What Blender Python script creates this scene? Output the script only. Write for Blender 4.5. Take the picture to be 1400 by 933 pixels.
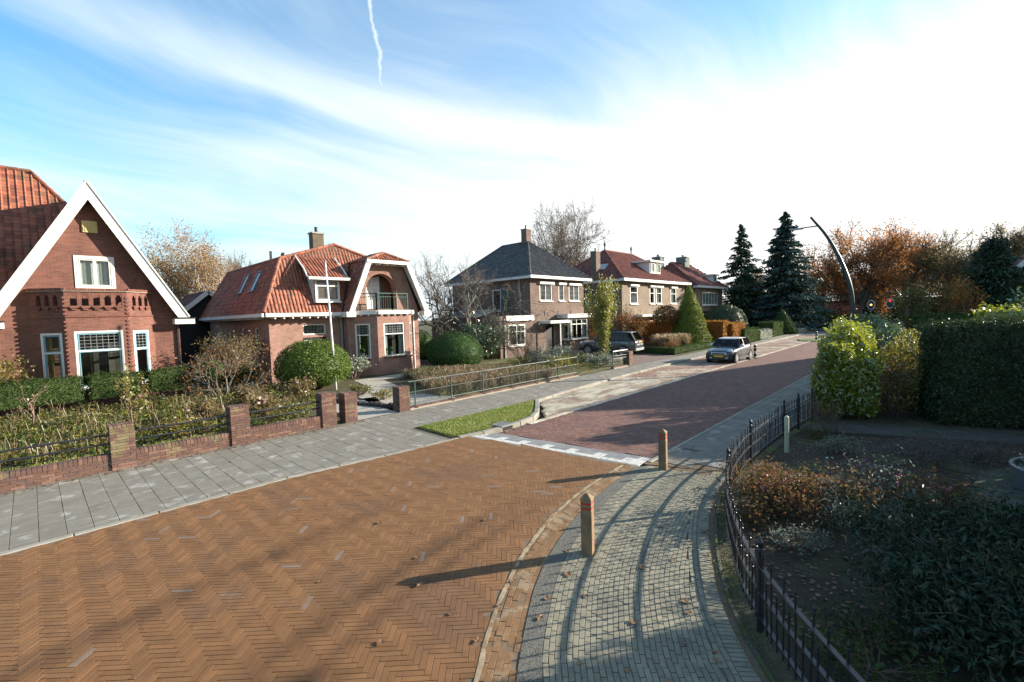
import bpy, math, random
import numpy as np
from mathutils import Vector, Matrix

for o in list(bpy.data.objects):
    bpy.data.objects.remove(o, do_unlink=True)
scene = bpy.context.scene
COL = scene.collection
R_ = math.radians

# ------------------------------------------------------------------ camera
CAM_H = 3.1
yaw, pitch, roll = R_(43.4), R_(3.14), R_(1.755)
fw = Vector((-math.sin(yaw)*math.cos(pitch), math.cos(yaw)*math.cos(pitch), -math.sin(pitch)))
r0 = Vector((math.cos(yaw), math.sin(yaw), 0)); u0 = r0.cross(fw)
cr = r0*math.cos(roll) - u0*math.sin(roll)
cu = u0*math.cos(roll) + r0*math.sin(roll)
cd = bpy.data.cameras.new('camera')
cam = bpy.data.objects.new('camera', cd); COL.objects.link(cam)
cd.lens = 16.0; cd.sensor_width = 36.0; cd.clip_end = 3000; cd.clip_start = 0.05
cam.matrix_world = Matrix(((cr.x, cu.x, -fw.x, 0), (cr.y, cu.y, -fw.y, 0), (cr.z, cu.z, -fw.z, CAM_H), (0, 0, 0, 1)))
scene.camera = cam

# ------------------------------------------------------------------ light
SUN_AZ = R_(33.5)          # clockwise from +Y (down the street) towards +X
SUN_EL = R_(18.3)
sun_dir = Vector((math.sin(SUN_AZ)*math.cos(SUN_EL), math.cos(SUN_AZ)*math.cos(SUN_EL), math.sin(SUN_EL)))
sl = bpy.data.lights.new('sun', 'SUN'); sl.energy = 5.0; sl.angle = R_(0.53); sl.color = (1.0, 0.90, 0.76)
so = bpy.data.objects.new('sun', sl); COL.objects.link(so)
so.rotation_euler = sun_dir.to_track_quat('Z', 'Y').to_euler()
so.location = (30, 40, 30)

scene.view_settings.view_transform = 'Standard'
scene.view_settings.look = 'None'
scene.view_settings.gamma = 1.0
scene.view_settings.use_curve_mapping = False
scene.view_settings.exposure = 1.58

world = bpy.data.worlds.new('World'); scene.world = world; world.use_nodes = True
def build_world():
    nt = world.node_tree; N = nt.nodes; L = nt.links
    N.clear()
    out = N.new('ShaderNodeOutputWorld'); bg = N.new('ShaderNodeBackground'); bg.inputs['Strength'].default_value = 0.055
    sky = N.new('ShaderNodeTexSky'); sky.sky_type = 'NISHITA'; sky.sun_disc = False
    sky.sun_elevation = SUN_EL; sky.sun_rotation = SUN_AZ
    sky.air_density = 1.0; sky.dust_density = 0.6; sky.ozone_density = 1.6; sky.altitude = 0
    tc = N.new('ShaderNodeTexCoord')
    sep = N.new('ShaderNodeSeparateXYZ'); L.new(tc.outputs['Generated'], sep.inputs[0])
    def M(op, a, b=None, c=None, clamp=False):
        n = N.new('ShaderNodeMath'); n.operation = op; n.use_clamp = clamp
        for i, v in enumerate((a, b, c)):
            if v is None: continue
            if isinstance(v, (int, float)): n.inputs[i].default_value = v
            else: L.new(v, n.inputs[i])
        return n.outputs[0]
    def ss(v, a, b):
        n = N.new('ShaderNodeMapRange'); n.interpolation_type = 'SMOOTHSTEP'
        L.new(v, n.inputs[0]); n.inputs[1].default_value = a; n.inputs[2].default_value = b
        return n.outputs[0]
    z = M('MAXIMUM', sep.outputs[2], 0.0)
    zz = M('ADD', z, 0.10)
    u = M('DIVIDE', sep.outputs[0], zz); v = M('DIVIDE', sep.outputs[1], zz)
    cb = N.new('ShaderNodeCombineXYZ'); L.new(u, cb.inputs[0]); L.new(v, cb.inputs[1])
    # warp the layer, then stretch it into cirrus streaks
    wn = N.new('ShaderNodeTexNoise'); wn.inputs['Scale'].default_value = 0.55; wn.inputs['Detail'].default_value = 2
    L.new(cb.outputs[0], wn.inputs['Vector'])
    wsub = N.new('ShaderNodeVectorMath'); wsub.operation = 'SUBTRACT'; L.new(wn.outputs['Color'], wsub.inputs[0]); wsub.inputs[1].default_value = (.5, .5, .5)
    wsc = N.new('ShaderNodeVectorMath'); wsc.operation = 'SCALE'; L.new(wsub.outputs[0], wsc.inputs[0]); wsc.inputs['Scale'].default_value = 1.3
    wadd = N.new('ShaderNodeVectorMath'); wadd.operation = 'ADD'; L.new(cb.outputs[0], wadd.inputs[0]); L.new(wsc.outputs[0], wadd.inputs[1])
    mp = N.new('ShaderNodeMapping'); mp.inputs['Rotation'].default_value = (0, 0, R_(-28)); mp.inputs['Scale'].default_value = (2.6, 0.42, 1)
    mp.inputs['Location'].default_value = (0.35, 0.4, 0)
    L.new(wadd.outputs[0], mp.inputs['Vector'])
    n1 = N.new('ShaderNodeTexNoise'); n1.inputs['Scale'].default_value = 1.0; n1.inputs['Detail'].default_value = 9; n1.inputs['Roughness'].default_value = 0.62
    L.new(mp.outputs[0], n1.inputs['Vector'])
    n2 = N.new('ShaderNodeTexNoise'); n2.inputs['Scale'].default_value = 0.75; n2.inputs['Detail'].default_value = 3
    L.new(wadd.outputs[0], n2.inputs['Vector'])
    dn = N.new('ShaderNodeVectorMath'); dn.operation = 'DOT_PRODUCT'; L.new(tc.outputs['Generated'], dn.inputs[0]); dn.inputs[1].default_value = sun_dir
    dot = dn.outputs['Value']
    veil = ss(dot, -0.55, 0.75)                    # thin high veil, thicker round the sun
    haze = M('MULTIPLY', M('SUBTRACT', 1.0, ss(z, 0.10, 0.52)), M('ADD', 0.40, M('MULTIPLY', veil, 0.60)))      # and lower in the sky
    d = M('MULTIPLY', n1.outputs[0], 0.47)
    d = M('ADD', d, M('MULTIPLY', n2.outputs[0], 0.55))
    d = M('ADD', d, M('MULTIPLY', veil, 0.21))
    d = M('ADD', d, M('MULTIPLY', haze, 0.70))
    # a sweep of cirrus: a band of the layer, running roughly along the street and bending over
    bx = M('ADD', u, 1.60); by = M('SUBTRACT', v, 0.45)
    w1 = M('SUBTRACT', bx, M('MULTIPLY', M('MULTIPLY', by, by), 0.22))
    band = M('SUBTRACT', 1.0, ss(M('ABSOLUTE', M('ADD', w1, M('MULTIPLY', M('SUBTRACT', n2.outputs[0], 0.5), 0.35))), 0.02, 0.26))
    d = M('ADD', d, M('MULTIPLY', band, 0.20))
    cover = ss(d, 0.50, 1.08)
    # contrail: a thin line across the layer
    p0 = Vector((-1.111, 0.669)); p1 = Vector((-2.526, 1.685))
    tdir = (p1-p0); tl = tdir.length; tdir /= tl; nrm = Vector((-tdir.y, tdir.x))
    dist = M('ADD', M('MULTIPLY', u, nrm.x), M('MULTIPLY', v, nrm.y)); dist = M('SUBTRACT', dist, p0.dot(nrm))
    along = M('ADD', M('MULTIPLY', u, tdir.x), M('MULTIPLY', v, tdir.y)); along = M('SUBTRACT', along, p0.dot(tdir))
    n3 = N.new('ShaderNodeTexNoise'); n3.inputs['Scale'].default_value = 9; n3.inputs['Detail'].default_value = 4; L.new(cb.outputs[0], n3.inputs['Vector'])
    dist = M('ADD', dist, M('MULTIPLY', M('SUBTRACT', n3.outputs[0], 0.5), 0.05))
    wid = M('ADD', 0.010, M('MULTIPLY', M('SUBTRACT', n3.outputs[0], 0.5), 0.022))
    trail = M('SUBTRACT', 1.0, M('DIVIDE', M('ABSOLUTE', dist), M('MAXIMUM', wid, 0.003)), clamp=True)
    fade = M('MULTIPLY', ss(along, -1.2, -0.2), M('SUBTRACT', 1.0, M('MULTIPLY', M('MULTIPLY', ss(along, 0.36, 0.46), M('SUBTRACT', 1.0, M('MULTIPLY', ss(along, 0.7, 0.9), 0.35))), 0.95)))
    trail = M('MULTIPLY', M('MULTIPLY', trail, fade), M('SUBTRACT', 1.0, ss(along, 1.5, 1.8)))
    cover = M('MAXIMUM', cover, M('MULTIPLY', trail, 0.85))
    # cloud brightness grows towards the sun (forward scattering in ice cloud)
    cb1 = N.new('ShaderNodeMixRGB'); cb1.inputs[1].default_value = (6.0, 6.8, 7.0, 1); cb1.inputs[2].default_value = (7.4, 7.3, 7.1, 1)
    L.new(ss(dot, -0.2, 0.9), cb1.inputs[0])
    skc = N.new('ShaderNodeMixRGB'); skc.blend_type = 'MULTIPLY'; skc.inputs[0].default_value = 1.0
    L.new(sky.outputs[0], skc.inputs[1]); skc.inputs[2].default_value = (1.0, 1.74, 1.98, 1)
    mx = N.new('ShaderNodeMixRGB'); L.new(cover, mx.inputs[0]); L.new(skc.outputs[0], mx.inputs[1]); L.new(cb1.outputs[0], mx.inputs[2])
    L.new(mx.outputs[0], bg.inputs['Color']); L.new(bg.outputs[0], out.inputs[0])
build_world()

# ------------------------------------------------------------------ mesh helpers
Z = Vector((0, 0, 1))
def V3(p): return Vector(p)

def link(o, parent=None, local=False):
    COL.objects.link(o)
    if parent is not None:
        o.parent = parent
        if not local and parent.type == 'EMPTY':
            o.matrix_parent_inverse = Matrix.Translation(-Vector(parent.location))
    return o

def tag(o, label=None, cat=None, group=None, kind=None):
    if label: o['label'] = label
    if cat: o['category'] = cat
    if group: o['group'] = group
    if kind: o['kind'] = kind
    return o

def thing(name, label, cat, loc=(0, 0, 0), group=None, rotz=0.0):
    o = bpy.data.objects.new(name, None); o.location = loc; o.rotation_euler = (0, 0, rotz)
    o.empty_display_size = 0.2
    COL.objects.link(o)
    return tag(o, label, cat, group)

def mesh_np(name, Vs, Fs, mat, parent=None, smooth=False, local=False):
    Vs = np.asarray(Vs, dtype=np.float32); Fs = np.asarray(Fs, dtype=np.int32)
    me = bpy.data.meshes.new(name)
    m, k = Fs.shape
    me.vertices.add(len(Vs)); me.vertices.foreach_set('co', Vs.ravel())
    me.loops.add(m*k); me.loops.foreach_set('vertex_index', Fs.ravel())
    me.polygons.add(m); me.polygons.foreach_set('loop_start', np.arange(0, m*k, k, dtype=np.int32))
    me.polygons.foreach_set('use_smooth', np.full(m, bool(smooth)))
    me.update(calc_edges=True); me.validate()
    me.materials.append(mat)
    return link(bpy.data.objects.new(name, me), parent, local)

class MB:
    def __init__(s): s.v = []; s.f = []
    def add(s, vs, fs):
        b = len(s.v); s.v += [tuple(x) for x in vs]; s.f += [tuple(i+b for i in f) for f in fs]; return s
    def box(s, x0, x1, y0, y1, z0, z1):
        return s.add([(x0,y0,z0),(x1,y0,z0),(x1,y1,z0),(x0,y1,z0),(x0,y0,z1),(x1,y0,z1),(x1,y1,z1),(x0,y1,z1)],
                     [(0,3,2,1),(4,5,6,7),(0,1,5,4),(1,2,6,5),(2,3,7,6),(3,0,4,7)])
    def obox(s, c, ax, ay, az):   # centre, three half-axis vectors
        c = Vector(c); vs = []
        for k in (-1, 1):
            for (i, j) in ((-1,-1),(1,-1),(1,1),(-1,1)):
                vs.append(c+Vector(ax)*i+Vector(ay)*j+Vector(az)*k)
        return s.add(vs, [(0,3,2,1),(4,5,6,7),(0,1,5,4),(1,2,6,5),(2,3,7,6),(3,0,4,7)])
    def bar(s, p, q, w, h, up=None):
        p = Vector(p); q = Vector(q); d = (q-p); l = d.length; d.normalize()
        up = Vector(up) if up is not None else Z
        sd = d.cross(up)
        if sd.length < 1e-4: sd = Vector((1,0,0))
        sd.normalize(); u2 = sd.cross(d)
        return s.obox((p+q)/2, d*(l/2), sd*(w/2), u2*(h/2))
    def tube(s, pts, r, n=8, cap=True):
        pts = [Vector(p) for p in pts]
        if not hasattr(r, '__len__'): r = [r]*len(pts)
        rings = []; prev = None
        for i, p in enumerate(pts):
            d = (pts[min(i+1, len(pts)-1)]-pts[max(i-1, 0)]).normalized()
            if prev is None:
                a = d.cross(Z) if abs(d.z) < .95 else d.cross(Vector((1,0,0)))
            else:
                a = prev - d*prev.dot(d)
            a.normalize(); prev = a; b = d.cross(a)
            rings.append([p+(a*math.cos(t)+b*math.sin(t))*r[i] for t in (2*math.pi*k/n for k in range(n))])
        vs = [x for rg in rings for x in rg]; fs = []
        for i in range(len(pts)-1):
            for k in range(n):
                fs.append((i*n+k, i*n+(k+1)%n, (i+1)*n+(k+1)%n, (i+1)*n+k))
        if cap:
            fs.append(tuple(range(n-1, -1, -1))); fs.append(tuple((len(pts)-1)*n+k for k in range(n)))
        return s.add(vs, fs)
    def poly(s, pts): return s.add(pts, [tuple(range(len(pts)))])
    def prism(s, pts, vec):
        vec = Vector(vec); n = len(pts); a = [Vector(p) for p in pts]; b = [p+vec for p in a]
        return s.add(a+b, [tuple(range(n-1,-1,-1)), tuple(range(n, 2*n))]+[(i,(i+1)%n,n+(i+1)%n,n+i) for i in range(n)])
    def lathe(s, prof, c, n=12, axis=None):
        c = Vector(c); vs = []; fs = []
        ax = Vector(axis).normalized() if axis is not None else Z
        a = ax.cross(Vector((0,0,1)) if abs(ax.z) < .9 else Vector((1,0,0))).normalized(); b = ax.cross(a)
        for (r, z) in prof:
            for k in range(n):
                t = 2*math.pi*k/n; vs.append(c+(a*math.cos(t)+b*math.sin(t))*r+ax*z)
        for i in range(len(prof)-1):
            for k in range(n): fs.append((i*n+k, i*n+(k+1)%n, (i+1)*n+(k+1)%n, (i+1)*n+k))
        fs.append(tuple(range(n-1,-1,-1))); fs.append(tuple((len(prof)-1)*n+k for k in range(n)))
        return s.add(vs, fs)
    def build(s, name, mat, parent=None, smooth=False, local=False, bevel=0.0):
        me = bpy.data.meshes.new(name); me.from_pydata(s.v, [], s.f); me.update()
        if smooth:
            for p in me.polygons: p.use_smooth = True
        me.materials.append(mat)
        o = link(bpy.data.objects.new(name, me), parent, local)
        if bevel > 0:
            bm = o.modifiers.new('bevel', 'BEVEL'); bm.width = bevel; bm.segments = 1; bm.limit_method = 'ANGLE'
        return o

def inside(poly, P):
    P = np.asarray(P); x, y = P[:, 0], P[:, 1]; r = np.zeros(len(P), bool); n = len(poly)
    for i in range(n):
        x0, y0 = poly[i]; x1, y1 = poly[(i+1) % n]
        if y0 == y1: continue
        c = ((y0 > y) != (y1 > y)) & (x < (x1-x0)*(y-y0)/(y1-y0)+x0)
        r ^= c
    return r

def cr_spline(pts, step=0.1):
    pts = [np.array(p, float) for p in pts]; out = []
    P = [2*pts[0]-pts[1]]+pts+[2*pts[-1]-pts[-2]]
    for i in range(1, len(P)-2):
        n = max(2, int(np.linalg.norm(P[i+1]-P[i])/step))
        for k in range(n):
            t = k/n
            out.append(0.5*((2*P[i])+(-P[i-1]+P[i+1])*t+(2*P[i-1]-5*P[i]+4*P[i+1]-P[i+2])*t*t+(-P[i-1]+3*P[i]-3*P[i+1]+P[i+2])*t**3))
    out.append(pts[-1]); return np.array(out)
def arclen(P): return np.concatenate([[0], np.cumsum(np.linalg.norm(np.diff(P, axis=0), axis=1))])
def resample(P, n):
    s = arclen(P); t = np.linspace(0, s[-1], n); return np.stack([np.interp(t, s, P[:, k]) for k in range(P.shape[1])], 1)

# ------------------------------------------------------------------ materials
MATS = {}
def _nt(name):
    m = bpy.data.materials.new(name); m.use_nodes = True; nt = m.node_tree; nt.nodes.clear()
    out = nt.nodes.new('ShaderNodeOutputMaterial'); return m, nt, nt.nodes, nt.links, out
ALB = 0.80      # overall reflectance level of the place's materials
def _rgb(c): return (c[0]*ALB, c[1]*ALB, c[2]*ALB, 1.0)
def mul(c, k): return (c[0]*k, c[1]*k, c[2]*k)

def mat(name, col, rough=0.8, var=0.15, scale=3.0, island=0.0, col2=None, patch=0.0, pscale=0.4, bump=0.0, bscale=40.0, spec=0.3, metal=0.0, objrand=0.0, coat=0.0, ramp=None):
    """noise-mottled Principled; island = per-piece brightness spread; col2/patch = second colour in patches; ramp = colours picked per piece"""
    if name in MATS: return MATS[name]
    m, nt, N, L, out = _nt(name)
    b = N.new('ShaderNodeBsdfPrincipled'); L.new(b.outputs[0], out.inputs[0])
    b.inputs['Roughness'].default_value = rough; b.inputs['Metallic'].default_value = metal
    b.inputs['Specular IOR Level'].default_value = spec; b.inputs['Coat Weight'].default_value = coat
    geo = N.new('ShaderNodeNewGeometry')
    n1 = N.new('ShaderNodeTexNoise'); n1.inputs['Scale'].default_value = scale; n1.inputs['Detail'].default_value = 6; n1.inputs['Roughness'].default_value = .65
    L.new(geo.outputs['Position'], n1.inputs['Vector'])
    mr = N.new('ShaderNodeMapRange'); L.new(n1.outputs[0], mr.inputs[0]); mr.inputs[1].default_value = .3; mr.inputs[2].default_value = .7
    mr.inputs[3].default_value = 1-var; mr.inputs[4].default_value = 1+var
    cur = None
    if ramp:
        src = geo.outputs['Random Per Island']
        if objrand > 0:
            oi0 = N.new('ShaderNodeObjectInfo'); a0 = N.new('ShaderNodeMath'); a0.operation = 'ADD'; L.new(src, a0.inputs[0]); L.new(oi0.outputs['Random'], a0.inputs[1])
            f0 = N.new('ShaderNodeMath'); f0.operation = 'FRACT'; L.new(a0.outputs[0], f0.inputs[0]); src = f0.outputs[0]
        cr_ = N.new('ShaderNodeValToRGB'); cr_.color_ramp.interpolation = 'CONSTANT'
        els = cr_.color_ramp.elements
        while len(els) < len(ramp): els.new(0.5)
        for i, (p, c) in enumerate(ramp): els[i].position = p; els[i].color = _rgb(c)
        L.new(src, cr_.inputs[0]); cur = cr_.outputs[0]
    else:
        c = N.new('ShaderNodeRGB'); c.outputs[0].default_value = _rgb(col); cur = c.outputs[0]
    if col2 is not None:
        n2 = N.new('ShaderNodeTexNoise'); n2.inputs['Scale'].default_value = pscale; n2.inputs['Detail'].default_value = 5; n2.inputs['Roughness'].default_value = .6
        L.new(geo.outputs['Position'], n2.inputs['Vector'])
        m2 = N.new('ShaderNodeMapRange'); m2.interpolation_type = 'SMOOTHSTEP'; L.new(n2.outputs[0], m2.inputs[0]); m2.inputs[1].default_value = .62-patch*.35; m2.inputs[2].default_value = .72-patch*.25
        mx = N.new('ShaderNodeMixRGB'); L.new(m2.outputs[0], mx.inputs[0]); L.new(cur, mx.inputs[1]); mx.inputs[2].default_value = _rgb(col2); cur = mx.outputs[0]
    k = mr.outputs[0]
    if island > 0:
        s = geo.outputs['Random Per Island']
        oi = N.new('ShaderNodeObjectInfo'); a = N.new('ShaderNodeMath'); a.operation = 'ADD'; L.new(s, a.inputs[0]); L.new(oi.outputs['Random'], a.inputs[1])
        fr = N.new('ShaderNodeMath'); fr.operation = 'FRACT'; L.new(a.outputs[0], fr.inputs[0])
        i1 = N.new('ShaderNodeMapRange'); L.new(fr.outputs[0], i1.inputs[0]); i1.inputs[3].default_value = 1-island; i1.inputs[4].default_value = 1+island
        mm = N.new('ShaderNodeMath'); mm.operation = 'MULTIPLY'; L.new(k, mm.inputs[0]); L.new(i1.outputs[0], mm.inputs[1]); k = mm.outputs[0]
    vm = N.new('ShaderNodeVectorMath'); vm.operation = 'SCALE'; L.new(cur, vm.inputs[0]); L.new(k, vm.inputs['Scale'])
    L.new(vm.outputs[0], b.inputs['Base Color'])
    if bump > 0:
        n3 = N.new('ShaderNodeTexNoise'); n3.inputs['Scale'].default_value = bscale; n3.inputs['Detail'].default_value = 4; L.new(geo.outputs['Position'], n3.inputs['Vector'])
        bp = N.new('ShaderNodeBump'); bp.inputs['Strength'].default_value = bump; bp.inputs['Distance'].default_value = 0.01
        L.new(n3.outputs[0], bp.inputs['Height']); L.new(bp.outputs[0], b.inputs['Normal'])
    MATS[name] = m; return m

def brickmat(name, c1, c2, mortar, bw=0.22, bh=0.0625, mort=0.010, stain=None):
    """masonry too fine to pick apart at its distance: courses run level on any wall"""
    if name in MATS: return MATS[name]
    m, nt, N, L, out = _nt(name)
    b = N.new('ShaderNodeBsdfPrincipled'); L.new(b.outputs[0], out.inputs[0]); b.inputs['Roughness'].default_value = .85; b.inputs['Specular IOR Level'].default_value = .2
    geo = N.new('ShaderNodeNewGeometry')
    cx = N.new('ShaderNodeVectorMath'); cx.operation = 'CROSS_PRODUCT'; L.new(geo.outputs['True Normal'], cx.inputs[0]); cx.inputs[1].default_value = (0, 0, 1)
    dt = N.new('ShaderNodeVectorMath'); dt.operation = 'DOT_PRODUCT'; L.new(cx.outputs[0], dt.inputs[0]); L.new(geo.outputs['Position'], dt.inputs[1])
    sp = N.new('ShaderNodeSeparateXYZ'); L.new(geo.outputs['Position'], sp.inputs[0])
    cb = N.new('ShaderNodeCombineXYZ'); L.new(dt.outputs['Value'], cb.inputs[0]); L.new(sp.outputs[2], cb.inputs[1])
    bt = N.new('ShaderNodeTexBrick'); L.new(cb.outputs[0], bt.inputs['Vector'])
    bt.inputs['Color1'].default_value = _rgb(c1); bt.inputs['Color2'].default_value = _rgb(c2); bt.inputs['Mortar'].default_value = _rgb(mortar)
    bt.inputs['Scale'].default_value = 1.0; bt.inputs['Mortar Size'].default_value = mort; bt.inputs['Mortar Smooth'].default_value = .2
    bt.inputs['Brick Width'].default_value = bw; bt.inputs['Row Height'].default_value = bh; bt.inputs['Bias'].default_value = -.1
    n1 = N.new('ShaderNodeTexNoise'); n1.inputs['Scale'].default_value = 1.1; n1.inputs['Detail'].default_value = 7; n1.inputs['Roughness'].default_value = .7; L.new(geo.outputs['Position'], n1.inputs['Vector'])
    mr = N.new('ShaderNodeMapRange'); L.new(n1.outputs[0], mr.inputs[0]); mr.inputs[1].default_value = .3; mr.inputs[2].default_value = .7; mr.inputs[3].default_value = .75; mr.inputs[4].default_value = 1.25
    vm = N.new('ShaderNodeVectorMath'); vm.operation = 'SCALE'; L.new(bt.outputs[0], vm.inputs[0]); L.new(mr.outputs[0], vm.inputs['Scale'])
    L.new(vm.outputs[0], b.inputs['Base Color'])
    bp = N.new('ShaderNodeBump'); bp.inputs['Strength'].default_value = .6; bp.inputs['Distance'].default_value = .008; bp.invert = True
    L.new(bt.outputs['Fac'], bp.inputs['Height']); L.new(bp.outputs[0], b.inputs['Normal'])
    MATS[name] = m; return m

def leafmat(name, cols, trans=0.35, rough=0.5, gloss=0.06, vscale=0.6, vamt=0.25):
    """leaf: colour picked per leaf from a ramp, some light through the blade"""
    if name in MATS: return MATS[name]
    m, nt, N, L, out = _nt(name)
    geo = N.new('ShaderNodeNewGeometry')
    rp = N.new('ShaderNodeValToRGB'); els = rp.color_ramp.elements
    while len(els) < len(cols): els.new(.5)
    for i, c in enumerate(cols): els[i].position = i/max(1, len(cols)-1); els[i].color = _rgb(c)
    n1 = N.new('ShaderNodeTexNoise'); n1.inputs['Scale'].default_value = vscale; n1.inputs['Detail'].default_value = 2; L.new(geo.outputs['Position'], n1.inputs['Vector'])
    mr = N.new('ShaderNodeMapRange'); L.new(n1.outputs[0], mr.inputs[0]); mr.inputs[1].default_value = .3; mr.inputs[2].default_value = .7; mr.inputs[3].default_value = -vamt; mr.inputs[4].default_value = vamt
    ad = N.new('ShaderNodeMath'); ad.operation = 'ADD'; ad.use_clamp = True; L.new(geo.outputs['Random Per Island'], ad.inputs[0]); L.new(mr.outputs[0], ad.inputs[1])
    L.new(ad.outputs[0], rp.inputs[0])
    df = N.new('ShaderNodeBsdfDiffuse'); L.new(rp.outputs[0], df.inputs[0])
    tr = N.new('ShaderNodeBsdfTranslucent'); L.new(rp.outputs[0], tr.inputs[0])
    mx = N.new('ShaderNodeMixShader'); mx.inputs[0].default_value = trans; L.new(df.outputs[0], mx.inputs[1]); L.new(tr.outputs[0], mx.inputs[2])
    gl = N.new('ShaderNodeBsdfGlossy'); gl.inputs['Roughness'].default_value = rough; gl.inputs['Color'].default_value = (.9, .9, .9, 1)
    m2 = N.new('ShaderNodeMixShader'); m2.inputs[0].default_value = gloss; L.new(mx.outputs[0], m2.inputs[1]); L.new(gl.outputs[0], m2.inputs[2])
    L.new(m2.outputs[0], out.inputs[0])
    MATS[name] = m; return m

def glassmat(name, tint=(.75, .8, .8), refl=0.04, ior=1.45):
    if name in MATS: return MATS[name]
    m, nt, N, L, out = _nt(name)
    t = N.new('ShaderNodeBsdfTransparent'); t.inputs[0].default_value = (*tint, 1.0)
    g = N.new('ShaderNodeBsdfGlossy'); g.inputs['Roughness'].default_value = .03; g.inputs['Color'].default_value = (1, 1, 1, 1)
    lw = N.new('ShaderNodeLayerWeight'); lw.inputs[0].default_value = .5      # Schlick, same from both sides of the pane
    pw = N.new('ShaderNodeMath'); pw.operation = 'POWER'; L.new(lw.outputs['Facing'], pw.inputs[0]); pw.inputs[1].default_value = 4.0
    ad = N.new('ShaderNodeMath'); ad.operation = 'MULTIPLY_ADD'; ad.use_clamp = True; L.new(pw.outputs[0], ad.inputs[0]); ad.inputs[1].default_value = .8; ad.inputs[2].default_value = refl
    mx = N.new('ShaderNodeMixShader'); L.new(ad.outputs[0], mx.inputs[0]); L.new(t.outputs[0], mx.inputs[1]); L.new(g.outputs[0], mx.inputs[2])
    L.new(mx.outputs[0], out.inputs[0]); MATS[name] = m; return m

M_white = mat('white_paint', (.70, .69, .65), .45, .05, 2, bump=.03)
M_cream = mat('cream_paint', (.74, .71, .62), .5, .06, 2)
M_dark = mat('dark_void', (.012, .012, .013), .6, .1)
M_glass = glassmat('window_glass')
M_cglass = glassmat('car_glass', (.16, .18, .18), .03)
M_curtain = mat('curtain_cloth', (.66, .63, .55), .9, .08, 6)
M_ochre = mat('ochre_cloth', (.45, .30, .10), .9, .08, 6)
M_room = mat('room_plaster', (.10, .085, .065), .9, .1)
M_blue = mat('grey_blue_paint', (.17, .36, .43), .45, .06)
M_green = mat('green_paint', (.035, .10, .085), .4, .08)
M_lead = mat('lead_grey', (.20, .21, .22), .6, .15)
M_pipe = mat('zinc_pipe', (.28, .30, .31), .5, .1, metal=.3)
M_iron = mat('black_iron', (.012, .014, .018), .42, .15, 8, spec=.5)
M_steel = mat('galvanised_steel', (.42, .44, .45), .4, .1, metal=.7)
M_greyrail = mat('grey_green_rail', (.085, .105, .095), .45, .12, 10)
M_mortar = mat('mortar', (.33, .29, .23), .95, .2, 12)
M_concrete = mat('concrete', (.36, .35, .32), .9, .16, 6, col2=(.25, .25, .22), patch=.3, pscale=1.4, bump=.3, bscale=60)
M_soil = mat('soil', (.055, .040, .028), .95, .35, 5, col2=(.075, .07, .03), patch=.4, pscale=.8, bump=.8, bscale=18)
M_bark = mat('bark', (.10, .085, .065), .95, .3, 6, bump=.5, bscale=25)
M_barkgrey = mat('bark_grey', (.17, .155, .13), .95, .3, 6, bump=.4)
M_birch = mat('birch_bark', (.50, .47, .43), .9, .35, 4)
M_twig = mat('twig_brown', (.17, .11, .08), .95, .2)
# ================================================================== ground and paving
rng = np.random.default_rng(7); random.seed(7)
fwn = np.array(fw); crn = np.array(cr); cun = np.array(cu)
def in_frame(P, pad=20):
    P = np.asarray(P, float); d = P-np.array([0, 0, CAM_H]); a = d@fwn
    x = 700+622.2*(d@crn)/np.maximum(a, .01); y = 466.5-622.2*(d@cun)/np.maximum(a, .01)
    return (a > .3) & (x > -pad) & (x < 1400+pad) & (y > -pad) & (y < 933+pad)

def struct(o): o['kind'] = 'structure'; return o
def sheet(name, poly, z, m, zfun=None):
    mb = MB(); mb.poly([(x, y, z if zfun is None else zfun(x, y)) for x, y in poly]); return struct(mb.build(name, m))

def brick_template(hx, hy, depth, ch=0.002):
    cx, cy = hx-ch, hy-ch; d = ch*.8
    v = [(-cx,-cy,0),(cx,-cy,0),(cx,cy,0),(-cx,cy,0),(-hx,-hy,-d),(hx,-hy,-d),(hx,hy,-d),(-hx,hy,-d),(-hx,-hy,-depth),(hx,-hy,-depth),(hx,hy,-depth),(-hx,hy,-depth)]
    f = [(0,1,2,3)]
    for i in range(4):
        j = (i+1) % 4
        f.append((4+i,4+j,j,i)); f.append((8+i,8+j,4+j,4+i))
    return np.array(v, np.float32), np.array(f, np.int32)

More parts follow.
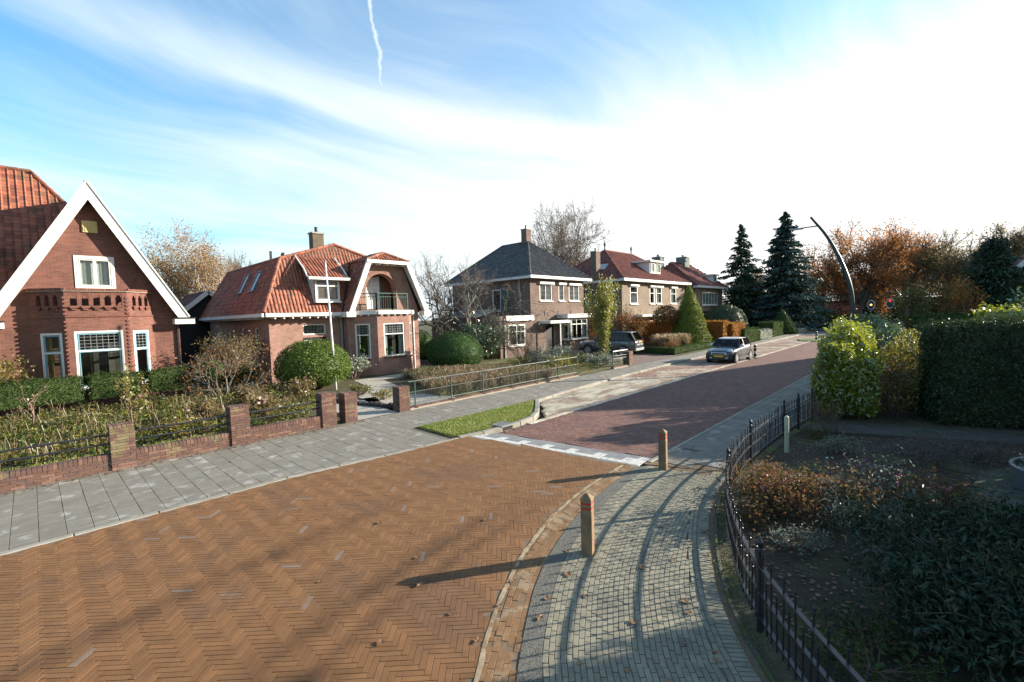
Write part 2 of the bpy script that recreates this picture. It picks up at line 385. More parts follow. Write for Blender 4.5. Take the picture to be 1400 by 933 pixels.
def lay(parent, piece, rest, C, ang, hx, hy, zt, m, depth=.035, ch=.002, nparts=300, tilt=.010, hxs=None, scat=.0015):
    """lay pieces: the nparts that show largest are objects of their own, the rest one joined part"""
    C = np.asarray(C, float); ang = np.broadcast_to(np.asarray(ang, float), (len(C),)).copy()
    zt = np.broadcast_to(np.asarray(zt, float), (len(C),)) + rng.normal(0, scat, len(C))
    P3 = np.column_stack([C, zt]); dist = np.linalg.norm(P3-np.array([0, 0, CAM_H]), axis=1)
    vis = in_frame(P3, -4)
    order = np.argsort(np.where(vis, dist, dist+1e4)); order_vis = [i for i in order if vis[i]]
    parts = order_vis[:nparts]; T, F = brick_template(hx, hy, depth, ch)
    me = None
    for i in parts:
        if me is None:
            me = bpy.data.meshes.new(piece); me.from_pydata([tuple(map(float, v)) for v in T], [], [tuple(map(int, f)) for f in F]); me.materials.append(m)
        o = bpy.data.objects.new(piece, me); o.location = P3[i]
        if hxs is not None: o.scale = (hxs[i]/hx, 1, 1)
        o.location = P3[i]; o.rotation_euler = (rng.normal(0, tilt), rng.normal(0, tilt), ang[i])
        link(o, parent)
    mask = np.ones(len(C), bool); mask[parts] = False; idx = np.where(mask)[0]
    if len(idx):
        n = len(idx); c, s = np.cos(ang[idx]), np.sin(ang[idx])
        a = rng.normal(0, tilt, n); b = rng.normal(0, tilt, n)
        X = T[None, :, 0]; Y = T[None, :, 1]
        sx = X*np.ones((n, 1)) if hxs is None else X*(hxs[idx]/hx)[:, None]
        vx = C[idx, 0][:, None]+sx*c[:, None]-Y*s[:, None]; vy = C[idx, 1][:, None]+sx*s[:, None]+Y*c[:, None]
        vz = zt[idx][:, None]+T[None, :, 2]+sx*a[:, None]+Y*b[:, None]
        V = np.stack([vx, vy, vz], 2).reshape(-1, 3)
        FF = (F[None]+(np.arange(n)*len(T))[:, None, None]).reshape(-1, 4)
        o = mesh_np(rest, V, FF, m, parent); o['kind'] = 'stuff'

def herringbone(poly, W, n=3, rot=-math.pi/4, gap=.006, org=(0, 0)):
    poly = np.array(poly, float); cx, cy = poly.mean(0)
    rad = np.max(np.linalg.norm(poly-[cx, cy], axis=1))/W+6
    K = int(rad*1.5); Mx = int(rad/n)+2
    k, m_ = np.meshgrid(np.arange(-K, K+1), np.arange(-Mx, Mx+1)); k = k.ravel(); m_ = m_.ravel()
    hx_ = np.column_stack([k+m_*n+n/2, k-m_*n+.5]); vx_ = np.column_stack([k+m_*n+n+.5, k-m_*n+1-n+n/2])
    P = np.concatenate([hx_, vx_])*W; A = np.concatenate([np.zeros(len(k)), np.full(len(k), math.pi/2)])
    c, s = math.cos(rot), math.sin(rot)
    Q = np.column_stack([P[:, 0]*c-P[:, 1]*s+cx, P[:, 0]*s+P[:, 1]*c+cy])
    ok = inside(poly, Q); return Q[ok], A[ok]+rot

# --- materials of the ground
M_ground = mat('ground_turf', (.06, .065, .028), .95, .3, .6, col2=(.10, .085, .045), patch=.5, pscale=.2, bump=.5, bscale=9)
M_sandjoint = mat('joint_sand', (.17, .12, .075), .95, .3, 10)
M_sand = mat('sand', (.42, .37, .28), .95, .25, 3, col2=(.30, .27, .22), patch=.5, pscale=1.5, bump=.4)
M_lawn = mat('lawn_base', (.07, .085, .02), .95, .3, 4)
M_slab = mat('pavement_slab', (.205, .188, .155), .88, .13, 4, island=.08, col2=(.33, .315, .28), patch=.22, pscale=2.6, bump=.25, bscale=70)
M_paver = mat('grey_paver', (.25, .228, .168), .9, .18, 7, island=.12, col2=(.19, .18, .14), patch=.35, pscale=1.6, bump=.3, bscale=90)
M_purple = mat('purple_brick', None, .86, .16, 4, island=.16, ramp=[(0, (.195, .100, .078)), (.4, (.165, .086, .070)), (.62, (.225, .115, .085)), (.8, (.175, .100, .085)), (.93, (.145, .094, .084))], objrand=1, bump=.25, bscale=80)
M_redpave = mat('red_paver', None, .88, .16, 4, island=.14, ramp=[(0, (.23, .135, .10)), (.5, (.19, .12, .095)), (.8, (.27, .165, .12))], objrand=1, col2=(.36, .31, .23), patch=.42, pscale=.55)
M_gutter = mat('gutter_brick', (.215, .118, .055), .9, .2, 6, island=.10, col2=(.27, .20, .12), patch=.38, pscale=3.0)
M_dirt = mat('gutter_dirt', (.33, .26, .17), .95, .35, 8, col2=(.20, .14, .08), patch=.5, pscale=5)
M_agg = mat('washed_aggregate', (.21, .195, .165), .9, .5, 60, col2=(.06, .06, .05), patch=.5, pscale=60, bump=.8, bscale=120)
M_ramp = mat('ramp_paver', (.21, .215, .215), .85, .15, 6, island=.15)
M_wpaint = mat('road_paint', (.58, .57, .54), .7, .16, 9, col2=(.30, .30, .29), patch=.32, pscale=9)
M_curbpale = mat('kerb_concrete', (.30, .28, .235), .9, .18, 5, island=.10, col2=(.22, .205, .165), patch=.35, pscale=2.5, bump=.35, bscale=60)
M_greyband = mat('smooth_concrete', (.34, .335, .31), .9, .2, 5, col2=(.25, .24, .2), patch=.4, pscale=2)

def brown_mat():
    m = mat('brown_brick', None, .86, .16, 5, island=.06, ramp=[(0, (.205, .099, .040)), (.3, (.186, .091, .037)), (.52, (.222, .108, .044)), (.76, (.198, .100, .043)), (.984, (.20, .145, .11))], objrand=1, col2=(.165, .086, .042), patch=.30, pscale=.6, bump=.3, bscale=70)
    nt = m.node_tree; N = nt.nodes; L = nt.links
    b = [n for n in N if n.type == 'BSDF_PRINCIPLED'][0]; src = b.inputs['Base Color'].links[0].from_socket
    geo = N.new('ShaderNodeNewGeometry'); sp = N.new('ShaderNodeSeparateXYZ'); L.new(geo.outputs['Position'], sp.inputs[0])
    nz = N.new('ShaderNodeTexNoise'); nz.inputs['Scale'].default_value = 1.7; nz.inputs['Detail'].default_value = 5; L.new(geo.outputs['Position'], nz.inputs['Vector'])
    def MM(op, a, b2=None, clamp=False):
        n = N.new('ShaderNodeMath'); n.operation = op; n.use_clamp = clamp
        for i, v in enumerate((a, b2)):
            if v is None: continue
            if isinstance(v, (int, float)): n.inputs[i].default_value = v
            else: L.new(v, n.inputs[i])
        return n.outputs[0]
    tot = None
    # worn tyre tracks of cars swinging round the corner
    for (x0, y0, x1, y1, w, bend) in ((-6.13, .1, -6.68, 2.2, .17, .05), (-4.45, 1.35, -5.0, 3.13, .19, .05), (-4.05, 1.7, -4.62, 3.5, .10, .05)):
        dx, dy = x1-x0, y1-y0; l = math.hypot(dx, dy); nx, ny = -dy/l, dx/l; tx, ty = dx/l, dy/l
        along = MM('ADD', MM('MULTIPLY', MM('SUBTRACT', sp.outputs[0], x0), tx), MM('MULTIPLY', MM('SUBTRACT', sp.outputs[1], y0), ty))
        d = MM('ADD', MM('MULTIPLY', MM('SUBTRACT', sp.outputs[0], x0), nx), MM('MULTIPLY', MM('SUBTRACT', sp.outputs[1], y0), ny))
        d = MM('SUBTRACT', d, MM('MULTIPLY', MM('MULTIPLY', along, along), -.035))
        d = MM('ADD', d, MM('MULTIPLY', MM('SUBTRACT', nz.outputs[0], .5), .25))
        f = MM('SUBTRACT', 1.0, MM('DIVIDE', MM('ABSOLUTE', d), w*1.6), True)
        mr = N.new('ShaderNodeMapRange'); mr.interpolation_type = 'SMOOTHSTEP'; L.new(along, mr.inputs[0]); mr.inputs[1].default_value = 5.2; mr.inputs[2].default_value = 2.2
        f = MM('MULTIPLY', f, mr.outputs[0])
        tot = f if tot is None else MM('MAXIMUM', tot, f)
    k = MM('SUBTRACT', 1.0, MM('MULTIPLY', MM('MULTIPLY', tot, nz.outputs[0]), .72), True)
    vm = N.new('ShaderNodeVectorMath'); vm.operation = 'SCALE'; L.new(src, vm.inputs[0]); L.new(k, vm.inputs['Scale']); L.new(vm.outputs[0], b.inputs['Base Color'])
    return m
M_brown = brown_mat()

# --- the ground itself
sheet('ground', [(-700, -700), (700, -700), (700, 700), (-700, 700)], -0.20, M_ground)

# --- brown plateau of the junction
cO = cr_spline([(5, -2.8), (2, -1.6), (-.5, -.1), (-1.8, 1.1), (-2.4, 1.8), (-2.85, 2.41), (-3.26, 2.98), (-3.71, 3.75), (-4.07, 4.56), (-4.38, 5.5), (-4.60, 6.72), (-4.70, 8.12)], .12)
def offset(P, d):
    T = np.gradient(P, axis=0); T /= np.linalg.norm(T, axis=1)[:, None]; return P+np.column_stack([T[:, 1], -T[:, 0]])*d
cI = cr_spline([(5.1, -2.5), (2.15, -1.3), (-.3, .25), (-1.55, 1.4), (-2.2, 2.12), (-2.58, 2.65), (-2.92, 3.13), (-3.36, 3.83), (-3.71, 4.6), (-4.02, 5.55), (-4.24, 6.6), (-4.43, 8.15)], .12)
c2 = cr_spline([(5.2, -2.3), (2.2, -1.1), (-.2, .45), (-1.4, 1.62), (-2.05, 2.36), (-2.41, 2.8), (-2.70, 3.16), (-3.22, 4.02), (-3.54, 4.75), (-3.86, 5.8), (-4.06, 6.9), (-4.25, 8.4)], .12)
brown_poly = [(5, -9), (-9.42, -9), (-9.42, 3.5), (-9.12, 5.6), (-8.96, 7.62)]+[(-7.73, 7.90), (-5.67, 8.10)]+[tuple(p) for p in cO[::-1]]
road = struct(sheet('road', [(6, -10), (-9.5, -10), (-9.5, 4), (-9.1, 7.7), (-4.6, 8.3)]+[tuple(p) for p in offset(cO, .7)[::-1]], -.0045, M_sandjoint))
Pb, Ab = herringbone(brown_poly, .0625, 4)
lay(road, 'paving_brick', 'paving_bricks', Pb, Ab, .1226, .0288, 0.0, M_brown, depth=.03, tilt=.0025, ch=.0016, scat=.0007)

# --- gutter rows, aggregate band
def rows_along(P, offs, L, gap, ang0=0.0, stag=.5, jit=.0):
    C = []; A = []
    for r, off in enumerate(offs):
        Q = offset(P, off); s = arclen(Q); t = np.arange((r % 2)*stag*(L+gap)+L/2, s[-1], L+gap)
        x = np.interp(t, s, Q[:, 0]); y = np.interp(t, s, Q[:, 1]); x2 = np.interp(t+.01, s, Q[:, 0]); y2 = np.interp(t+.01, s, Q[:, 1])
        C.append(np.column_stack([x, y])); A.append(np.arctan2(y2-y, x2-x)+ang0)
    return np.concatenate(C), np.concatenate(A)
Cg, Ag = rows_along(cI, [-.034, -.103, -.172, -.241, -.310], .2, .008)
ok = inside([tuple(p) for p in offset(cO, .05)]+[tuple(p) for p in cI[::-1]], Cg); Cg, Ag = Cg[ok], Ag[ok]
lay(road, 'gutter_brick', 'gutter_bricks', Cg, Ag, .100, .0325, -.002, M_gutter, depth=.03, nparts=120)
def ribbon(name, A, B, z0, z1, m, parent=None, under=.06):
    n = len(A); V = []; F = []
    for i in range(n): V += [(A[i][0], A[i][1], z0), (B[i][0], B[i][1], z1), (A[i][0], A[i][1], z0-under), (B[i][0], B[i][1], z1-under)]
    for i in range(n-1):
        a = 4*i; b = a+4; F += [(a, b, b+1, a+1), (a+2, b+2, b, a), (a+1, b+1, b+3, a+3)]
    return mesh_np(name, V, np.array(F), m, parent)
struct(ribbon('kerb_band', resample(cI, 120), resample(c2, 120), .004, .008, M_agg))
sand_line = struct(ribbon('sand_joint', offset(cO, -.004)+rng.normal(0, .004, cO.shape), offset(cO, .040)+rng.normal(0, .006, cO.shape), .004, .004, M_dirt, under=.008))

# --- near pavement of curved grey paver rows, fence line on its far side
fence_ctrl = [(1.6, 1.9), (.75, 2.55), (-.05, 3.25), (-.72, 3.98), (-1.22, 4.62), (-1.62, 5.3), (-2.1, 6.42), (-2.45, 7.6), (-2.66, 9.0), (-2.70, 10.4), (-2.67, 12.1), (-2.60, 13.2), (-2.50, 14.3), (-2.46, 15.2)]
FL = cr_spline(fence_ctrl, .1)
FLo = offset(FL, -.16)      # outer edge of the planting strip
top_edge = [(-4.30, 8.42), (-2.86, 9.02)]
pav_poly = [tuple(p) for p in c2[2:]]+[(-4.25, 8.45), (-2.84, 9.02)]+[tuple(p) for p in FLo[::-1] if p[1] < 8.9]
pavement_near = sheet('pavement_corner', pav_poly, -.006, M_sandjoint)
offs = .030+np.arange(0, 50)*.0545
Cp, Ap = rows_along(c2, offs, .150, .006)
FLs = offset(FL, -.50)
core_poly = [tuple(p) for p in c2[2:]]+[(-4.26, 8.50), (-2.98, 9.05)]+[tuple(p) for p in FLs[::-1] if p[1] < 8.8]
ok = inside(core_poly, Cp) & (Cp[:, 1] < 8.46+(Cp[:, 0]+4.3)*.40)
lay(pavement_near, 'paver', 'pavers', Cp[ok], Ap[ok], .0745, .0245, .006, M_paver, depth=.03, tilt=.009)
FL8 = FL[FL[:, 1] < 8.95]
Cs, As = rows_along(FL8, [-.475, -.42], .15, .006)
lay(pavement_near, 'edge_paver', 'edge_pavers', Cs, As, .0745, .0245, .006, M_paver, depth=.03, nparts=40)
Cs, As = rows_along(FL8, [-.315], .049, .006, ang0=math.pi/2, stag=0)
lay(pavement_near, 'soldier_paver', 'soldier_pavers', Cs, As, .0745, .0235, .006, M_paver, depth=.03, nparts=80)
struct(ribbon('soil_strip', FLo, offset(FL, .12), .004, .03, mat('mossy_soil', (.07, .06, .035), .95, .3, 6, col2=(.09, .11, .02), patch=.3, pscale=1.6, bump=.8, bscale=25)))

# --- far pavement on the same side: slabs
slabR_poly = [(-4.27, 8.50), (-2.86, 9.10), (-2.84, 11), (-2.80, 13), (-2.68, 14.4), (-2.62, 16), (-2.45, 62), (-4.27, 62)]
pavR = sheet('pavement_near_side', [(-4.40, 8.46), (-2.80, 9.06), (-2.70, 14.4), (-2.40, 62), (-4.40, 62)], -.008, M_sandjoint)
def slab_strips(xl, xr, y0, y1, py, px, gap=.007):
    C = []; Hx = []
    for r, y in enumerate(np.arange(y0, y1, py)):
        a, b = xl(y), xr(y); x = a
        if r % 2: C.append((x+px*.25, y)); Hx.append(px*.25-gap/2); x += px*.5
        while b-x > .06:
            w = min(px, b-x)
            if b-(x+w) < .08: w = b-x
            C.append((x+w/2, y)); Hx.append(w/2-gap/2); x += w
    return np.array(C), np.array(Hx)
def kerb_run(parent, pts, w, z0, z1, m, L=1.0, name='kerb_stone'):
    P = np.array(pts, float); s = arclen(P); n = max(1, int(round(s[-1]/L))); t = np.linspace(0, s[-1], n+1)
    for i in range(n):
        p = np.array([np.interp(t[i]+.004, s, P[:, k]) for k in (0, 1)]); q = np.array([np.interp(t[i+1]-.004, s, P[:, k]) for k in (0, 1)])
        MB().bar((p[0], p[1], (z0+z1)/2), (q[0], q[1], (z0+z1)/2), w, z1-z0).build(name, m, parent, bevel=.012)
Cq, Hq = slab_strips(lambda y: -4.29, lambda y: float(np.interp(y, [8.3, 11, 13, 14.4, 16, 62], [-2.86, -2.86, -2.80, -2.70, -2.66, -2.45])), 8.66, 62, .305, .47)
ok = Cq[:, 1] > 8.62+(Cq[:, 0]+4.3)*.40
lay(pavR, 'slab', 'slabs', Cq[ok], 0, .2315, .149, .004, M_slab, depth=.03, nparts=150, tilt=.004, hxs=Hq[ok])
kerbR = sheet('kerb_near_side', [(-4.44, 8.6), (-4.28, 8.6), (-4.28, 62), (-4.44, 62)], -.05, M_concrete)
kerb_run(kerbR, [(-4.36, 8.62), (-4.36, 62)], .10, -.15, .008, M_curbpale)

# --- ramp of grey pavers with painted teeth, down to the purple road
RA, RB = np.array((-8.93, 7.66)), np.array((-4.42, 8.22))      # plateau edge
rd = (RB-RA); rl = np.linalg.norm(rd); rd /= rl; rn = np.array((-rd[1], rd[0]))
ROAD_Z = -.085
ramp_len = .92
def ramp_z(t): return ROAD_Z*np.clip(t/ramp_len, 0, 1)
ramp = MB().poly([(RA[0], RA[1], -.014), (RB[0], RB[1], -.014), (*(RB+rn*ramp_len), ROAD_Z-.014), (*(RA+rn*ramp_len), ROAD_Z-.014)]).build('road_ramp', M_sandjoint); struct(ramp)
Cw, Cn = [], []; nr = int(ramp_len/.1); ncol = int(rl/.227)
for r in range(nr):
    for c in range(-1, ncol+1):
        s_ = (c+.5)*.227
        if s_ < .08 or s_ > rl-.08: continue
        p = RA+rd*s_+rn*(.05+.1*r)
        white = (r in (1, 2)) or (3 <= r <= 5 and c % 3 == 0) or (s_ > rl-.25 and 1 <= r <= 7)
        (Cw if white else Cn).append((p[0], p[1], ramp_z(.05+.1*r)))
aR = math.atan2(rd[1], rd[0])
for nm, rest, L_, m_ in (('ramp_paver', 'ramp_pavers', Cn, M_ramp), ('painted_paver', 'painted_pavers', Cw, M_wpaint)):
    L_ = np.array(L_); lay(ramp, nm, rest, L_[:, :2], aR, .1105, .0475, L_[:, 2]+.002, m_, depth=.03, nparts=120, tilt=.004)

# --- purple road running down the street
pur_poly = [(-8.72, 8.62), (-4.46, 9.14), (-4.46, 64), (-8.72, 64)]
road2 = MB().poly([(-8.9, 8.5, ROAD_Z-.012), (-4.4, 9.0, ROAD_Z-.012), (-4.4, 64, ROAD_Z-.012), (-8.9, 64, ROAD_Z-.012)]).build('street', mat('joint_dark', (.085, .07, .06), .95, .25, 8)); struct(road2)
near = [(-8.72, 8.62), (-4.46, 9.14), (-4.46, 50), (-8.72, 50)]
Pp, Ap2 = herringbone(near, .0625, 4)
lay(road2, 'paving_brick', 'paving_bricks', Pp, Ap2, .1230, .0292, ROAD_Z, M_purple, depth=.03, tilt=.004, scat=.0007)
# beyond, the bricks are too small to tell apart
def far_strip(name, pl, wl, wr, z, m):
    P = cr_spline(pl, 2.0); A = offset(P, -wl); B = offset(P, wr); return struct(ribbon(name, A, B, z, z, m))
far_c = [(-6.6, 49.9), (-6.6, 60), (-7.2, 72), (-9.6, 88), (-14, 105), (-22, 122), (-40, 142), (-70, 160)]
far_strip('street_far', far_c, 2.15, 2.15, ROAD_Z-.001, mat('purple_far', (.178, .098, .085), .86, .2, 3, col2=(.115, .075, .073), patch=.5, pscale=2))
far_strip('pavement_far', [(p[0]+.2, p[1]) for p in far_c[1:]], 6.6, -2.4, -.03, M_slab)

# --- flush concrete strip and parking strip on the left of the street
strip = sheet('channel_strip', [(-8.92, 9.6), (-8.72, 8.7), (-8.72, 62), (-8.92, 62)], ROAD_Z-.02, M_concrete)
kerb_run(strip, [(-8.815, 9.9), (-8.815, 62)], .185, ROAD_Z-.08, ROAD_Z+.012, mat('channel_stone', (.46, .43, .36), .9, .2, 5, island=.06, col2=(.36, .31, .22), patch=.5, pscale=1.2), L=.8, name='channel_stone')
park_poly = [(-8.93, 10.9), (-8.93, 62), (-11.78, 62), (-11.72, 27), (-11.45, 20), (-11.05, 14.6), (-10.72, 12.8)]
parking = sheet('parking_strip', park_poly, ROAD_Z-.004, M_sandjoint)
xs, ys = np.meshgrid(np.arange(-11.75, -8.9, .106), np.arange(10.8, 45, .212)); xi = np.round((xs+11.75)/.106)
Cq = np.column_stack([xs.ravel(), (ys+(xi % 2)*.106).ravel()]); ok = inside(park_poly, Cq)
lay(parking, 'parking_brick', 'parking_bricks', Cq[ok], math.pi/2, .102, .0495, ROAD_Z+.008, M_redpave, depth=.03, nparts=60)
sheet('parking_far', [(-8.93, 45), (-8.93, 62), (-11.78, 62), (-11.78, 45)], ROAD_Z+.004, M_redpave)
# blown sand lying in the first bay
rs = np.random.default_rng(3); sp_ = [(-9.0, 10.95), (-8.96, 13), (-8.99, 16), (-9.1, 18.5), (-9.6, 19.9), (-10.5, 20.3), (-11.3, 19.6), (-11.42, 18.2), (-11.2, 16), (-10.95, 14.2), (-10.66, 12.75), (-9.9, 11.9)]
SP = cr_spline(sp_+[sp_[0]], .15)[:-1]+rs.normal(0, .035, (len(cr_spline(sp_+[sp_[0]], .15))-1, 2))
def sand_mat():
    m = mat('blown_sand', (.44, .40, .31), .95, .22, 4, bump=.5, bscale=30)
    nt = m.node_tree; N = nt.nodes; L = nt.links; out = [n for n in N if n.type == 'OUTPUT_MATERIAL'][0]; b = [n for n in N if n.type == 'BSDF_PRINCIPLED'][0]
    geo = N.new('ShaderNodeNewGeometry'); mp = N.new('ShaderNodeMapping'); mp.inputs['Scale'].default_value = (2.2, .7, 1); L.new(geo.outputs['Position'], mp.inputs[0])
    nz = N.new('ShaderNodeTexNoise'); nz.inputs['Scale'].default_value = 1.0; nz.inputs['Detail'].default_value = 7; nz.inputs['Roughness'].default_value = .7; L.new(mp.outputs[0], nz.inputs['Vector'])
    mr = N.new('ShaderNodeMapRange'); L.new(nz.outputs[0], mr.inputs[0]); mr.inputs[1].default_value = .36; mr.inputs[2].default_value = .56
    tr = N.new('ShaderNodeBsdfTransparent'); mx = N.new('ShaderNodeMixShader'); L.new(mr.outputs[0], mx.inputs[0]); L.new(tr.outputs[0], mx.inputs[1]); L.new(b.outputs[0], mx.inputs[2]); L.new(mx.outputs[0], out.inputs[0])
    return m
o = sheet('sand_drift', [tuple(p) for p in SP], ROAD_Z+.016, sand_mat())

# --- left pavement of grey slabs
slabL_poly = [(-13.12, -9), (-9.62, -9), (-9.62, 3.6), (-9.40, 5.6), (-9.38, 7.22), (-10.96, 7.32), (-10.90, 12.6), (-11.2, 14.6), (-11.6, 20), (-11.85, 27), (-11.92, 62), (-13.12, 62)]
pavL = sheet('pavement_house_side', [(-13.2, -9), (-9.45, -9), (-9.45, 3.6), (-9.15, 5.6), (-9.2, 7.3), (-10.9, 7.4), (-10.75, 12.6), (-11.0, 14.6), (-11.45, 20), (-11.7, 27), (-11.76, 62), (-13.2, 62)], -.006, mat('slab_joint', (.13, .12, .09), .95, .2, 9))
def kx(y): return float(np.interp(y, [-9, 3.5, 5.6, 7.28, 7.29, 12.6, 14.6, 20, 27, 62], [-9.57, -9.57, -9.27, -9.16, -10.96, -10.86, -11.14, -11.56, -11.82, -11.88]))
Cq, Hq = slab_strips(lambda y: -13.12, kx, -9, 62, .302, .453)
lay(pavL, 'slab', 'slabs', Cq, 0, .223, .1475, .004, M_slab, depth=.03, tilt=.004, hxs=Hq)
# narrow closing row and concrete kerb along the road
kl = [(-9.42, -9), (-9.42, 3.5), (-9.12, 5.6), (-8.96, 7.62), (-8.86, 8.4)]
kerbL = sheet('kerb_house_side', [(-9.56, -9), (-9.44, -9), (-9.44, 3.5), (-9.16, 5.6), (-9.0, 7.6), (-9.1, 7.6), (-9.3, 5.6), (-9.56, 3.5)], -.02, M_concrete)
kerb_run(kerbL, [(-9.50, -9), (-9.50, 3.5), (-9.20, 5.6), (-9.05, 7.45)], .12, -.10, .010, M_curbpale)

# --- grass verge with rounded kerb, drain
verge = [(-10.9, 7.38), (-9.22, 7.34), (-9.02, 8.2), (-8.98, 9.6), (-9.22, 10.7), (-10.72, 12.5), (-10.86, 12.55)]
lawn = sheet('verge_soil', verge, .012, M_lawn)
kerbV = sheet('verge_kerb', [(-9.15, 7.4), (-8.9, 8.2), (-8.86, 9.6), (-9.1, 10.8), (-9.2, 10.8), (-9.0, 9.6), (-9.04, 8.2)], -.05, M_concrete)
kv = cr_spline([(-9.06, 7.45), (-8.92, 8.2), (-8.90, 9.4), (-9.05, 10.35), (-9.45, 11.05), (-10.75, 12.62)], .1)
kerb_run(kerbV, kv, .15, -.16, .035, M_curbpale, L=.75)
kerb_run(kerbV, [(-10.75, 12.62), (-11.06, 14.6), (-11.48, 20), (-11.74, 27)], .12, -.16, .012, M_curbpale)
kerb_run(kerbV, [(-11.74, 27), (-11.80, 62)], .12, -.16, .012, M_curbpale)
t = thing('storm_drain', 'cast iron kerb drain with open mouth in the grass verge kerb', 'drain', (-8.95, 9.05, 0))
MB().box(-9.28, -8.86, 8.78, 9.30, .02, .055).build('lid', mat('cast_iron', (.16, .16, .155), .7, .2, 12), t, bevel=.01)
MB().box(-8.90, -8.80, 8.80, 9.28, .022, .050).build('lip', M_steel, t)
MB().box(-8.90, -8.815, 8.84, 9.24, -.085, .020).build('mouth', M_dark, t)
t = thing('drain_grate', 'small dark iron grate set in grey slabs beside wooden bollard', 'drain', (-3.9, 10.1, 0))
MB().box(-4.20, -3.86, 9.85, 10.02, .0, .012).build('frame', M_iron, t)
MB().box(-4.18, -3.88, 9.87, 10.0, .006, .014).build('grate', M_dark, t)
tag(MB().box(-3.36, -3.10, 8.98+.55, 9.18+.55, .003, .012).build('valve_cover', mat('rusty_cover', (.20, .16, .11), .8, .25, 20)), 'small rusty valve cover let into the grey slab pavement', 'cover')

# --- gardens
M_garden = mat('garden_soil', (.075, .06, .035), .95, .3, 3, col2=(.07, .085, .025), patch=.55, pscale=.5, bump=.7, bscale=14)
sheet('garden_ground', [(-13.14, -60), (-13.14, 62), (-13.6, 70), (-22, 90), (-60, 150), (-120, 150), (-120, -60)], .0, M_garden)
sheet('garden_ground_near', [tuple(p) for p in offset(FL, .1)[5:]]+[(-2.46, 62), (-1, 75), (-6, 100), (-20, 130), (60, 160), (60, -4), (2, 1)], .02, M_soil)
M_gravel = mat('gravel', (.42, .39, .33), .95, .55, 30, col2=(.25, .23, .2), patch=.4, pscale=22, bump=1.0, bscale=45)
sheet('gravel_path', [(-13.15, 6.85), (-13.15, 8.28), (-15.2, 8.5), (-17.2, 9.0), (-19, 10.6), (-22.2, 11.4), (-22.8, 18.2), (-21.8, 18.4), (-21.0, 12.4), (-18.2, 11.6), (-16.4, 10.2), (-15.2, 10.1), (-13.45, 10.2), (-13.45, 8.8), (-13.9, 8.7), (-15.2, 9.2), (-16.8, 8.6), (-17.2, 7.2)], .012, M_gravel)
sheet('gravel_bed', [(-13.45, 8.85), (-13.45, 11.3), (-15.6, 11.0), (-16.6, 9.4), (-15, 8.8)], .016, M_gravel)
sheet('driveway', [(-13.14, 24.2), (-13.14, 30.6), (-15.5, 31.4), (-22.4, 36), (-23.4, 36), (-23.4, 26.5), (-18.5, 26.2), (-15, 25.4)], .008, mat('driveway_brick', (.165, .105, .088), .88, .22, 3, col2=(.20, .145, .12), patch=.5, pscale=5))
sheet('lawn', [(-13.5, 11.4), (-13.4, 23.6), (-19.5, 25.6), (-22.8, 23), (-22.4, 18.6), (-19, 17), (-15.8, 14.4)], .008, mat('dry_lawn', (.17, .14, .06), .95, .25, 4, col2=(.10, .11, .035), patch=.5, pscale=.6))
sheet('lawn_strip', [(-13.7, -6), (-13.7, 5.5), (-14.9, 5.5), (-14.9, -6)], .008, mat('green_lawn', (.07, .12, .018), .95, .25, 4))
# ================================================================== house kit
def wall(name, parent, m, O, u, prof, openings=(), z0=0.0, depth=.14):
    """outer leaf seen from u x Z; prof = top line [(u,z)..]; openings dicts u0,u1,z0,z1[,arch]; reveals go inwards"""
    O = Vector(O); u = Vector(u).normalized(); n = u.cross(Z); mb = MB()
    us = set(p[0] for p in prof)
    def hi(op, x):
        if not op.get('arch'): return op['z1']
        c = (op['u0']+op['u1'])/2; r = (op['u1']-op['u0'])/2; s = op['z1']-r if op.get('full', True) else op['z1']-op['rise']
        rise = op['z1']-s; t = max(0, 1-((x-c)/r)**2); return s+rise*math.sqrt(t)
    for op in openings:
        if op.get('arch'):
            c = (op['u0']+op['u1'])/2; r = (op['u1']-op['u0'])/2
            for k in range(0, 17): us.add(c-r*math.cos(math.pi*k/16))
        else: us.add(op['u0']); us.add(op['u1'])
    us = sorted(us); pu = [p[0] for p in prof]; pz = [p[1] for p in prof]
    us = [x for x in us if pu[0]-1e-6 <= x <= pu[-1]+1e-6]
    top = lambda x: float(np.interp(x, pu, pz))
    P = lambda a, z, d=0.0: O+u*a+Z*z-n*d
    for a, b in zip(us[:-1], us[1:]):
        if b-a < 1e-5: continue
        mid = (a+b)/2; la, lb = z0, z0
        ops = sorted([o for o in openings if o['u0'] < mid < o['u1']], key=lambda o: o['z0'])
        for o in ops:
            if o['z0'] > min(la, lb)+1e-5: mb.add([P(a, la), P(b, lb), P(b, o['z0']), P(a, o['z0'])], [(0, 1, 2, 3)])
            la, lb = hi(o, a), hi(o, b)
            if o.get('arch'): mb.add([P(a, la), P(b, lb), P(b, lb, depth), P(a, la, depth)], [(0, 1, 2, 3)])
        ta, tb = top(a), top(b)
        if max(ta-la, tb-lb) > 1e-5: mb.add([P(a, la), P(b, lb), P(b, tb), P(a, ta)], [(0, 1, 2, 3)])
    for o in openings:
        a, b, c, d = o['u0'], o['u1'], o['z0'], o['z1']; s = hi(o, a) if o.get('arch') else d
        mb.add([P(a, c), P(b, c), P(b, c, depth), P(a, c, depth)], [(0, 3, 2, 1)])
        mb.add([P(a, c), P(a, s), P(a, s, depth), P(a, c, depth)], [(0, 3, 2, 1)])
        mb.add([P(b, c), P(b, s), P(b, s, depth), P(b, c, depth)], [(0, 1, 2, 3)])
        if not o.get('arch'): mb.add([P(a, d), P(b, d), P(b, d, depth), P(a, d, depth)], [(0, 1, 2, 3)])
    return mb.build(name, m, parent)

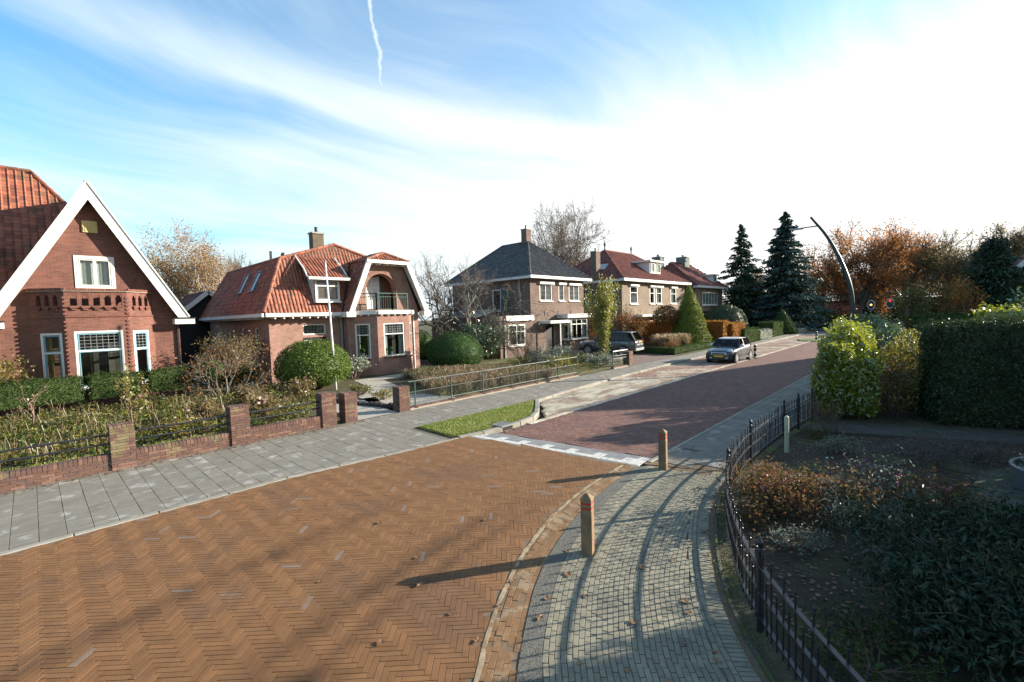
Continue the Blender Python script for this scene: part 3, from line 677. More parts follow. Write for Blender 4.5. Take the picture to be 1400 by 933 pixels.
def window(parent, O, u, a, b, c, d, mf=None, cols=(1,), rows=(1,), fw_=.07, rec=.06, msash=None, sill=True, curtain=None, bars=0, label=None, mg=None, room=True, name='window'):
    """framed window filling an opening: frame with sashes, one pane for each light, sill, curtain"""
    mf = mf or M_white; O = Vector(O); u = Vector(u).normalized(); n = u.cross(Z)
    P = lambda x, z, dd: O+u*x+Z*z-n*dd
    fr = MB()
    def bar(x0, x1, z0, z1, d0, d1):
        c_ = P((x0+x1)/2, (z0+z1)/2, (d0+d1)/2); fr.obox(c_, u*((x1-x0)/2), n*((d1-d0)/2), Z*((z1-z0)/2))
    e = .002
    bar(a+e, a+fw_, c+e, d-e, rec, rec+.07); bar(b-fw_, b-e, c+e, d-e, rec, rec+.07)
    bar(a+fw_, b-fw_, d-fw_, d-e, rec+.001, rec+.069); bar(a+fw_, b-fw_, c+e, c+fw_, rec+.001, rec+.069)
    W, H = b-a-2*fw_, d-c-2*fw_; cs = np.cumsum([0]+list(cols))/sum(cols); rs_ = np.cumsum([0]+list(rows))/sum(rows)
    for k in range(1, len(cols)): x = a+fw_+W*cs[k]; bar(x-.028, x+.028, c+fw_, d-fw_, rec+.004, rec+.066)
    for k in range(1, len(rows)): z = c+fw_+H*rs_[k]; bar(a+fw_, b-fw_, z-.03, z+.03, rec-.004, rec+.072)
    w = fr.build(name, mf, parent)
    if label: w['label'] = label
    for i in range(len(cols)):
        for j in range(len(rows)):
            x0, x1 = a+fw_+W*cs[i]+.02, a+fw_+W*cs[i+1]-.02; z0, z1 = c+fw_+H*rs_[j]+.02, c+fw_+H*rs_[j+1]-.02
            g = MB(); cc = P((x0+x1)/2, (z0+z1)/2, rec+.045); g.obox(cc, u*((x1-x0)/2), n*.004, Z*((z1-z0)/2)); g.build('pane', mg or M_glass, w)
            if msash:
                s = MB(); t_ = .035
                for (q0, q1, r0_, r1_) in ((x0, x0+t_, z0, z1), (x1-t_, x1, z0, z1), (x0+t_, x1-t_, z0, z0+t_), (x0+t_, x1-t_, z1-t_, z1)):
                    s.obox(P((q0+q1)/2, (r0_+r1_)/2, rec+.028), u*((q1-q0)/2), n*.016, Z*((r1_-r0_)/2))
                s.build('sash', msash, w)
            if bars and j == len(rows)-1:
                s = MB(); nb = max(2, int((x1-x0)/.16)); nh = bars
                for k in range(1, nb): xx = x0+(x1-x0)*k/nb; s.obox(P(xx, (z0+z1)/2, rec+.032), u*.008, n*.006, Z*((z1-z0)/2))
                for k in range(1, nh): zz = z0+(z1-z0)*k/nh; s.obox(P((x0+x1)/2, zz, rec+.030), u*((x1-x0)/2), n*.006, Z*.008)
                s.build('glazing_bars', M_lead, w)
    if sill:
        s = MB(); s.obox(P((a+b)/2, c-.035, rec-.055), u*((b-a)/2+.04), n*.075, Z*.033); s.build('sill', mf if sill is True else sill, w)
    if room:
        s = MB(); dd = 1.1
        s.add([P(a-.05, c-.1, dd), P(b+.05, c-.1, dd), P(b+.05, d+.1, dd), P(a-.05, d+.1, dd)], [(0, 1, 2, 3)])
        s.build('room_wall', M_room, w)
    if curtain:
        mc, where = curtain; s = MB(); zz0, zz1 = c+.06, d-.05
        spans = {'left': [(a+.05, a+.05+(b-a)*.24)], 'right': [(b-.05-(b-a)*.24, b-.05)], 'both': [(a+.05, a+.05+(b-a)*.2), (b-.05-(b-a)*.2, b-.05)], 'full': [(a+.04, b-.04)]}[where]
        for (x0, x1) in spans:
            k = max(4, int((x1-x0)/.05)); pts = []
            for i in range(k+1): pts.append((x0+(x1-x0)*i/k, rec+.17+.02*math.sin(i*1.9)))
            for (p, q) in zip(pts[:-1], pts[1:]): s.add([P(p[0], zz0, p[1]), P(q[0], zz0, q[1]), P(q[0], zz1, q[1]), P(p[0], zz1, p[1])], [(0, 1, 2, 3)])
        s.build('curtain', mc, w)
    return w

def tile_field(polys, tw=.235, tl=.33, amp=.045, lip=.03, prof=None):
    """pantiles over planar roof faces (each listed eave-first: first edge is the eave)"""
    VV = []; FF = []; base = 0
    seg = 5; prof = prof or [-.25, .75, 1.0, .55, -.05, -.25]
    for poly in polys:
        P = [Vector(p) for p in poly]; e = (P[1]-P[0]).normalized(); nrm = None
        for i in range(2, len(P)):
            c = (P[1]-P[0]).cross(P[i]-P[0])
            if c.length > 1e-4: nrm = c.normalized(); break
        if nrm.z < 0: nrm = -nrm
        s = nrm.cross(e).normalized()
        if s.z < 0: s = -s
        Q = [((p-P[0]).dot(e), (p-P[0]).dot(s)) for p in P]
        u0_, u1_ = min(q[0] for q in Q), max(q[0] for q in Q); v1_ = max(q[1] for q in Q)
        uu, vv = np.meshgrid(np.arange(u0_+tw/2, u1_, tw), np.arange(tl*.5-.05, v1_, tl)); C = np.column_stack([uu.ravel(), vv.ravel()])
        C = C[inside(Q, C) | inside(Q, C+[tw*.3, 0]) & inside(Q, C-[0, tl*.3])]
        n = len(C)
        if n == 0: continue
        T = []
        for k in range(seg+1): T.append(((k/seg-.5)*tw*1.02, -tl*.53, prof[k]*amp+lip))
        for k in range(seg+1): T.append(((k/seg-.5)*tw*1.02, tl*.5, prof[k]*amp+.006))
        for k in range(seg+1): T.append(((k/seg-.5)*tw*1.02, -tl*.53, -.004))
        T = np.array(T)
        jit = rng.normal(0, .0035, (n, 1)); tw_j = rng.normal(0, .01, (n, 1))
        U = C[:, 0:1]+T[None, :, 0]; Vv = C[:, 1:2]+T[None, :, 1]; H = T[None, :, 2]+jit+T[None, :, 0]*tw_j
        e_, s_, n_, o_ = map(np.array, (e, s, nrm, P[0]))
        W = o_+U[..., None]*e_+Vv[..., None]*s_+H[..., None]*n_
        m1 = seg+1; F = [(k, k+1, m1+k+1, m1+k) for k in range(seg)]+[(2*m1+k, 2*m1+k+1, k+1, k) for k in range(seg)]
        F = np.array(F); FF.append((F[None]+(np.arange(n)*len(T))[:, None, None]).reshape(-1, 4)+base); VV.append(W.reshape(-1, 3)); base += n*len(T)
    return np.concatenate(VV), np.concatenate(FF)

def roof(parent, polys, mtile, munder, thick=.10, tw=.235, tl=.33, amp=.034, hips=(), mcap=None, cap_r=.085, name='roof', prof=None):
    mb = MB()
    for poly in polys: mb.prism(poly, (0, 0, -thick))
    r = mb.build(name, munder, parent)
    V, F = tile_field(polys, tw, tl, amp, min(.03, tl*.09), prof)
    o = mesh_np('roof_tiles', V, F, mtile, r, smooth=False); o['kind'] = 'stuff'
    if hips:
        c = MB()
        for (a, b) in hips:
            a, b = Vector(a), Vector(b); d = b-a; n = max(1, int(d.length/.36)); d /= n
            for i in range(n): c.tube([a+d*i+Z*.03, a+d*(i+1.06)+Z*.03], [cap_r*1.08, cap_r*.9], 8)
        o = c.build('ridge_tiles', mcap or mtile, r); o['kind'] = 'stuff'
    return r

def chimney(parent, x, y, z0, z1, wx, wy, m, pots=1, cap=True, mpot=None):
    c = MB().box(x-wx/2, x+wx/2, y-wy/2, y+wy/2, z0, z1).build('chimney', m, parent)
    if cap: MB().box(x-wx/2-.05, x+wx/2+.05, y-wy/2-.05, y+wy/2+.05, z1, z1+.09).build('chimney_cap', M_concrete, c)
    for k in range(pots):
        yy = y+(k-(pots-1)/2)*.34
        MB().lathe([(.10, 0), (.11, .06), (.085, .1), (.085, .3), (.10, .34)], (x, yy, z1+.085), 10).build('chimney_pot', mpot or M_iron, c)
    return c

def boxpart(name, m, parent, *b, bevel=0.0):
    return MB().box(*b).build(name, m, parent, bevel=bevel)
def barpart(name, m, parent, p, q, w, h, up=None): return MB().bar(p, q, w, h, up).build(name, m, parent)

B_red = brickmat('brick_red', (.215, .088, .065), (.135, .056, .046), (.175, .11, .085))
B_pink = brickmat('brick_pink', (.35, .185, .145), (.25, .125, .10), (.34, .255, .20))
B_brown = brickmat('brick_brown', (.185, .122, .098), (.12, .080, .068), (.21, .17, .14))
B_tan = brickmat('brick_tan', (.235, .18, .13), (.175, .132, .098), (.25, .205, .155))
T_red = mat('tile_red', None, .62, .18, 3, island=.22, ramp=[(0, (.29, .100, .058)), (.45, (.245, .085, .052)), (.72, (.325, .125, .075)), (.9, (.20, .078, .052))], col2=(.16, .085, .052), patch=.22, pscale=1.2)
T_black = mat('tile_black', None, .42, .2, 3, island=.2, ramp=[(0, (.066, .062, .057)), (.5, (.054, .051, .048)), (.8, (.088, .082, .075))], spec=.5)
T_russet = mat('tile_russet', None, .7, .18, 3, island=.2, ramp=[(0, (.215, .070, .050)), (.5, (.18, .062, .047)), (.8, (.24, .085, .060))])
T_dull = mat('tile_dull', None, .75, .18, 3, island=.2, ramp=[(0, (.13, .055, .045)), (.5, (.10, .045, .04)), (.8, (.15, .07, .055))])

# ================================================================== house with the white bargeboard gable
h = thing('gable_house', 'red brick house with steep white bargeboard gable and pierced brick balcony', 'house', (-25.4, 1.95, 0))
FX = -25.4; AP = 8.85; YC = 1.92
gO = (FX, 0, 0)
gw = dict(u0=1.38, u1=2.62, z0=4.72, z1=6.08)
wall('front_wall', h, B_red, gO, (0, 1, 0), [(-0.95, 3.35), (-.70, 3.9), (YC, AP-.25), (4.55, 3.9), (4.72, 3.35)], [gw, dict(u0=.75, u1=3.1, z0=.8, z1=3.3)])
wall('side_wall', h, B_red, (FX-8.4, 4.72, 0), (-1, 0, 0), [(-8.4, 3.4), (0, 3.4)])
wall('left_wall', h, B_red, (FX-.05, -9.2, 0), (0, 1, 0), [(0, 3.3), (8.25, 3.3)], [dict(u0=5.6, u1=6.8, z0=.9, z1=2.8)])
window(h, (FX-.05, -9.2, 0), (0, 1, 0), 5.6, 6.8, .9, 2.8, rows=(2, 1), msash=M_blue)
wall('back_wall', h, B_red, (FX-8.4, -9.2, 0), (0, 1, 0), [(0, 3.3), (13.92, 3.3)])
wall('end_wall', h, B_red, (FX-8.4, -9.2, 0), (1, 0, 0), [(0, 3.3), (8.35, 3.3)])
window(h, gO, (0, 1, 0), 1.38, 2.62, 4.72, 6.08, cols=(1, 1), fw_=.13, rec=-.03, msash=M_white, curtain=(M_curtain, 'full'), label='white casement window under the gable')
# main hipped roof and the cross gable
RX, RZ = -29.6, 10.15; E = 3.42; ry1 = .45; ry0 = -5.2
A0, A1 = (FX+.35, -9.6, E), (FX+.35, 5.05, E); B0, B1 = (FX-8.8, -9.6, E), (FX-8.8, 5.05, E); R0, R1 = (RX, ry0, RZ), (RX, ry1, RZ)
gA = (FX+.42, YC, AP+.08)
xm = RX+(RZ-gA[2])*(FX+.35-RX)/(RZ-E)
GL, GR = YC-3.02, YC+3.02; GE = 3.50
def onmain(y, z): return (RX+(RZ-z)*(FX+.35-RX)/(RZ-E), y, z)
vv = onmain(1.635, 8.42); A1b = (FX-.02, 5.05, E)
roof(h, [[A0, (FX+.35, GL-.02, E), vv, R1, R0], [A1b, B1, R1], [B0, B1, R1, R0], [B0, A0, R0],
         [(FX+.42, GR, GE), (FX-4.4, GR, GE), onmain(YC, gA[2]), gA], [(FX+.42, GL, GE), (FX+.33, GL, GE), onmain(YC, gA[2]), gA]],
     T_red, mat('roof_board', (.12, .07, .05), .9, .2), hips=[(R1, R0), (vv, R1), (gA, onmain(YC, gA[2])), (B1, R1)], tl=.20, amp=.05, prof=[.0, .02, .06, .04, 1.0, .1])
for s, ye in ((1, GR), (-1, GL)):
    # white bargeboards: a wide board with a narrow moulding above
    d = Vector((0, ye+.10*s, GE-.12))-Vector((0, YC, AP+.02)); p = Vector((FX+.44, YC, AP-.06)); q = p+d
    nrm = Vector((0, -d.z, d.y)).normalized()*(1 if s > 0 else -1)
    nrm = nrm if nrm.z > 0 else -nrm
    w_ = .36; mb = MB()
    a = Vector((FX+.40, YC, AP+.14)); b = a+d*1.0; a2 = Vector((FX+.40, YC, AP+.14-w_*1.95)); b2 = b-nrm*w_ ; b2.y = b.y-s*.02; 
    b2 = Vector((b.x, b.y-s*.42, b.z))
    mb.prism([a, b, b2, a2], (.06, 0, 0)).build('bargeboard', M_white, h)
    barpart('bargeboard_moulding', M_white, h, a+Vector((.04, 0, .03)), b+Vector((.04, 0, .03)), .12, .05, up=nrm)
    boxpart('eave_return', M_white, h, FX-.1, FX+.56, YC+s*2.55 if s > 0 else YC-3.30, YC+3.30 if s > 0 else YC-2.55, GE-.30, GE-.06)
    boxpart('eave_return_cap', M_iron, h, FX-.1, FX+.60, YC+s*2.53 if s > 0 else YC-3.34, YC+3.34 if s > 0 else YC-2.53, GE-.06, GE-.02)
    # soffit under the verge
    MB().prism([(FX+.01, YC, AP-.10), (FX+.39, YC, AP-.10), (FX+.39, ye-s*.1, GE), (FX+.01, ye-s*.1, GE)], (0, 0, -.05)).build('soffit', M_cream, h)
boxpart('gutter', M_white, h, FX-8.8, FX+.2, 4.95, 5.10, E-.16, E)
boxpart('gutter', M_white, h, FX+.2, FX+.42, -9.6, GL-.5, E-.18, E-.02)
pl = boxpart('plaque', mat('ochre_relief', (.58, .46, .20), .7, .3, 30, bump=1.0, bscale=22), h, FX-.02, FX+.06, 1.70, 2.18, 7.02, 7.50, bevel=.02)
for k in range(9):
    MB().obox((FX+.065, 1.76+.045*k+random.uniform(-.01, .01), 7.26+random.uniform(-.14, .14)), (.012, 0, 0), (0, .016, 0), (0, 0, .07)).build('plaque_relief', MATS['ochre_relief'], pl)
# dormer in the left slope
dm = boxpart('dormer', mat('slate_side', (.10, .11, .13), .7, .2), h, RX+1.7, FX-.5, -3.0, -.98, 4.9, 6.42)
boxpart('dormer_roof', M_white, dm, RX+1.6, FX-.25, -3.2, -.75, 6.42, 6.66)
window(dm, (FX-.497, 0, 0), (0, 1, 0), -2.8, -1.12, 5.1, 6.3, cols=(1, 1), rec=-.07, sill=False, room=False, curtain=None)
# bay with the balcony
BX = -24.55; bp = [(FX, .05), (BX, .98), (BX, 2.84), (FX, 3.80)]
def chain_walls(parent, name, m, pts, top, ops=None, z0=0.0, depth=.12):
    res = []
    for i in range(len(pts)-1):
        a, b = Vector((*pts[i], 0)), Vector((*pts[i+1], 0)); u = b-a; L = u.length
        res.append((a, u.normalized(), L)); wall(name, parent, m, a, u, [(0, top), (L, top)], (ops or {}).get(i, ()), z0, depth)
    return res
Ls = [math.dist(bp[i], bp[i+1]) for i in range(3)]
def bal(L, n, w, g0):
    st = L/2-(n-1)*g0/2; return [dict(u0=st+i*g0-w/2, u1=st+i*g0+w/2, z0=4.02, z1=4.50) for i in range(n)]
ops = {0: [dict(u0=.30, u1=1.08, z0=.75, z1=2.98)]+bal(Ls[0], 3, .17, .30), 1: [dict(u0=.20, u1=1.66, z0=.75, z1=3.02)]+bal(Ls[1], 5, .20, .335), 2: [dict(u0=.18, u1=.96, z0=.75, z1=2.98)]+bal(Ls[2], 3, .17, .30)}
seg = chain_walls(h, 'bay_wall', B_red, bp, 4.58, ops, depth=.22)
for i, (a, u, L) in enumerate(seg):
    o = ops[i][0]
    window(h, a, u, o['u0'], o['u1'], o['z0'], o['z1'], rows=(2.0, 1), fw_=.085, rec=.0, msash=M_blue, bars=5 if i else 0, curtain=(M_ochre, 'left') if i == 0 else None, label='bay window with leaded top light and grey-blue sashes')
    n = u.cross(Z)
    # coping of bricks on edge, piece by piece
    nb = int(L/.085); core = MB(); core.bar(a+u*-.03+Z*4.60-n*.09, a+u*(L+.03)+Z*4.60-n*.09, .30, .05); cp = core.build('balcony_coping', M_mortar, h)
    for k in range(nb): MB().obox(a+u*((k+.5)*L/nb)+Z*4.655-n*.09, u*(L/nb/2-.005), n*.165, Z*.05).build('coping_brick', mat('brick_piece', (.19, .078, .056), .85, .2, 8, island=.22, bump=.3), cp)
    # corbels under the openings and inner parapet face
    for o2 in ops[i][1:]:
        c = (o2['u0']+o2['u1'])/2; mb = MB(); mb.obox(a+u*c+Z*3.96+n*.03, u*.12, n*.06, Z*.035); mb.obox(a+u*c+Z*3.89+n*.02, u*.075, n*.04, Z*.04); mb.build('corbel', MATS['brick_piece'], h)
        MB().obox(a+u*c+Z*4.47-n*.11, u*((o2['u1']-o2['u0'])/2-.002), n*.10, Z*.03).build('opening_lintel', MATS['brick_piece'], h)
        for s in (-1, 1): MB().obox(a+u*(c+s*((o2['u1']-o2['u0'])/2-.022))+Z*4.40-n*.11, u*.02, n*.1, Z*.04).build('opening_shoulder', MATS['brick_piece'], h)
    mb = MB(); mb.add([a+u*0+Z*3.78-n*.21, a+u*L+Z*3.78-n*.21, a+u*L+Z*3.98-n*.21, a+Z*3.98-n*.21], [(3, 2, 1, 0)]); mb.build('parapet_inner', B_red, h)
    barpart('string_course', MATS['brick_piece'], h, a+Z*3.60+n*.012, a+u*L+Z*3.60+n*.012, .05, .06)
mb = MB(); mb.prism([(FX, .1, 3.72), (BX-.05, 1.0, 3.72), (BX-.05, 2.82, 3.72), (FX, 3.75, 3.72)], (0, 0, .05)); mb.build('balcony_floor', M_lead, h)
# toothed corner bricks of the bay
for (cx_, cy_) in ((BX, .98), (BX, 2.84)):
    for k in range(23):
        z = .9+k*.156
        if 3.55 < z < 3.68: continue
        mb = MB(); mb.obox((cx_-.01, cy_, z), (.045, 0, 0), (0, .055, 0), (0, 0, .036)); mb.build('corner_brick', MATS['brick_piece'], h)
boxpart('downpipe', M_iron, h, FX+.02, FX+.09, 4.60, 4.67, 0, GE-.3)

# ================================================================== half-hipped house with loggia
h = thing('loggia_house', 'brick house with orange pantiles, rounded loggia gable and green balcony railing', 'house', (-24.7, 12.6, 0))
WX = -24.7; GX = -24.15; E = 3.62
wall('front_wall', h, B_pink, (WX, 0, 0), (0, 1, 0), [(8.3, E), (12.2, E)], [dict(u0=9.95, u1=11.25, z0=0, z1=2.28), dict(u0=9.98, u1=11.22, z0=2.42, z1=3.0)])
wall('left_wall', h, B_pink, (-35.6, 8.3, 0), (1, 0, 0), [(0, E), (10.9, E)], [dict(u0=8.6, u1=9.3, z0=.9, z1=2.9), dict(u0=6.4, u1=7.1, z0=.9, z1=2.9)])
for a_, b_ in ((8.6, 9.3), (6.4, 7.1)): window(h, (-35.6, 8.3, 0), (1, 0, 0), a_, b_, .9, 2.9, rows=(2, 1))
wall('back_wall', h, B_pink, (-35.6, 16.95, 0), (0, -1, 0), [(0, E), (8.65, E)])
wall('right_wall', h, B_pink, (WX+.5, 16.95, 0), (-1, 0, 0), [(0, E), (11.4, E)])
window(h, (WX, 0, 0), (0, 1, 0), 9.98, 11.22, 2.42, 3.0, bars=5, mf=M_white, sill=False, label='fan light with coloured leaded squares above the door')
dr = MB(); dr.box(WX-.12, WX-.06, 9.97, 11.23, .0, 2.27).build('front_door', M_dark, h)
d1 = boxpart('door_panel', M_white, h, WX-.058, WX-.02, 10.02, 10.42, .3, 2.15); boxpart('door_panel', M_iron, h, WX-.058, WX-.02, 10.47, 11.18, .1, 2.15)
# main roof: front slope, broken side slopes, flat upper slopes to the ridge
ex = WX+.45; sl_ = 2.073
K = (-25.62, 9.35, 6.52); K2 = (-25.62, 15.85, 6.52); AX = (-26.12, 12.6, 7.60)
KB, KB2, AB = (-34.8, 9.35, 6.52), (-34.8, 15.85, 6.52), (-34.4, 12.6, 7.60)
eL0, eR0 = (ex, 7.95, E), (ex, 17.3, E); eL1, eR1 = (-36.0, 7.95, E), (-36.0, 17.3, E)
G_l, G_r, G_zt, G_e = 12.05, 17.35, 6.52, 3.62
roof(h, [[eL0, (ex, 12.15, E), (-25.64, 13.42, 6.51), K2, AX, K], [eL1, eL0, K, KB], [K, KB, AB, AX], [eR0, eR1, KB2, K2], [K2, KB2, AB, AX], [eL1, eR1, KB2, AB, KB]], T_red, MATS['roof_board'], tw=.185, tl=.27, amp=.038,
     hips=[(eL0, K), (K, AX), (AX, K2), (K, KB), (AX, AB), (eL1, KB)])
barpart('lead_valley', M_iron, h, (ex+.05, 12.02, E+.05), (-25.62, 13.36, 6.62), .16, .05, up=(1, 0, .4))
# gable wing in front: steep sides, small hip on top
gx1 = GX+.55; gtl, gtr = 13.33, 16.02; ac = (gtl+gtr)/2; tipx = GX-.05
backx = -25.5
roof(h, [[(gx1, G_l, G_e), (backx+.9, G_l, G_e), (backx, gtl, G_zt), (gx1, gtl, G_zt)], [(gx1, G_r, G_e), (backx+.9, G_r, G_e), (backx, gtr, G_zt), (gx1, gtr, G_zt)],
         [(gx1, gtl-.1, G_zt), (gx1, gtr+.1, G_zt), (tipx, ac, 7.04)], [(gx1, gtl-.05, G_zt), (backx-.3, gtl-.05, G_zt), (backx-.4, ac, 7.04), (tipx, ac, 7.04)], [(gx1, gtr+.05, G_zt), (backx-.3, gtr+.05, G_zt), (backx-.4, ac, 7.04), (tipx, ac, 7.04)]],
     T_red, MATS['roof_board'], tw=.185, tl=.27, amp=.038, hips=[((gx1, gtl-.08, G_zt), (tipx, ac, 7.04)), ((gx1, gtr+.08, G_zt), (tipx, ac, 7.04)), ((tipx, ac, 7.04), (backx-.4, ac, 7.04))], name='wing_roof')
wall('gable_wall', h, B_pink, (GX, 0, 0), (0, 1, 0), [(12.2, 3.6), (12.42, 4.0), (13.45, 6.4), (15.9, 6.4), (16.85, 4.0), (16.95, 3.6)], [dict(u0=13.42, u1=15.42, z0=3.72, z1=5.82, arch=True)], z0=3.3, depth=.45)
wall('gable_base', h, B_pink, (GX, 0, 0), (0, 1, 0), [(12.2, 3.3), (16.95, 3.3)], [dict(u0=12.6, u1=16.4, z0=.4, z1=3.1)])
wall('wing_side', h, B_pink, (WX-.1, 12.2, 0), (1, 0, 0), [(0, 3.6), (GX-WX+.1, 3.6)])
wall('wing_side', h, B_pink, (GX, 16.95, 0), (-1, 0, 0), [(0, 3.6), (.6, 3.6)])
# arch ring of bricks on end
for k in range(34):
    t_ = math.pi*(k+.5)/34; c_ = Vector((GX+.012, 14.42-math.cos(t_)*1.12, 4.82+math.sin(t_)*1.12)); rd_ = Vector((0, -math.cos(t_), math.sin(t_))); tg = Vector((0, math.sin(t_), math.cos(t_)))
    MB().obox(c_, (.02, 0, 0), rd_*.105, tg*.044).build('arch_brick', mat('brick_piece_pale', (.27, .15, .115), .85, .2, 8, island=.22), h)
LD = GX-.85
lg = MB(); lg.add([(LD, 12.9, 3.72), (GX-.45, 12.9, 3.72), (GX-.45, 16.2, 3.72), (LD, 16.2, 3.72)], [(0, 1, 2, 3)])
lg.add([(LD, 12.9, 3.72), (LD, 16.2, 3.72), (LD, 16.2, 6.1), (LD, 12.9, 6.1)], [(0, 1, 2, 3)])
lg.add([(LD, 15.5, 3.72), (GX-.45, 15.5, 3.72), (GX-.45, 15.5, 6.1), (LD, 15.5, 6.1)], [(3, 2, 1, 0)])
lg.build('loggia', mat('loggia_wood', (.16, .07, .045), .8, .2, 6), h)
dr = MB()
for yy in (13.75, 14.22, 14.70): dr.box(LD+.02, LD+.08, yy-.05, yy+.05, 3.75, 5.75)
dr.box(LD+.02, LD+.07, 13.8, 14.65, 3.75, 4.30); dr.box(LD+.02, LD+.07, 13.8, 14.65, 5.0, 5.08); dr.build('balcony_door', M_white, h)
boxpart('pane', mat('pale_blind', (.55, .57, .57), .5, .1, 3), h, LD+.03, LD+.045, 13.8, 14.65, 4.31, 5.7)
boxpart('door_jamb', M_green, h, LD+.02, LD+.10, 14.76, 14.86, 3.75, 5.75)
# white frame round the gable
def frame_board(name, p, q, w, t_, m, parent): return MB().bar(p, q, t_, w, up=Vector((1, 0, 0)).cross((Vector(q)-Vector(p)).normalized())).build(name, m, parent)
fx = gx1+.02
for s, yb, yt in ((-1, G_l-.02, gtl-.02), (1, G_r+.02, gtr+.02)):
    mb = MB(); mb.prism([(fx-.08, yb, G_e-.05), (fx-.08, yb-s*.30, G_e-.05), (fx-.08, yt-s*.20, G_zt-.16), (fx-.08, yt+s*.04, G_zt+.02)], (.13, 0, 0)); mb.build('bargeboard', M_white, h)
    boxpart('bargeboard_foot', M_white, h, fx-.5, fx+.07, min(yb+s*.16, yb-s*.38), max(yb+s*.16, yb-s*.38), G_e-.30, G_e-.02)
    MB().prism([(fx-.09, yb-s*.05, G_e), (GX+.01, yb-s*.05, G_e), (GX+.01, yt-s*.05, G_zt-.1), (fx-.09, yt-s*.05, G_zt-.1)], (0, -s*.05, 0)).build('soffit', M_white, h)
boxpart('gable_gutter', M_white, h, fx-.10, fx+.10, gtl-.1, gtr+.1, G_zt-.16, G_zt+.03)
boxpart('gable_soffit', M_white, h, GX, fx-.1, gtl, gtr, G_zt-.13, G_zt-.08)
for k in range(5): boxpart('eave_bracket', M_white, h, GX+.02, fx-.02, gtl+.25+k*.5, gtl+.32+k*.5, G_zt-.24, G_zt-.13)
# bay below the balcony
bp = [(GX, 12.35), (-23.1, 13.45), (-23.1, 15.55), (GX, 16.45)]; Ls = [math.dist(bp[i], bp[i+1]) for i in range(3)]
ops = {0: [dict(u0=.26, u1=1.10, z0=.95, z1=2.92)], 1: [dict(u0=.38, u1=1.75, z0=1.0, z1=2.92)], 2: [dict(u0=.3, u1=1.0, z0=.95, z1=2.92)]}
seg = chain_walls(h, 'bay_wall', B_pink, bp, 3.42, ops)
for i, (a, u, L) in enumerate(seg):
    o = ops[i][0]; w = window(h, a, u, o['u0'], o['u1'], o['z0'], o['z1'], rows=(2.2, 1), fw_=.075, rec=.02, bars=4, sill=mat('brick_piece_dark', (.13, .075, .06), .85, .2), curtain=(M_curtain, 'both'), label='bay window with amber leaded top light')
    n = u.cross(Z)
    barpart('balcony_edge', M_white, h, a+Z*3.54-n*(-.06), a+u*L+Z*3.54-n*(-.06), .26, .22)
    for k in range(int(L/.42)): MB().obox(a+u*(.25+k*.42)+Z*3.40+n*.02, u*.05, n*.1, Z*.045).build('eave_bracket', M_white, h)
    # potted plants standing behind the glass belong to the window
    if i < 2:
        for q in ((.55,) if i == 0 else (.55, .95)):
            MB().lathe([(.09, 0), (.12, .2), (.125, .22)], a+u*q+Z*(1.03)-n*.28, 10).build('flower_pot', mat('grey_pot', (.25, .25, .24), .7, .1), w)
            MB().lathe([(.02, 0), (.15, .08), (.17, .18), (.10, .28), (.02, .3)], a+u*q+Z*1.24-n*.28, 8).build('pot_plant', mat('pot_leaf', (.05, .10, .025), .7, .4, 20), w)
boxpart('balcony_floor', M_lead, h, GX-.02, -23.15, 13.4, 15.6, 3.46, 3.56)
# railing of the balcony
def balcony_rail(parent, pts, z0, z1, m):
    for i in range(len(pts)-1):
        a, b = Vector((*pts[i], 0)), Vector((*pts[i+1], 0))
        barpart('rail', m, parent, a+Z*z1, b+Z*z1, .05, .05); barpart('rail', m, parent, a+Z*(z0+.08), b+Z*(z0+.08), .03, .03); barpart('rail', m, parent, a+Z*(z1-.2), b+Z*(z1-.2), .03, .03)
        L = (b-a).length; n = int(L/.13); mb = MB()
        for k in range(1, n): p = a+(b-a)*(k/n); mb.bar(p+Z*(z0+.08), p+Z*(z1-.2), .016, .016)
        o = mb.build('balusters', m, parent); o['kind'] = 'stuff'
        mb = MB()
        for k in range(n//2):
            p = a+(b-a)*((k*2+1)/n); d = (b-a).normalized(); mb.tube([p+Z*(z1-.1)+(d*math.cos(t_)+Z*math.sin(t_))*.075 for t_ in np.linspace(0, 2*math.pi, 9)], .010, 4, cap=False)
        mb.build('scrollwork', m, parent)
        for p in (a, b): barpart('railing_post', m, parent, p+Z*z0, p+Z*(z1+.02), .06, .06)
balcony_rail(h, [(GX+.15, 12.75), (-23.15, 13.48), (-23.15, 14.5), (-23.15, 15.52)], 3.64, 4.62, M_green)
# eaves
boxpart('gutter', M_white, h, ex-.02, ex+.16, 7.9, G_l, E-.20, E-.02)
boxpart('gutter', M_white, h, -36.1, ex+.16, 7.80, 7.98, E-.20, E-.02)
boxpart('eave_soffit', M_cream, h, WX, ex, 7.98, 12.2, E-.24, E-.19)
for k in range(9): boxpart('eave_bracket', M_white, h, WX+.02, ex+.1, 8.4+k*.43, 8.47+k*.43, E-.31, E-.24)
for k in range(22): boxpart('eave_bracket', M_white, h, -35.4+k*.48, -35.33+k*.48, 7.9, 8.28, E-.30, E-.21)
boxpart('downpipe', M_pipe, h, WX+.02, WX+.13, 12.0, 12.11, 0, E-.2)
boxpart('downpipe', M_white, h, GX+.02, GX+.09, 16.5, 16.57, 0, 3.4)
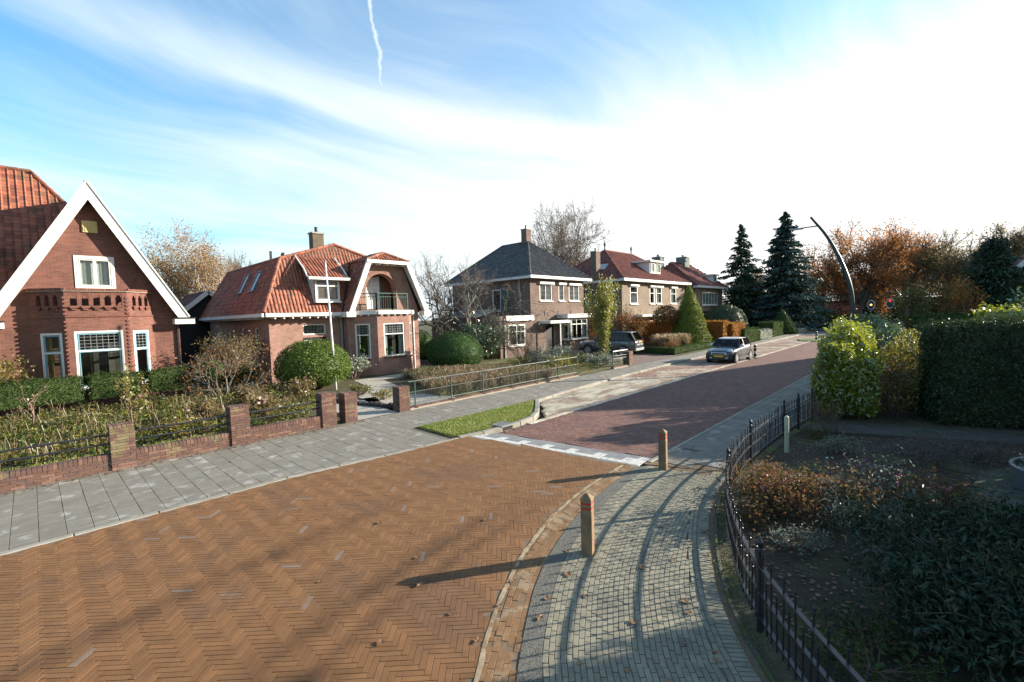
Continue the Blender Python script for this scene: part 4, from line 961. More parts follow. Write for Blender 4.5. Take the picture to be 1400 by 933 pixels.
# swept dormer
sx = ex-.15
sx = ex+.22
dm = boxpart('dormer', B_pink, h, -25.6, sx-.35, 10.55, 11.95, 4.15, 5.42)
MB().add([(-25.6, 10.53, 4.2), (sx-.33, 10.53, 4.1), (sx-.33, 10.53, 5.42), (-25.6, 10.53, 5.8)], [(0, 1, 2, 3)]).build('dormer_cheek', M_white, dm)
window(dm, (sx-.347, 0, 0), (0, 1, 0), 10.57, 11.93, 4.2, 5.4, cols=(1, 1), rows=(3, 1), fw_=.12, rec=-.07, msash=M_lead, room=False, curtain=None, label='dormer window with grey sashes')
roof(dm, [[(sx+.05, 10.2, 5.45), (sx+.05, 12.3, 5.45), (-25.72, 12.3, 6.7), (-25.72, 10.2, 6.7)]], T_red, MATS['roof_board'], thick=.06, tw=.185, tl=.27, amp=.038, name='dormer_roof')
for yy in (10.14, 12.36):
    MB().tube([(sx+.1, yy, 5.42), (sx-.18, yy, 5.52), (sx-.55, yy, 5.95), (-25.66, yy, 6.75)], [.05, .055, .05, .04], 6).build('dormer_verge', M_white, dm)
boxpart('dormer_gutter', M_white, dm, sx+.0, sx+.14, 10.1, 12.4, 5.34, 5.48)
# skylights on the left slope
def on_left(x, t_): return Vector((x, 7.95+1.40*t_, E+2.90*t_))
for xc in (-27.6, -29.6):
    a, b, c, d = on_left(xc-.32, .42), on_left(xc+.32, .42), on_left(xc+.32, .80), on_left(xc-.32, .80); n = Vector((0, -2.9, 1.4)).normalized()
    mb = MB()
    for (p, q) in ((a, b), (b, c), (c, d), (d, a)): mb.bar(p+n*.09, q+n*.09, .07, .08, up=n)
    s_ = mb.build('skylight', M_lead, h); MB().add([a+n*.08, b+n*.08, c+n*.08, d+n*.08], [(0, 1, 2, 3)]).build('pane', mat('skylight_glass', (.30, .36, .42), .05, .03, spec=1.0), s_)
c = chimney(h, -27.4, 12.15, 7.0, 8.35, .55, .66, brickmat('brick_mossy', (.17, .13, .09), (.12, .09, .06), (.17, .15, .11)), 1)
boxpart('vent_pipe', M_iron, h, -31.6, -31.48, 10.9, 11.02, 6.8, 7.75)
# ================================================================== dark-tiled brown brick villa
h = thing('hipped_villa', 'two storey dark brown brick villa under a black tiled hipped roof', 'house', (-23.5, 30.7, 0))
FX = -23.5; Y0, Y1 = 27.1, 34.4; E = 6.12; BXk = -33.0
up = [dict(u0=28.25, u1=29.85, z0=4.25, z1=5.62), dict(u0=30.75, u1=31.55, z0=4.25, z1=5.62), dict(u0=32.2, u1=33.75, z0=4.25, z1=5.62)]
wall('front_wall', h, B_brown, (FX, 0, 0), (0, 1, 0), [(Y0, E), (Y1, E)], up+[dict(u0=28.9, u1=29.9, z0=0, z1=2.3)])
for o in up:
    w = window(h, (FX, 0, 0), (0, 1, 0), o['u0'], o['u1'], o['z0'], o['z1'], cols=(1, 1) if o['u1']-o['u0'] > 1 else (1,), fw_=.09, rec=.02, bars=3, curtain=(M_curtain, 'both'))
    boxpart('roller_blind_box', M_white, w, FX+.01, FX+.20, o['u0']-.12, o['u1']+.12, o['z1']-.02, o['z1']+.16)
wall('left_wall', h, B_brown, (BXk, Y0, 0), (1, 0, 0), [(0, E), (FX-BXk, E)], [dict(u0=5.25, u1=6.25, z0=3.55, z1=5.35), dict(u0=1.5, u1=2.4, z0=3.7, z1=5.2)])
w = window(h, (BXk, Y0, 0), (1, 0, 0), 5.25, 6.25, 3.55, 5.35, fw_=.09, rec=.0, bars=5, label='tall side window with dark shutter')
boxpart('shutter', M_green, w, BXk+6.3, BXk+7.2, Y0-.06, Y0-.01, 3.55, 5.3)
window(h, (BXk, Y0, 0), (1, 0, 0), 1.5, 2.4, 3.7, 5.2, cols=(1, 1))
wall('right_wall', h, B_brown, (FX, Y1, 0), (-1, 0, 0), [(0, E), (FX-BXk, E)]); wall('back_wall', h, B_brown, (BXk, Y1, 0), (0, -1, 0), [(0, E), (Y1-Y0, E)])
for k in range(8): boxpart('wall_anchor', M_iron, h, FX+.01, FX+.04, 27.9+k*.9, 27.96+k*.9, 3.05+.0*k, 3.42) if k in (1, 3, 5) else None
e = .5; c0, c1, c2_, c3 = (FX+e, Y0-e, E+.1), (FX+e, Y1+e, E+.1), (BXk-e, Y1+e, E+.1), (BXk-e, Y0-e, E+.1); r0_, r1_ = (-26.75, 30.75, 9.6), (-29.9, 30.75, 9.6)
roof(h, [[c0, c1, r0_], [c3, c0, r0_, r1_], [c1, c2_, r1_, r0_], [c2_, c3, r1_]], T_black, M_dark, tw=.24, tl=.34, amp=.04, hips=[(c0, r0_), (c1, r0_), (r0_, r1_), (c3, r1_)])
boxpart('gutter', M_white, h, FX+.02, FX+e+.08, Y0-e-.05, Y1+e+.05, E-.12, E+.10); boxpart('gutter', M_white, h, BXk-e, FX+.02, Y0-e-.05, Y0-.02, E-.12, E+.10)
chimney(h, -27.1, 30.9, 9.2, 10.7, .62, .62, B_brown, 1)
boxpart('downpipe', M_pipe, h, FX+.02-1.1, FX+.12-1.1, Y0-.12, Y0-.02, 3.1, E-.1)
# entrance canopy and bay
boxpart('front_door', M_dark, h, FX-.10, FX-.04, 28.92, 29.88, .02, 2.28)
boxpart('canopy', M_white, h, FX+.01, FX+1.25, 28.0, 30.55, 2.42, 2.64); barpart('canopy_post', M_white, h, (FX+1.1, 29.4, 0), (FX+1.1, 29.4, 2.42), .09, .09)
for yy in (28.3, 29.6): barpart('stay_rod', M_iron, h, (FX+.02, yy, 3.5), (FX+1.15, yy+.5, 2.64), .025, .025)
bp = [(FX, 30.75), (FX+.85, 31.05), (FX+.85, 33.7), (FX, 34.0)]
ops = {0: [dict(u0=.12, u1=.82, z0=1.0, z1=2.72)], 1: [dict(u0=.12, u1=2.53, z0=1.0, z1=2.72)], 2: [dict(u0=.12, u1=.8, z0=1.0, z1=2.72)]}
for i, (a, u, L) in enumerate(chain_walls(h, 'bay_wall', B_brown, bp, 2.78, ops)):
    o = ops[i][0]; window(h, a, u, o['u0'], o['u1'], o['z0'], o['z1'], cols=(1, 1, 1) if i == 1 else (1,), rows=(3, 1), fw_=.08, rec=-.02, curtain=(M_curtain, 'both'), msash=M_green if i == 1 else None, label='white framed bay window')
boxpart('bay_roof', M_white, h, FX+.01, FX+1.15, 30.4, 34.3, 2.80, 3.05); boxpart('bay_roof_edge', M_white, h, FX+.01, FX+1.24, 30.3, 34.4, 3.05, 3.12)
# flat-roofed side wing
wall('wing_front', h, B_brown, (FX+.15, 0, 0), (0, 1, 0), [(23.45, 3.1), (Y0, 3.1)], [dict(u0=24.3, u1=26.2, z0=.85, z1=2.45)])
window(h, (FX+.15, 0, 0), (0, 1, 0), 24.3, 26.2, .85, 2.45, cols=(1, 1), rows=(2.2, 1), fw_=.10, rec=-.01, bars=0, curtain=(M_curtain, 'both'), label='white framed window of the flat wing')
wall('wing_side', h, B_brown, (-31.5, 23.45, 0), (1, 0, 0), [(0, 3.1), (8.15, 3.1)]); wall('wing_back', h, B_brown, (-31.5, Y0, 0), (0, -1, 0), [(0, 3.1), (Y0-23.45, 3.1)])
boxpart('wing_roof', M_lead, h, -31.5, FX+.1, 23.5, Y0-.01, 2.98, 3.06); boxpart('wing_fascia', M_white, h, FX+.16, FX+.30, 24.0, Y0+.05, 2.72, 3.12)
boxpart('downpipe', M_pipe, h, FX+.16, FX+.25, 23.85, 23.94, 0, 2.9)
# lean-to of white bars behind the wing
for k in range(7): barpart('lean_to_bar', M_white, h, (-31.2+k*.8, 23.6, 3.05), (-31.2+k*.8, 26.9, 3.75), .07, .09)

t = thing('flower_tub', 'white plastic flower tub beside the dark bay window', 'planter', (-22.75, 30.3, 0))
MB().lathe([(.17, .012), (.23, .38), (.25, .40), (.25, .44), (.22, .44), (.20, .40)], (-22.6, 30.6, 0), 16).build('tub', M_white, t, smooth=False)
MB().lathe([(.19, .39), (.01, .41)], (-22.6, 30.6, 0), 12).build('potting_soil', M_soil, t)

# ================================================================== tan brick double house
h = thing('double_house', 'wide tan brick double house with russet hipped roof and white box dormer', 'house', (-23.0, 47.8, 0))
FX = -23.0; Y0, Y1 = 40.3, 55.4; E = 6.35; BXk = -32
ups = [(41.9, 43.5), (46.2, 47.3), (47.7, 49.1), (51.4, 52.9)]
up = [dict(u0=a, u1=b, z0=3.95, z1=5.75) for a, b in ups]; lowo = [dict(u0=43.0, u1=47.2, z0=.9, z1=2.6), dict(u0=49.6, u1=53, z0=.9, z1=2.6)]
wall('front_wall', h, B_tan, (FX, 0, 0), (0, 1, 0), [(Y0, E), (Y1, E)], up+lowo)
for k, o in enumerate(up):
    w = window(h, (FX, 0, 0), (0, 1, 0), o['u0'], o['u1'], o['z0'], o['z1'], cols=(1,), rows=(2, 1), fw_=.12, rec=-.01, curtain=(M_curtain, 'full') if k in (2, 3) else (M_curtain, 'both'))
    boxpart('awning_box', M_white, w, FX+.01, FX+.22, o['u0']-.1, o['u1']+.1, o['z1'], o['z1']+.18)
for o in lowo:
    w = window(h, (FX, 0, 0), (0, 1, 0), o['u0'], o['u1'], o['z0'], o['z1'], cols=(1, 1, 1), rows=(3, 1), fw_=.1)
    boxpart('awning_box', M_white, w, FX+.01, FX+.9, o['u0']-.2, o['u1']+.2, o['z1']+.02, o['z1']+.25)
wall('left_wall', h, B_tan, (BXk, Y0, 0), (1, 0, 0), [(0, E), (FX-BXk, E)], [dict(u0=7.2, u1=8.0, z0=3.6, z1=5.6)])
window(h, (BXk, Y0, 0), (1, 0, 0), 7.2, 8.0, 3.6, 5.6, rows=(2, 1))
wall('right_wall', h, B_tan, (FX, Y1, 0), (-1, 0, 0), [(0, E), (FX-BXk, E)]); wall('back_wall', h, B_tan, (BXk, Y1, 0), (0, -1, 0), [(0, E), (Y1-Y0, E)])
e = .55; c0, c1, c2_, c3 = (FX+e, Y0-e, E+.1), (FX+e, Y1+e, E+.1), (BXk-e, Y1+e, E+.1), (BXk-e, Y0-e, E+.1); r0_, r1_ = (-27.3, 44.3, 10.05), (-27.3, 50.2, 10.05)
roof(h, [[c0, c1, r1_, r0_], [c3, c0, r0_], [c1, c2_, r1_], [c2_, c3, r0_, r1_]], T_russet, M_dark, tw=.26, tl=.36, amp=.04, hips=[(c0, r0_), (c1, r1_), (r0_, r1_), (c3, r0_)])
boxpart('gutter', M_white, h, FX+.02, FX+e+.1, Y0-e-.05, Y1+e+.05, E-.15, E+.12); boxpart('gutter', M_white, h, BXk-e, FX+.02, Y0-e-.05, Y0-.02, E-.15, E+.12)
for rp in (r0_, r1_): MB().lathe([(.10, 0), (.07, .25), (.10, .45), (.16, .62), (.08, .82), (.02, .95)], (rp[0], rp[1], rp[2]+.05), 8).build('finial', M_lead, h)
chimney(h, -25.9, 40.2, 5.2, 9.35, .65, .8, B_brown, 1)
dm = boxpart('dormer', M_white, h, -25.7, FX-.45, 47.2, 49.8, 7.35, 8.6); boxpart('dormer_roof', M_white, dm, -26.2, FX-.15, 46.8, 50.2, 8.6, 8.78)
window(dm, (FX-.447, 0, 0), (0, 1, 0), 47.35, 48.3, 7.45, 8.5, rec=-.07, room=False, sill=False); window(dm, (FX-.447, 0, 0), (0, 1, 0), 48.7, 49.65, 7.45, 8.5, rec=-.07, room=False, sill=False, curtain=None)
# small skylight on its near hip
a, b, c = Vector(c3), Vector(c0), Vector(r0_); n = (b-a).cross(c-a).normalized(); n = n if n.z > 0 else -n; ctr = (a+b*3+c*2.6)/6.6; ux = (b-a).normalized(); vy_ = n.cross(ux)
MB().obox(ctr+n*.06, ux*.5, vy_*.5, n*.05).build('skylight', MATS['skylight_glass'], h)

# ================================================================== third villa down the street
h = thing('russet_villa', 'brick villa with russet hipped roof and two grey chimneys behind conifers', 'house', (-23.0, 63.5, 0))
FX = -23.0; Y0, Y1 = 58.6, 68.6; E = 6.15; BXk = -31.5
up = [dict(u0=61.1, u1=66.6, z0=3.75, z1=5.5)]
wall('front_wall', h, B_tan, (FX, 0, 0), (0, 1, 0), [(Y0, E), (Y1, E)], up+[dict(u0=61.5, u1=66.2, z0=.9, z1=2.5)])
window(h, (FX, 0, 0), (0, 1, 0), 61.1, 66.6, 3.75, 5.5, cols=(1, 1, 1, 1, 1), rows=(1,), fw_=.14, curtain=(M_curtain, 'full'), rec=-.01); window(h, (FX, 0, 0), (0, 1, 0), 61.5, 66.2, .9, 2.5, cols=(1, 1, 1))
boxpart('balcony', M_iron, h, FX+.01, FX+1.1, 61, 67.2, 2.75, 2.95)
mb = MB(); mb.box(FX+1.0, FX+1.06, 61, 67.2, 3.5, 3.58)
for k in range(16): mb.box(FX+1.01, FX+1.05, 61.05+k*.4, 61.12+k*.4, 2.95, 3.5)
mb.build('balcony_rail', M_iron, h)
wall('left_wall', h, B_brown, (BXk, Y0, 0), (1, 0, 0), [(0, E), (FX-BXk, E)]); wall('right_wall', h, B_brown, (FX, Y1, 0), (-1, 0, 0), [(0, E), (FX-BXk, E)]); wall('back_wall', h, B_brown, (BXk, Y1, 0), (0, -1, 0), [(0, E), (Y1-Y0, E)])
e = .6; c0, c1, c2_, c3 = (FX+e, Y0-e, E+.1), (FX+e, Y1+e, E+.1), (BXk-e, Y1+e, E+.1), (BXk-e, Y0-e, E+.1); r0_, r1_ = (-27.0, 60.6, 9.7), (-27.0, 66.6, 9.7)
roof(h, [[c0, c1, r1_, r0_], [c3, c0, r0_], [c1, c2_, r1_], [c2_, c3, r0_, r1_]], T_russet, M_dark, tw=.28, tl=.4, amp=.04, hips=[(c0, r0_), (c1, r1_), (r0_, r1_)])
boxpart('gutter', M_white, h, FX+.02, FX+e+.1, Y0-e-.05, Y1+e+.05, E-.15, E+.12)
chimney(h, -27, 64.5, 9.2, 10.6, 1.3, 1.6, mat('grey_render', (.16, .18, .16), .9, .2), 2); chimney(h, -28.2, 59.2, 8.0, 10.4, 1.2, 1.2, MATS['grey_render'], 2)
dm = boxpart('dormer', M_cream, h, -25.4, FX-.3, 65.6, 67.2, 6.9, 7.9); boxpart('dormer_roof', M_white, dm, -25.8, FX, 65.3, 67.5, 7.9, 8.05); window(dm, (FX-.297, 0, 0), (0, 1, 0), 65.7, 67.1, 7.0, 7.85, rec=-.07, room=False, sill=False, cols=(1, 1))

# ================================================================== sheds between the first two houses
h = thing('timber_shed', 'black timber shed with white bargeboards and dark red tiles behind bare shrubs', 'shed', (-36, 7.9, 0))
for (gx, y0, y1, yc, ze, zt) in ((-36.2, 6.0, 10.6, 8.42, 3.2, 5.35),):
    wall('gable_wall', h, mat('black_board', (.018, .022, .022), .8, .2, 9), (gx, 0, 0), (0, 1, 0), [(y0+.2, ze), (yc, zt-.1), (y1-.2, ze)])
    wall('side_wall', h, MATS['black_board'], (gx-6, y0+.2, 0), (1, 0, 0), [(0, ze), (6, ze)]); wall('side_wall', h, MATS['black_board'], (gx, y1-.2, 0), (-1, 0, 0), [(0, ze), (6, ze)]); wall('back_wall', h, MATS['black_board'], (gx-6, y1-.2, 0), (0, -1, 0), [(0, ze), ((y1-y0)/2-.2, zt-.1), (y1-y0-.4, ze)])
    roof(h, [[(gx-6.3, y0-.3, ze-.25), (gx+.3, y0-.3, ze-.25), (gx+.3, yc, zt), (gx-6.3, yc, zt)], [(gx+.3, y1+.3, ze-.25), (gx-6.3, y1+.3, ze-.25), (gx-6.3, yc, zt), (gx+.3, yc, zt)]], T_dull, M_dark, tw=.26, tl=.36, hips=[((gx-6.3, yc, zt), (gx+.3, yc, zt))])
    for yy in (y0-.35, y1+.35): barpart('bargeboard', M_white, h, (gx+.33, yc, zt+.02), (gx+.33, yy, ze-.27), .06, .26, up=(0, .6 if yy > yc else -.6, .8))
    boxpart('stove_pipe', M_iron, h, gx-.8, gx-.55, yc+.9, yc+1.15, 4.4, 6.0)

# ================================================================== house at the right edge of the view, its gable end towards us
h = thing('corner_house', 'shaded brick house with dark roof and white verge beyond the tall hedge', 'house', (6.75, 41, 0))
GY, BY = 36.0, 46.5; wl_, wr_, rx_, ez, rz_ = 3.05, 10.45, 6.75, 4.1, 9.2
wall('gable_wall', h, B_brown, (wl_, GY, 0), (1, 0, 0), [(0, 4.55), (3.7, rz_-.35), (7.4, 4.55)], [dict(u0=.25, u1=1.25, z0=3.0, z1=4.2), dict(u0=2.4, u1=4.6, z0=.9, z1=2.6), dict(u0=3, u1=4.4, z0=4.6, z1=6.2)])
window(h, (wl_, GY, 0), (1, 0, 0), .25, 1.25, 3.0, 4.2, rec=-.01); window(h, (wl_, GY, 0), (1, 0, 0), 2.4, 4.6, .9, 2.6, cols=(1, 1)); window(h, (wl_, GY, 0), (1, 0, 0), 3, 4.4, 4.6, 6.2, cols=(1, 1))
wall('street_wall', h, B_brown, (wl_, BY, 0), (0, -1, 0), [(0, 4.5), (BY-GY, 4.5)]); wall('garden_side_wall', h, B_brown, (wr_, GY, 0), (0, 1, 0), [(0, 4.5), (BY-GY, 4.5)]); wall('back_wall', h, B_brown, (wr_, BY, 0), (-1, 0, 0), [(0, 4.55), (3.7, rz_-.35), (7.4, 4.55)])
sl1 = (rz_-4.75)/(rx_-2.35)
roof(h, [[(2.35, BY+.4, 4.75-.4), (2.35, GY-.5, 4.75-.4), (rx_, GY-.5, rz_), (rx_, BY+.4, rz_)], [(11.15, GY-.5, 4.35), (11.15, BY+.4, 4.35), (rx_, BY+.4, rz_), (rx_, GY-.5, rz_)]], T_dull, M_dark, tw=.26, tl=.36, hips=[((rx_, GY-.5, rz_), (rx_, BY+.4, rz_))])
for xx in (2.35, 11.15): barpart('verge_board', M_white, h, (rx_, GY-.52, rz_-.08), (xx, GY-.52, 4.27), .05, .22, up=((xx-rx_)*.1, 0, 1))
boxpart('gutter', M_white, h, 2.2, 2.36, GY-.5, BY+.4, 4.18, 4.34)

# pale building far down the bend of the street
h = thing('pale_bungalow', 'pale rendered bungalow glimpsed under the spruces down the street', 'house', (-20, 92, 0))
wall('front_wall', h, mat('pale_render', (.62, .60, .52), .9, .08), (-18.4, 86, 0), (.25, 1, 0), [(0, 2.9), (9, 2.9)], [dict(u0=1.2, u1=2.6, z0=.9, z1=2.2), dict(u0=4.2, u1=5.8, z0=.9, z1=2.2)])
window(h, (-18.4, 86, 0), (.25, 1, 0), 1.2, 2.6, .9, 2.2); window(h, (-18.4, 86, 0), (.25, 1, 0), 4.2, 5.8, .9, 2.2)
wall('side_wall', h, MATS['pale_render'], (-26.1, 88.0, 0), (1, -.26, 0), [(0, 2.9), (7.97, 2.9)])
mb = MB(); mb.prism([(-17.8, 85.4, 2.9), (-15.2, 95.6, 2.9), (-19.5, 94, 4.6), (-22.2, 88, 4.6)], (0, 0, -.12)); mb.prism([(-17.8, 85.4, 2.9), (-22.2, 88, 4.6), (-26.6, 87.6, 2.9)], (0, 0, -.12)); mb.build('roof', T_dull, h)
# ================================================================== walls, fences, street furniture
UNIT = {}
def unit_brick(m):
    if m.name in UNIT: return UNIT[m.name]
    me = bpy.data.meshes.new('brick'); c = .06
    v = []; 
    for z, k in ((-1, 1), (1-c, 1), (1, 1-c)):
        for (i, j) in ((-1, -1), (1, -1), (1, 1), (-1, 1)): v.append((i*k, j*k, z))
    f = [(0, 3, 2, 1), (8, 9, 10, 11)]
    for b in (0, 4):
        for i in range(4): f.append((b+i, b+(i+1) % 4, b+4+(i+1) % 4, b+4+i))
    me.from_pydata(v, [], f); me.materials.append(m); UNIT[m.name] = me; return me
def pieces(items, m, limit=300, name='brick', rest='bricks'):
    """items: (parent, centre, half) ; nearest ones are parts, the rest joined per parent"""
    items = sorted(items, key=lambda t: (not in_frame([t[1]], 0)[0], (Vector(t[1])-Vector((0, 0, CAM_H))).length)); left = {}
    for i, (p, c, hf) in enumerate(items):
        c = Vector(c)+Vector((random.gauss(0, .0018), random.gauss(0, .0018), random.gauss(0, .001)))
        if i < limit:
            o = bpy.data.objects.new(name, unit_brick(m)); o.location = c; o.scale = hf; o.rotation_euler = (0, 0, random.gauss(0, .006)); link(o, p)
        else: left.setdefault(p.name, (p, MB()))[1].obox(c, (hf[0], 0, 0), (0, hf[1], 0), (0, 0, hf[2]))
    for p, mb in left.values(): o = mb.build(rest, m, p); o['kind'] = 'stuff'
M_bp = mat('garden_brick', None, .9, .22, 14, island=.18, objrand=1, ramp=[(0, (.150, .082, .062)), (.35, (.118, .066, .054)), (.6, (.178, .10, .074)), (.82, (.098, .060, .052))], bump=.4, bscale=90, col2=(.17, .145, .075), patch=.2, pscale=2.2)

def pillar_items(core, x0, x1, y0, y1, z0, z1):
    it = []; nc = max(3, round((z1-z0)/.0635)); hgt = (z1-z0)/nc; b = .10; g = .004
    for k in range(nc):
        z = z0+(k+.5)*hgt; hz = hgt/2-.0045
        R = [(x0, x1-b, y0, y0+b), (x1-b, x1, y0, y1-b), (x0+b, x1, y1-b, y1), (x0, x0+b, y0+b, y1)]
        if k % 2: R = [(x0+b, x1, y0, y0+b), (x1-b, x1, y0+b, y1), (x0, x1-b, y1-b, y1), (x0, x0+b, y0, y1-b)]
        if k == nc-1:      # top course on edge
            n = int((y1-y0)/.07); st = (y1-y0)/n; R = [(x0, x1, y0+i*st, y0+(i+1)*st) for i in range(n)]
        for (a, b_, c, d) in R: it.append((core, ((a+b_)/2, (c+d)/2, z), ((b_-a)/2-g, (d-c)/2-g, hz)))
    return it
w1 = thing('garden_wall', 'low red brick garden wall with square piers and two black rails', 'wall', (-13.3, 1.5, 0))
items = []
PX0, PX1 = -13.50, -13.08
piers = [(-1.62, -1.18, .96), (1.05, 1.48, .97), (3.36, 3.80, 1.0), (5.70, 6.14, 1.0), (6.40, 6.80, .92)]
for (a, b, zt) in piers:
    c = MB().box(PX0+.02, PX1-.02, a+.02, b-.02, 0, zt-.02).build('pier', M_mortar, w1); items += pillar_items(c, PX0, PX1, a, b, .0, zt)
runs = [(-4.5, -1.62), (-1.18, 1.05), (1.48, 3.36), (3.80, 5.70)]
for (a, b) in runs:
    c = MB().box(-13.36, -13.14, a, b, 0, .33).build('low_wall', M_mortar, w1)
    for k in range(4):
        z = .031+k*.0625; off = 0 if k % 2 else .105; y = a-off
        while y < b:
            q0, q1 = max(y, a), min(y+.21, b)
            if q1-q0 > .04: items.append((c, (-13.25, (q0+q1)/2, z), (.125, (q1-q0)/2-.004, .027)))
            y += .21
    n = int((b-a)/.072); st = (b-a)/n
    for i in range(n): items.append((c, (-13.25, a+(i+.5)*st, .305), (.128, st/2-.005, .052)))
    for z in (.57, .77): MB().tube([(-13.27, a-.02, z), (-13.27, b+.02, z)], .021, 8).build('rail', M_iron, w1)
pieces(items, M_bp, 300)

w2 = thing('garden_railing', 'grey tubular railing with wire infill on low brick edging by dry grasses', 'railing', (-13.2, 13.5, 0))
it2 = []
c = MB().box(PX0+.02, PX1-.02, 8.32, 8.70, 0, .83).build('pier', M_mortar, w2); it2 += pillar_items(c, PX0, PX1, 8.30, 8.72, 0, .85)
c = MB().box(-13.32, -13.12, 8.74, 18.7, 0, .06).build('edging', M_mortar, w2)
n = int(9.9/.21)
for i in range(n): it2.append((c, (-13.22, 8.78+(i+.5)*.21, .06), (.09, .1, .045)))
pieces(it2, M_bp, 160)
posts = [9.0, 10.6, 12.2, 13.85, 15.45, 17.05, 18.62]
for y in posts:
    MB().tube([(-13.2, y, .0), (-13.2, y, .98)], .024, 8).build('post', M_greyrail, w2); MB().box(-13.28, -13.12, y-.07, y+.07, .04, .12).build('post_foot', mat('rust', (.10, .055, .04), .9, .3), w2)
for a, b in zip(posts[:-1], posts[1:]):
    a1 = a if a > 9.1 else 8.75
    for z, r in ((.965, .021), (.60, .010), (.20, .016)): MB().tube([(-13.2, a1, z), (-13.2, b, z)], r, 6).build('rail', M_greyrail, w2)
    mb = MB(); y = a1+.05
    while y < b-.02: mb.bar((-13.2, y, .20), (-13.2, y, .60), .007, .007); y += .075
    o = mb.build('wire_infill', M_greyrail, w2); o['kind'] = 'stuff'

w3 = thing('short_railing', 'short white topped railing and brick pier beside the driveway', 'railing', (-13.2, 23, 0))
c = MB().box(PX0+.02, PX1-.02, 23.66, 24.08, 0, .83).build('pier', M_mortar, w3); pieces(pillar_items(c, PX0, PX1, 23.64, 24.10, 0, .85), M_bp, 60)
c = MB().box(-13.32, -13.12, 22.0, 23.64, 0, .06).build('edging', M_mortar, w3); pieces([(c, (-13.22, 22.1+(i)*.21, .06), (.09, .1, .045)) for i in range(7)], M_bp, 60)
for y in (22.05, 23.6): MB().tube([(-13.2, y, 0), (-13.2, y, .98)], .026, 8).build('post', M_greyrail, w3)
for z, r, m_ in ((.965, .03, M_white), (.55, .015, M_greyrail), (.70, .012, M_iron)): MB().tube([(-13.2, 22.05, z), (-13.2, 23.62, z)], r, 6).build('rail', m_, w3)
mb = MB()
for k in range(9): mb.tube([(-13.2, 22.2+k*.16+.07*math.cos(t_), .63+.06*math.sin(t_)) for t_ in np.linspace(0, 2*math.pi, 9)], .009, 4, cap=False)
mb.build('scrollwork', M_iron, w3)

# stones edging the gravel
rs = np.random.default_rng(5)
def stone(parent_label, x, y, r, m, group):
    n = 10; mb = MB(); vs = []
    prof = [(.25, -.2), (.8, .0), (1.0, .35), (.75, .75), (.25, .95)]
    for (q, z) in prof:
        for k in range(8): a = 2*math.pi*k/8; rr = r*q*rs.uniform(.75, 1.2); vs.append((x+rr*math.cos(a)*1.25, y+rr*math.sin(a), max(-.02, r*z*rs.uniform(.85, 1.1))))
    fs = []
    for i in range(4):
        for k in range(8): fs.append((i*8+k, i*8+(k+1) % 8, (i+1)*8+(k+1) % 8, (i+1)*8+k))
    fs.append(tuple(32+k for k in range(8))); mb.add(vs, fs)
    return tag(mb.build('stone', m), parent_label, 'stone', group)
M_stone = mat('dark_stone', (.055, .045, .042), .9, .4, 9, bump=.6, bscale=20)
for k in range(15):
    t_ = k/14; stone('dark rough stone edging the pale gravel path', -17.0+t_*3.4, 7.9+t_*.75+rs.normal(0, .05), rs.uniform(.12, .19), M_stone, 'stones edging the gravel')

# wooden bollards
M_post = mat('bollard_wood', (.24, .155, .085), .8, .22, 9, bump=.5, bscale=60, col2=(.17, .115, .07), patch=.4, pscale=5)
M_redband = mat('red_band', (.45, .035, .015), .6, .1)
def bollard(x, y, rz, label, hgt=.80):
    t = thing('wooden_bollard', label, 'bollard', (x, y, 0), 'wooden bollards with red bands', rz)
    w = .072; mb = MB()
    prof = [(w, 0), (w, hgt-.20), (w-.009, hgt-.196), (w-.009, hgt-.174), (w, hgt-.17), (w, hgt-.135), (w-.009, hgt-.131), (w-.009, hgt-.109), (w, hgt-.105), (w, hgt-.055), (.012, hgt)]
    vs = []; fs = []
    for (r, z) in prof:
        for (i, j) in ((-1, -1), (1, -1), (1, 1), (-1, 1)): vs.append((i*r, j*r, z))
    for k in range(len(prof)-1):
        for i in range(4): fs.append((k*4+i, k*4+(i+1) % 4, k*4+4+(i+1) % 4, k*4+4+i))
    fs.append(tuple((len(prof)-1)*4+i for i in range(4))); fs.append((3, 2, 1, 0))
    mb.add(vs, fs).build('post', M_post, t, local=True, bevel=.006)
    for z in (hgt-.185, hgt-.12): MB().box(-w+.004, w-.004, -w+.004, w-.004, z-.010, z+.010).build('red_band', M_redband, t, local=True)
bollard(-3.28, 4.78, R_(20), 'wooden bollard with two red bands amid the curved rows of small grey pavers')
bollard(-3.95, 8.40, R_(12), 'wooden bollard with two red bands where the large grey slabs begin')
# striped bollards
def striped(x, y, label):
    t = thing('striped_bollard', label, 'bollard', (x, y, -.08), 'striped plastic bollards')
    mbw = MB().lathe([(.09, -.0), (.09, .80), (.07, .84), (.02, .86)], (0, 0, 0), 12); mbw.build('post', M_white, t, local=True)
    for z in (.10, .45): MB().lathe([(.093, z), (.093, z+.18)], (0, 0, 0), 12).build('black_band', M_iron, t, local=True)
    MB().lathe([(.094, .68), (.094, .81), (.073, .845)], (0, 0, 0), 12).build('black_cap', M_iron, t, local=True)
striped(-8.75, 32.1, 'black and white striped bollard behind the parked small hatchback'); striped(-8.6, 51.0, 'black and white striped bollard on the far grass island')
sheet('grass_island', [(-9.6, 49.2), (-8.3, 49.2), (-8.2, 53), (-9.2, 54), (-10.4, 52.5)], -.03, MATS['green_lawn'])
sheet('grass_patch', [(-9.0, 31.7), (-8.5, 31.7), (-8.5, 32.6), (-9.0, 32.6)], ROAD_Z+.03, MATS['green_lawn'])

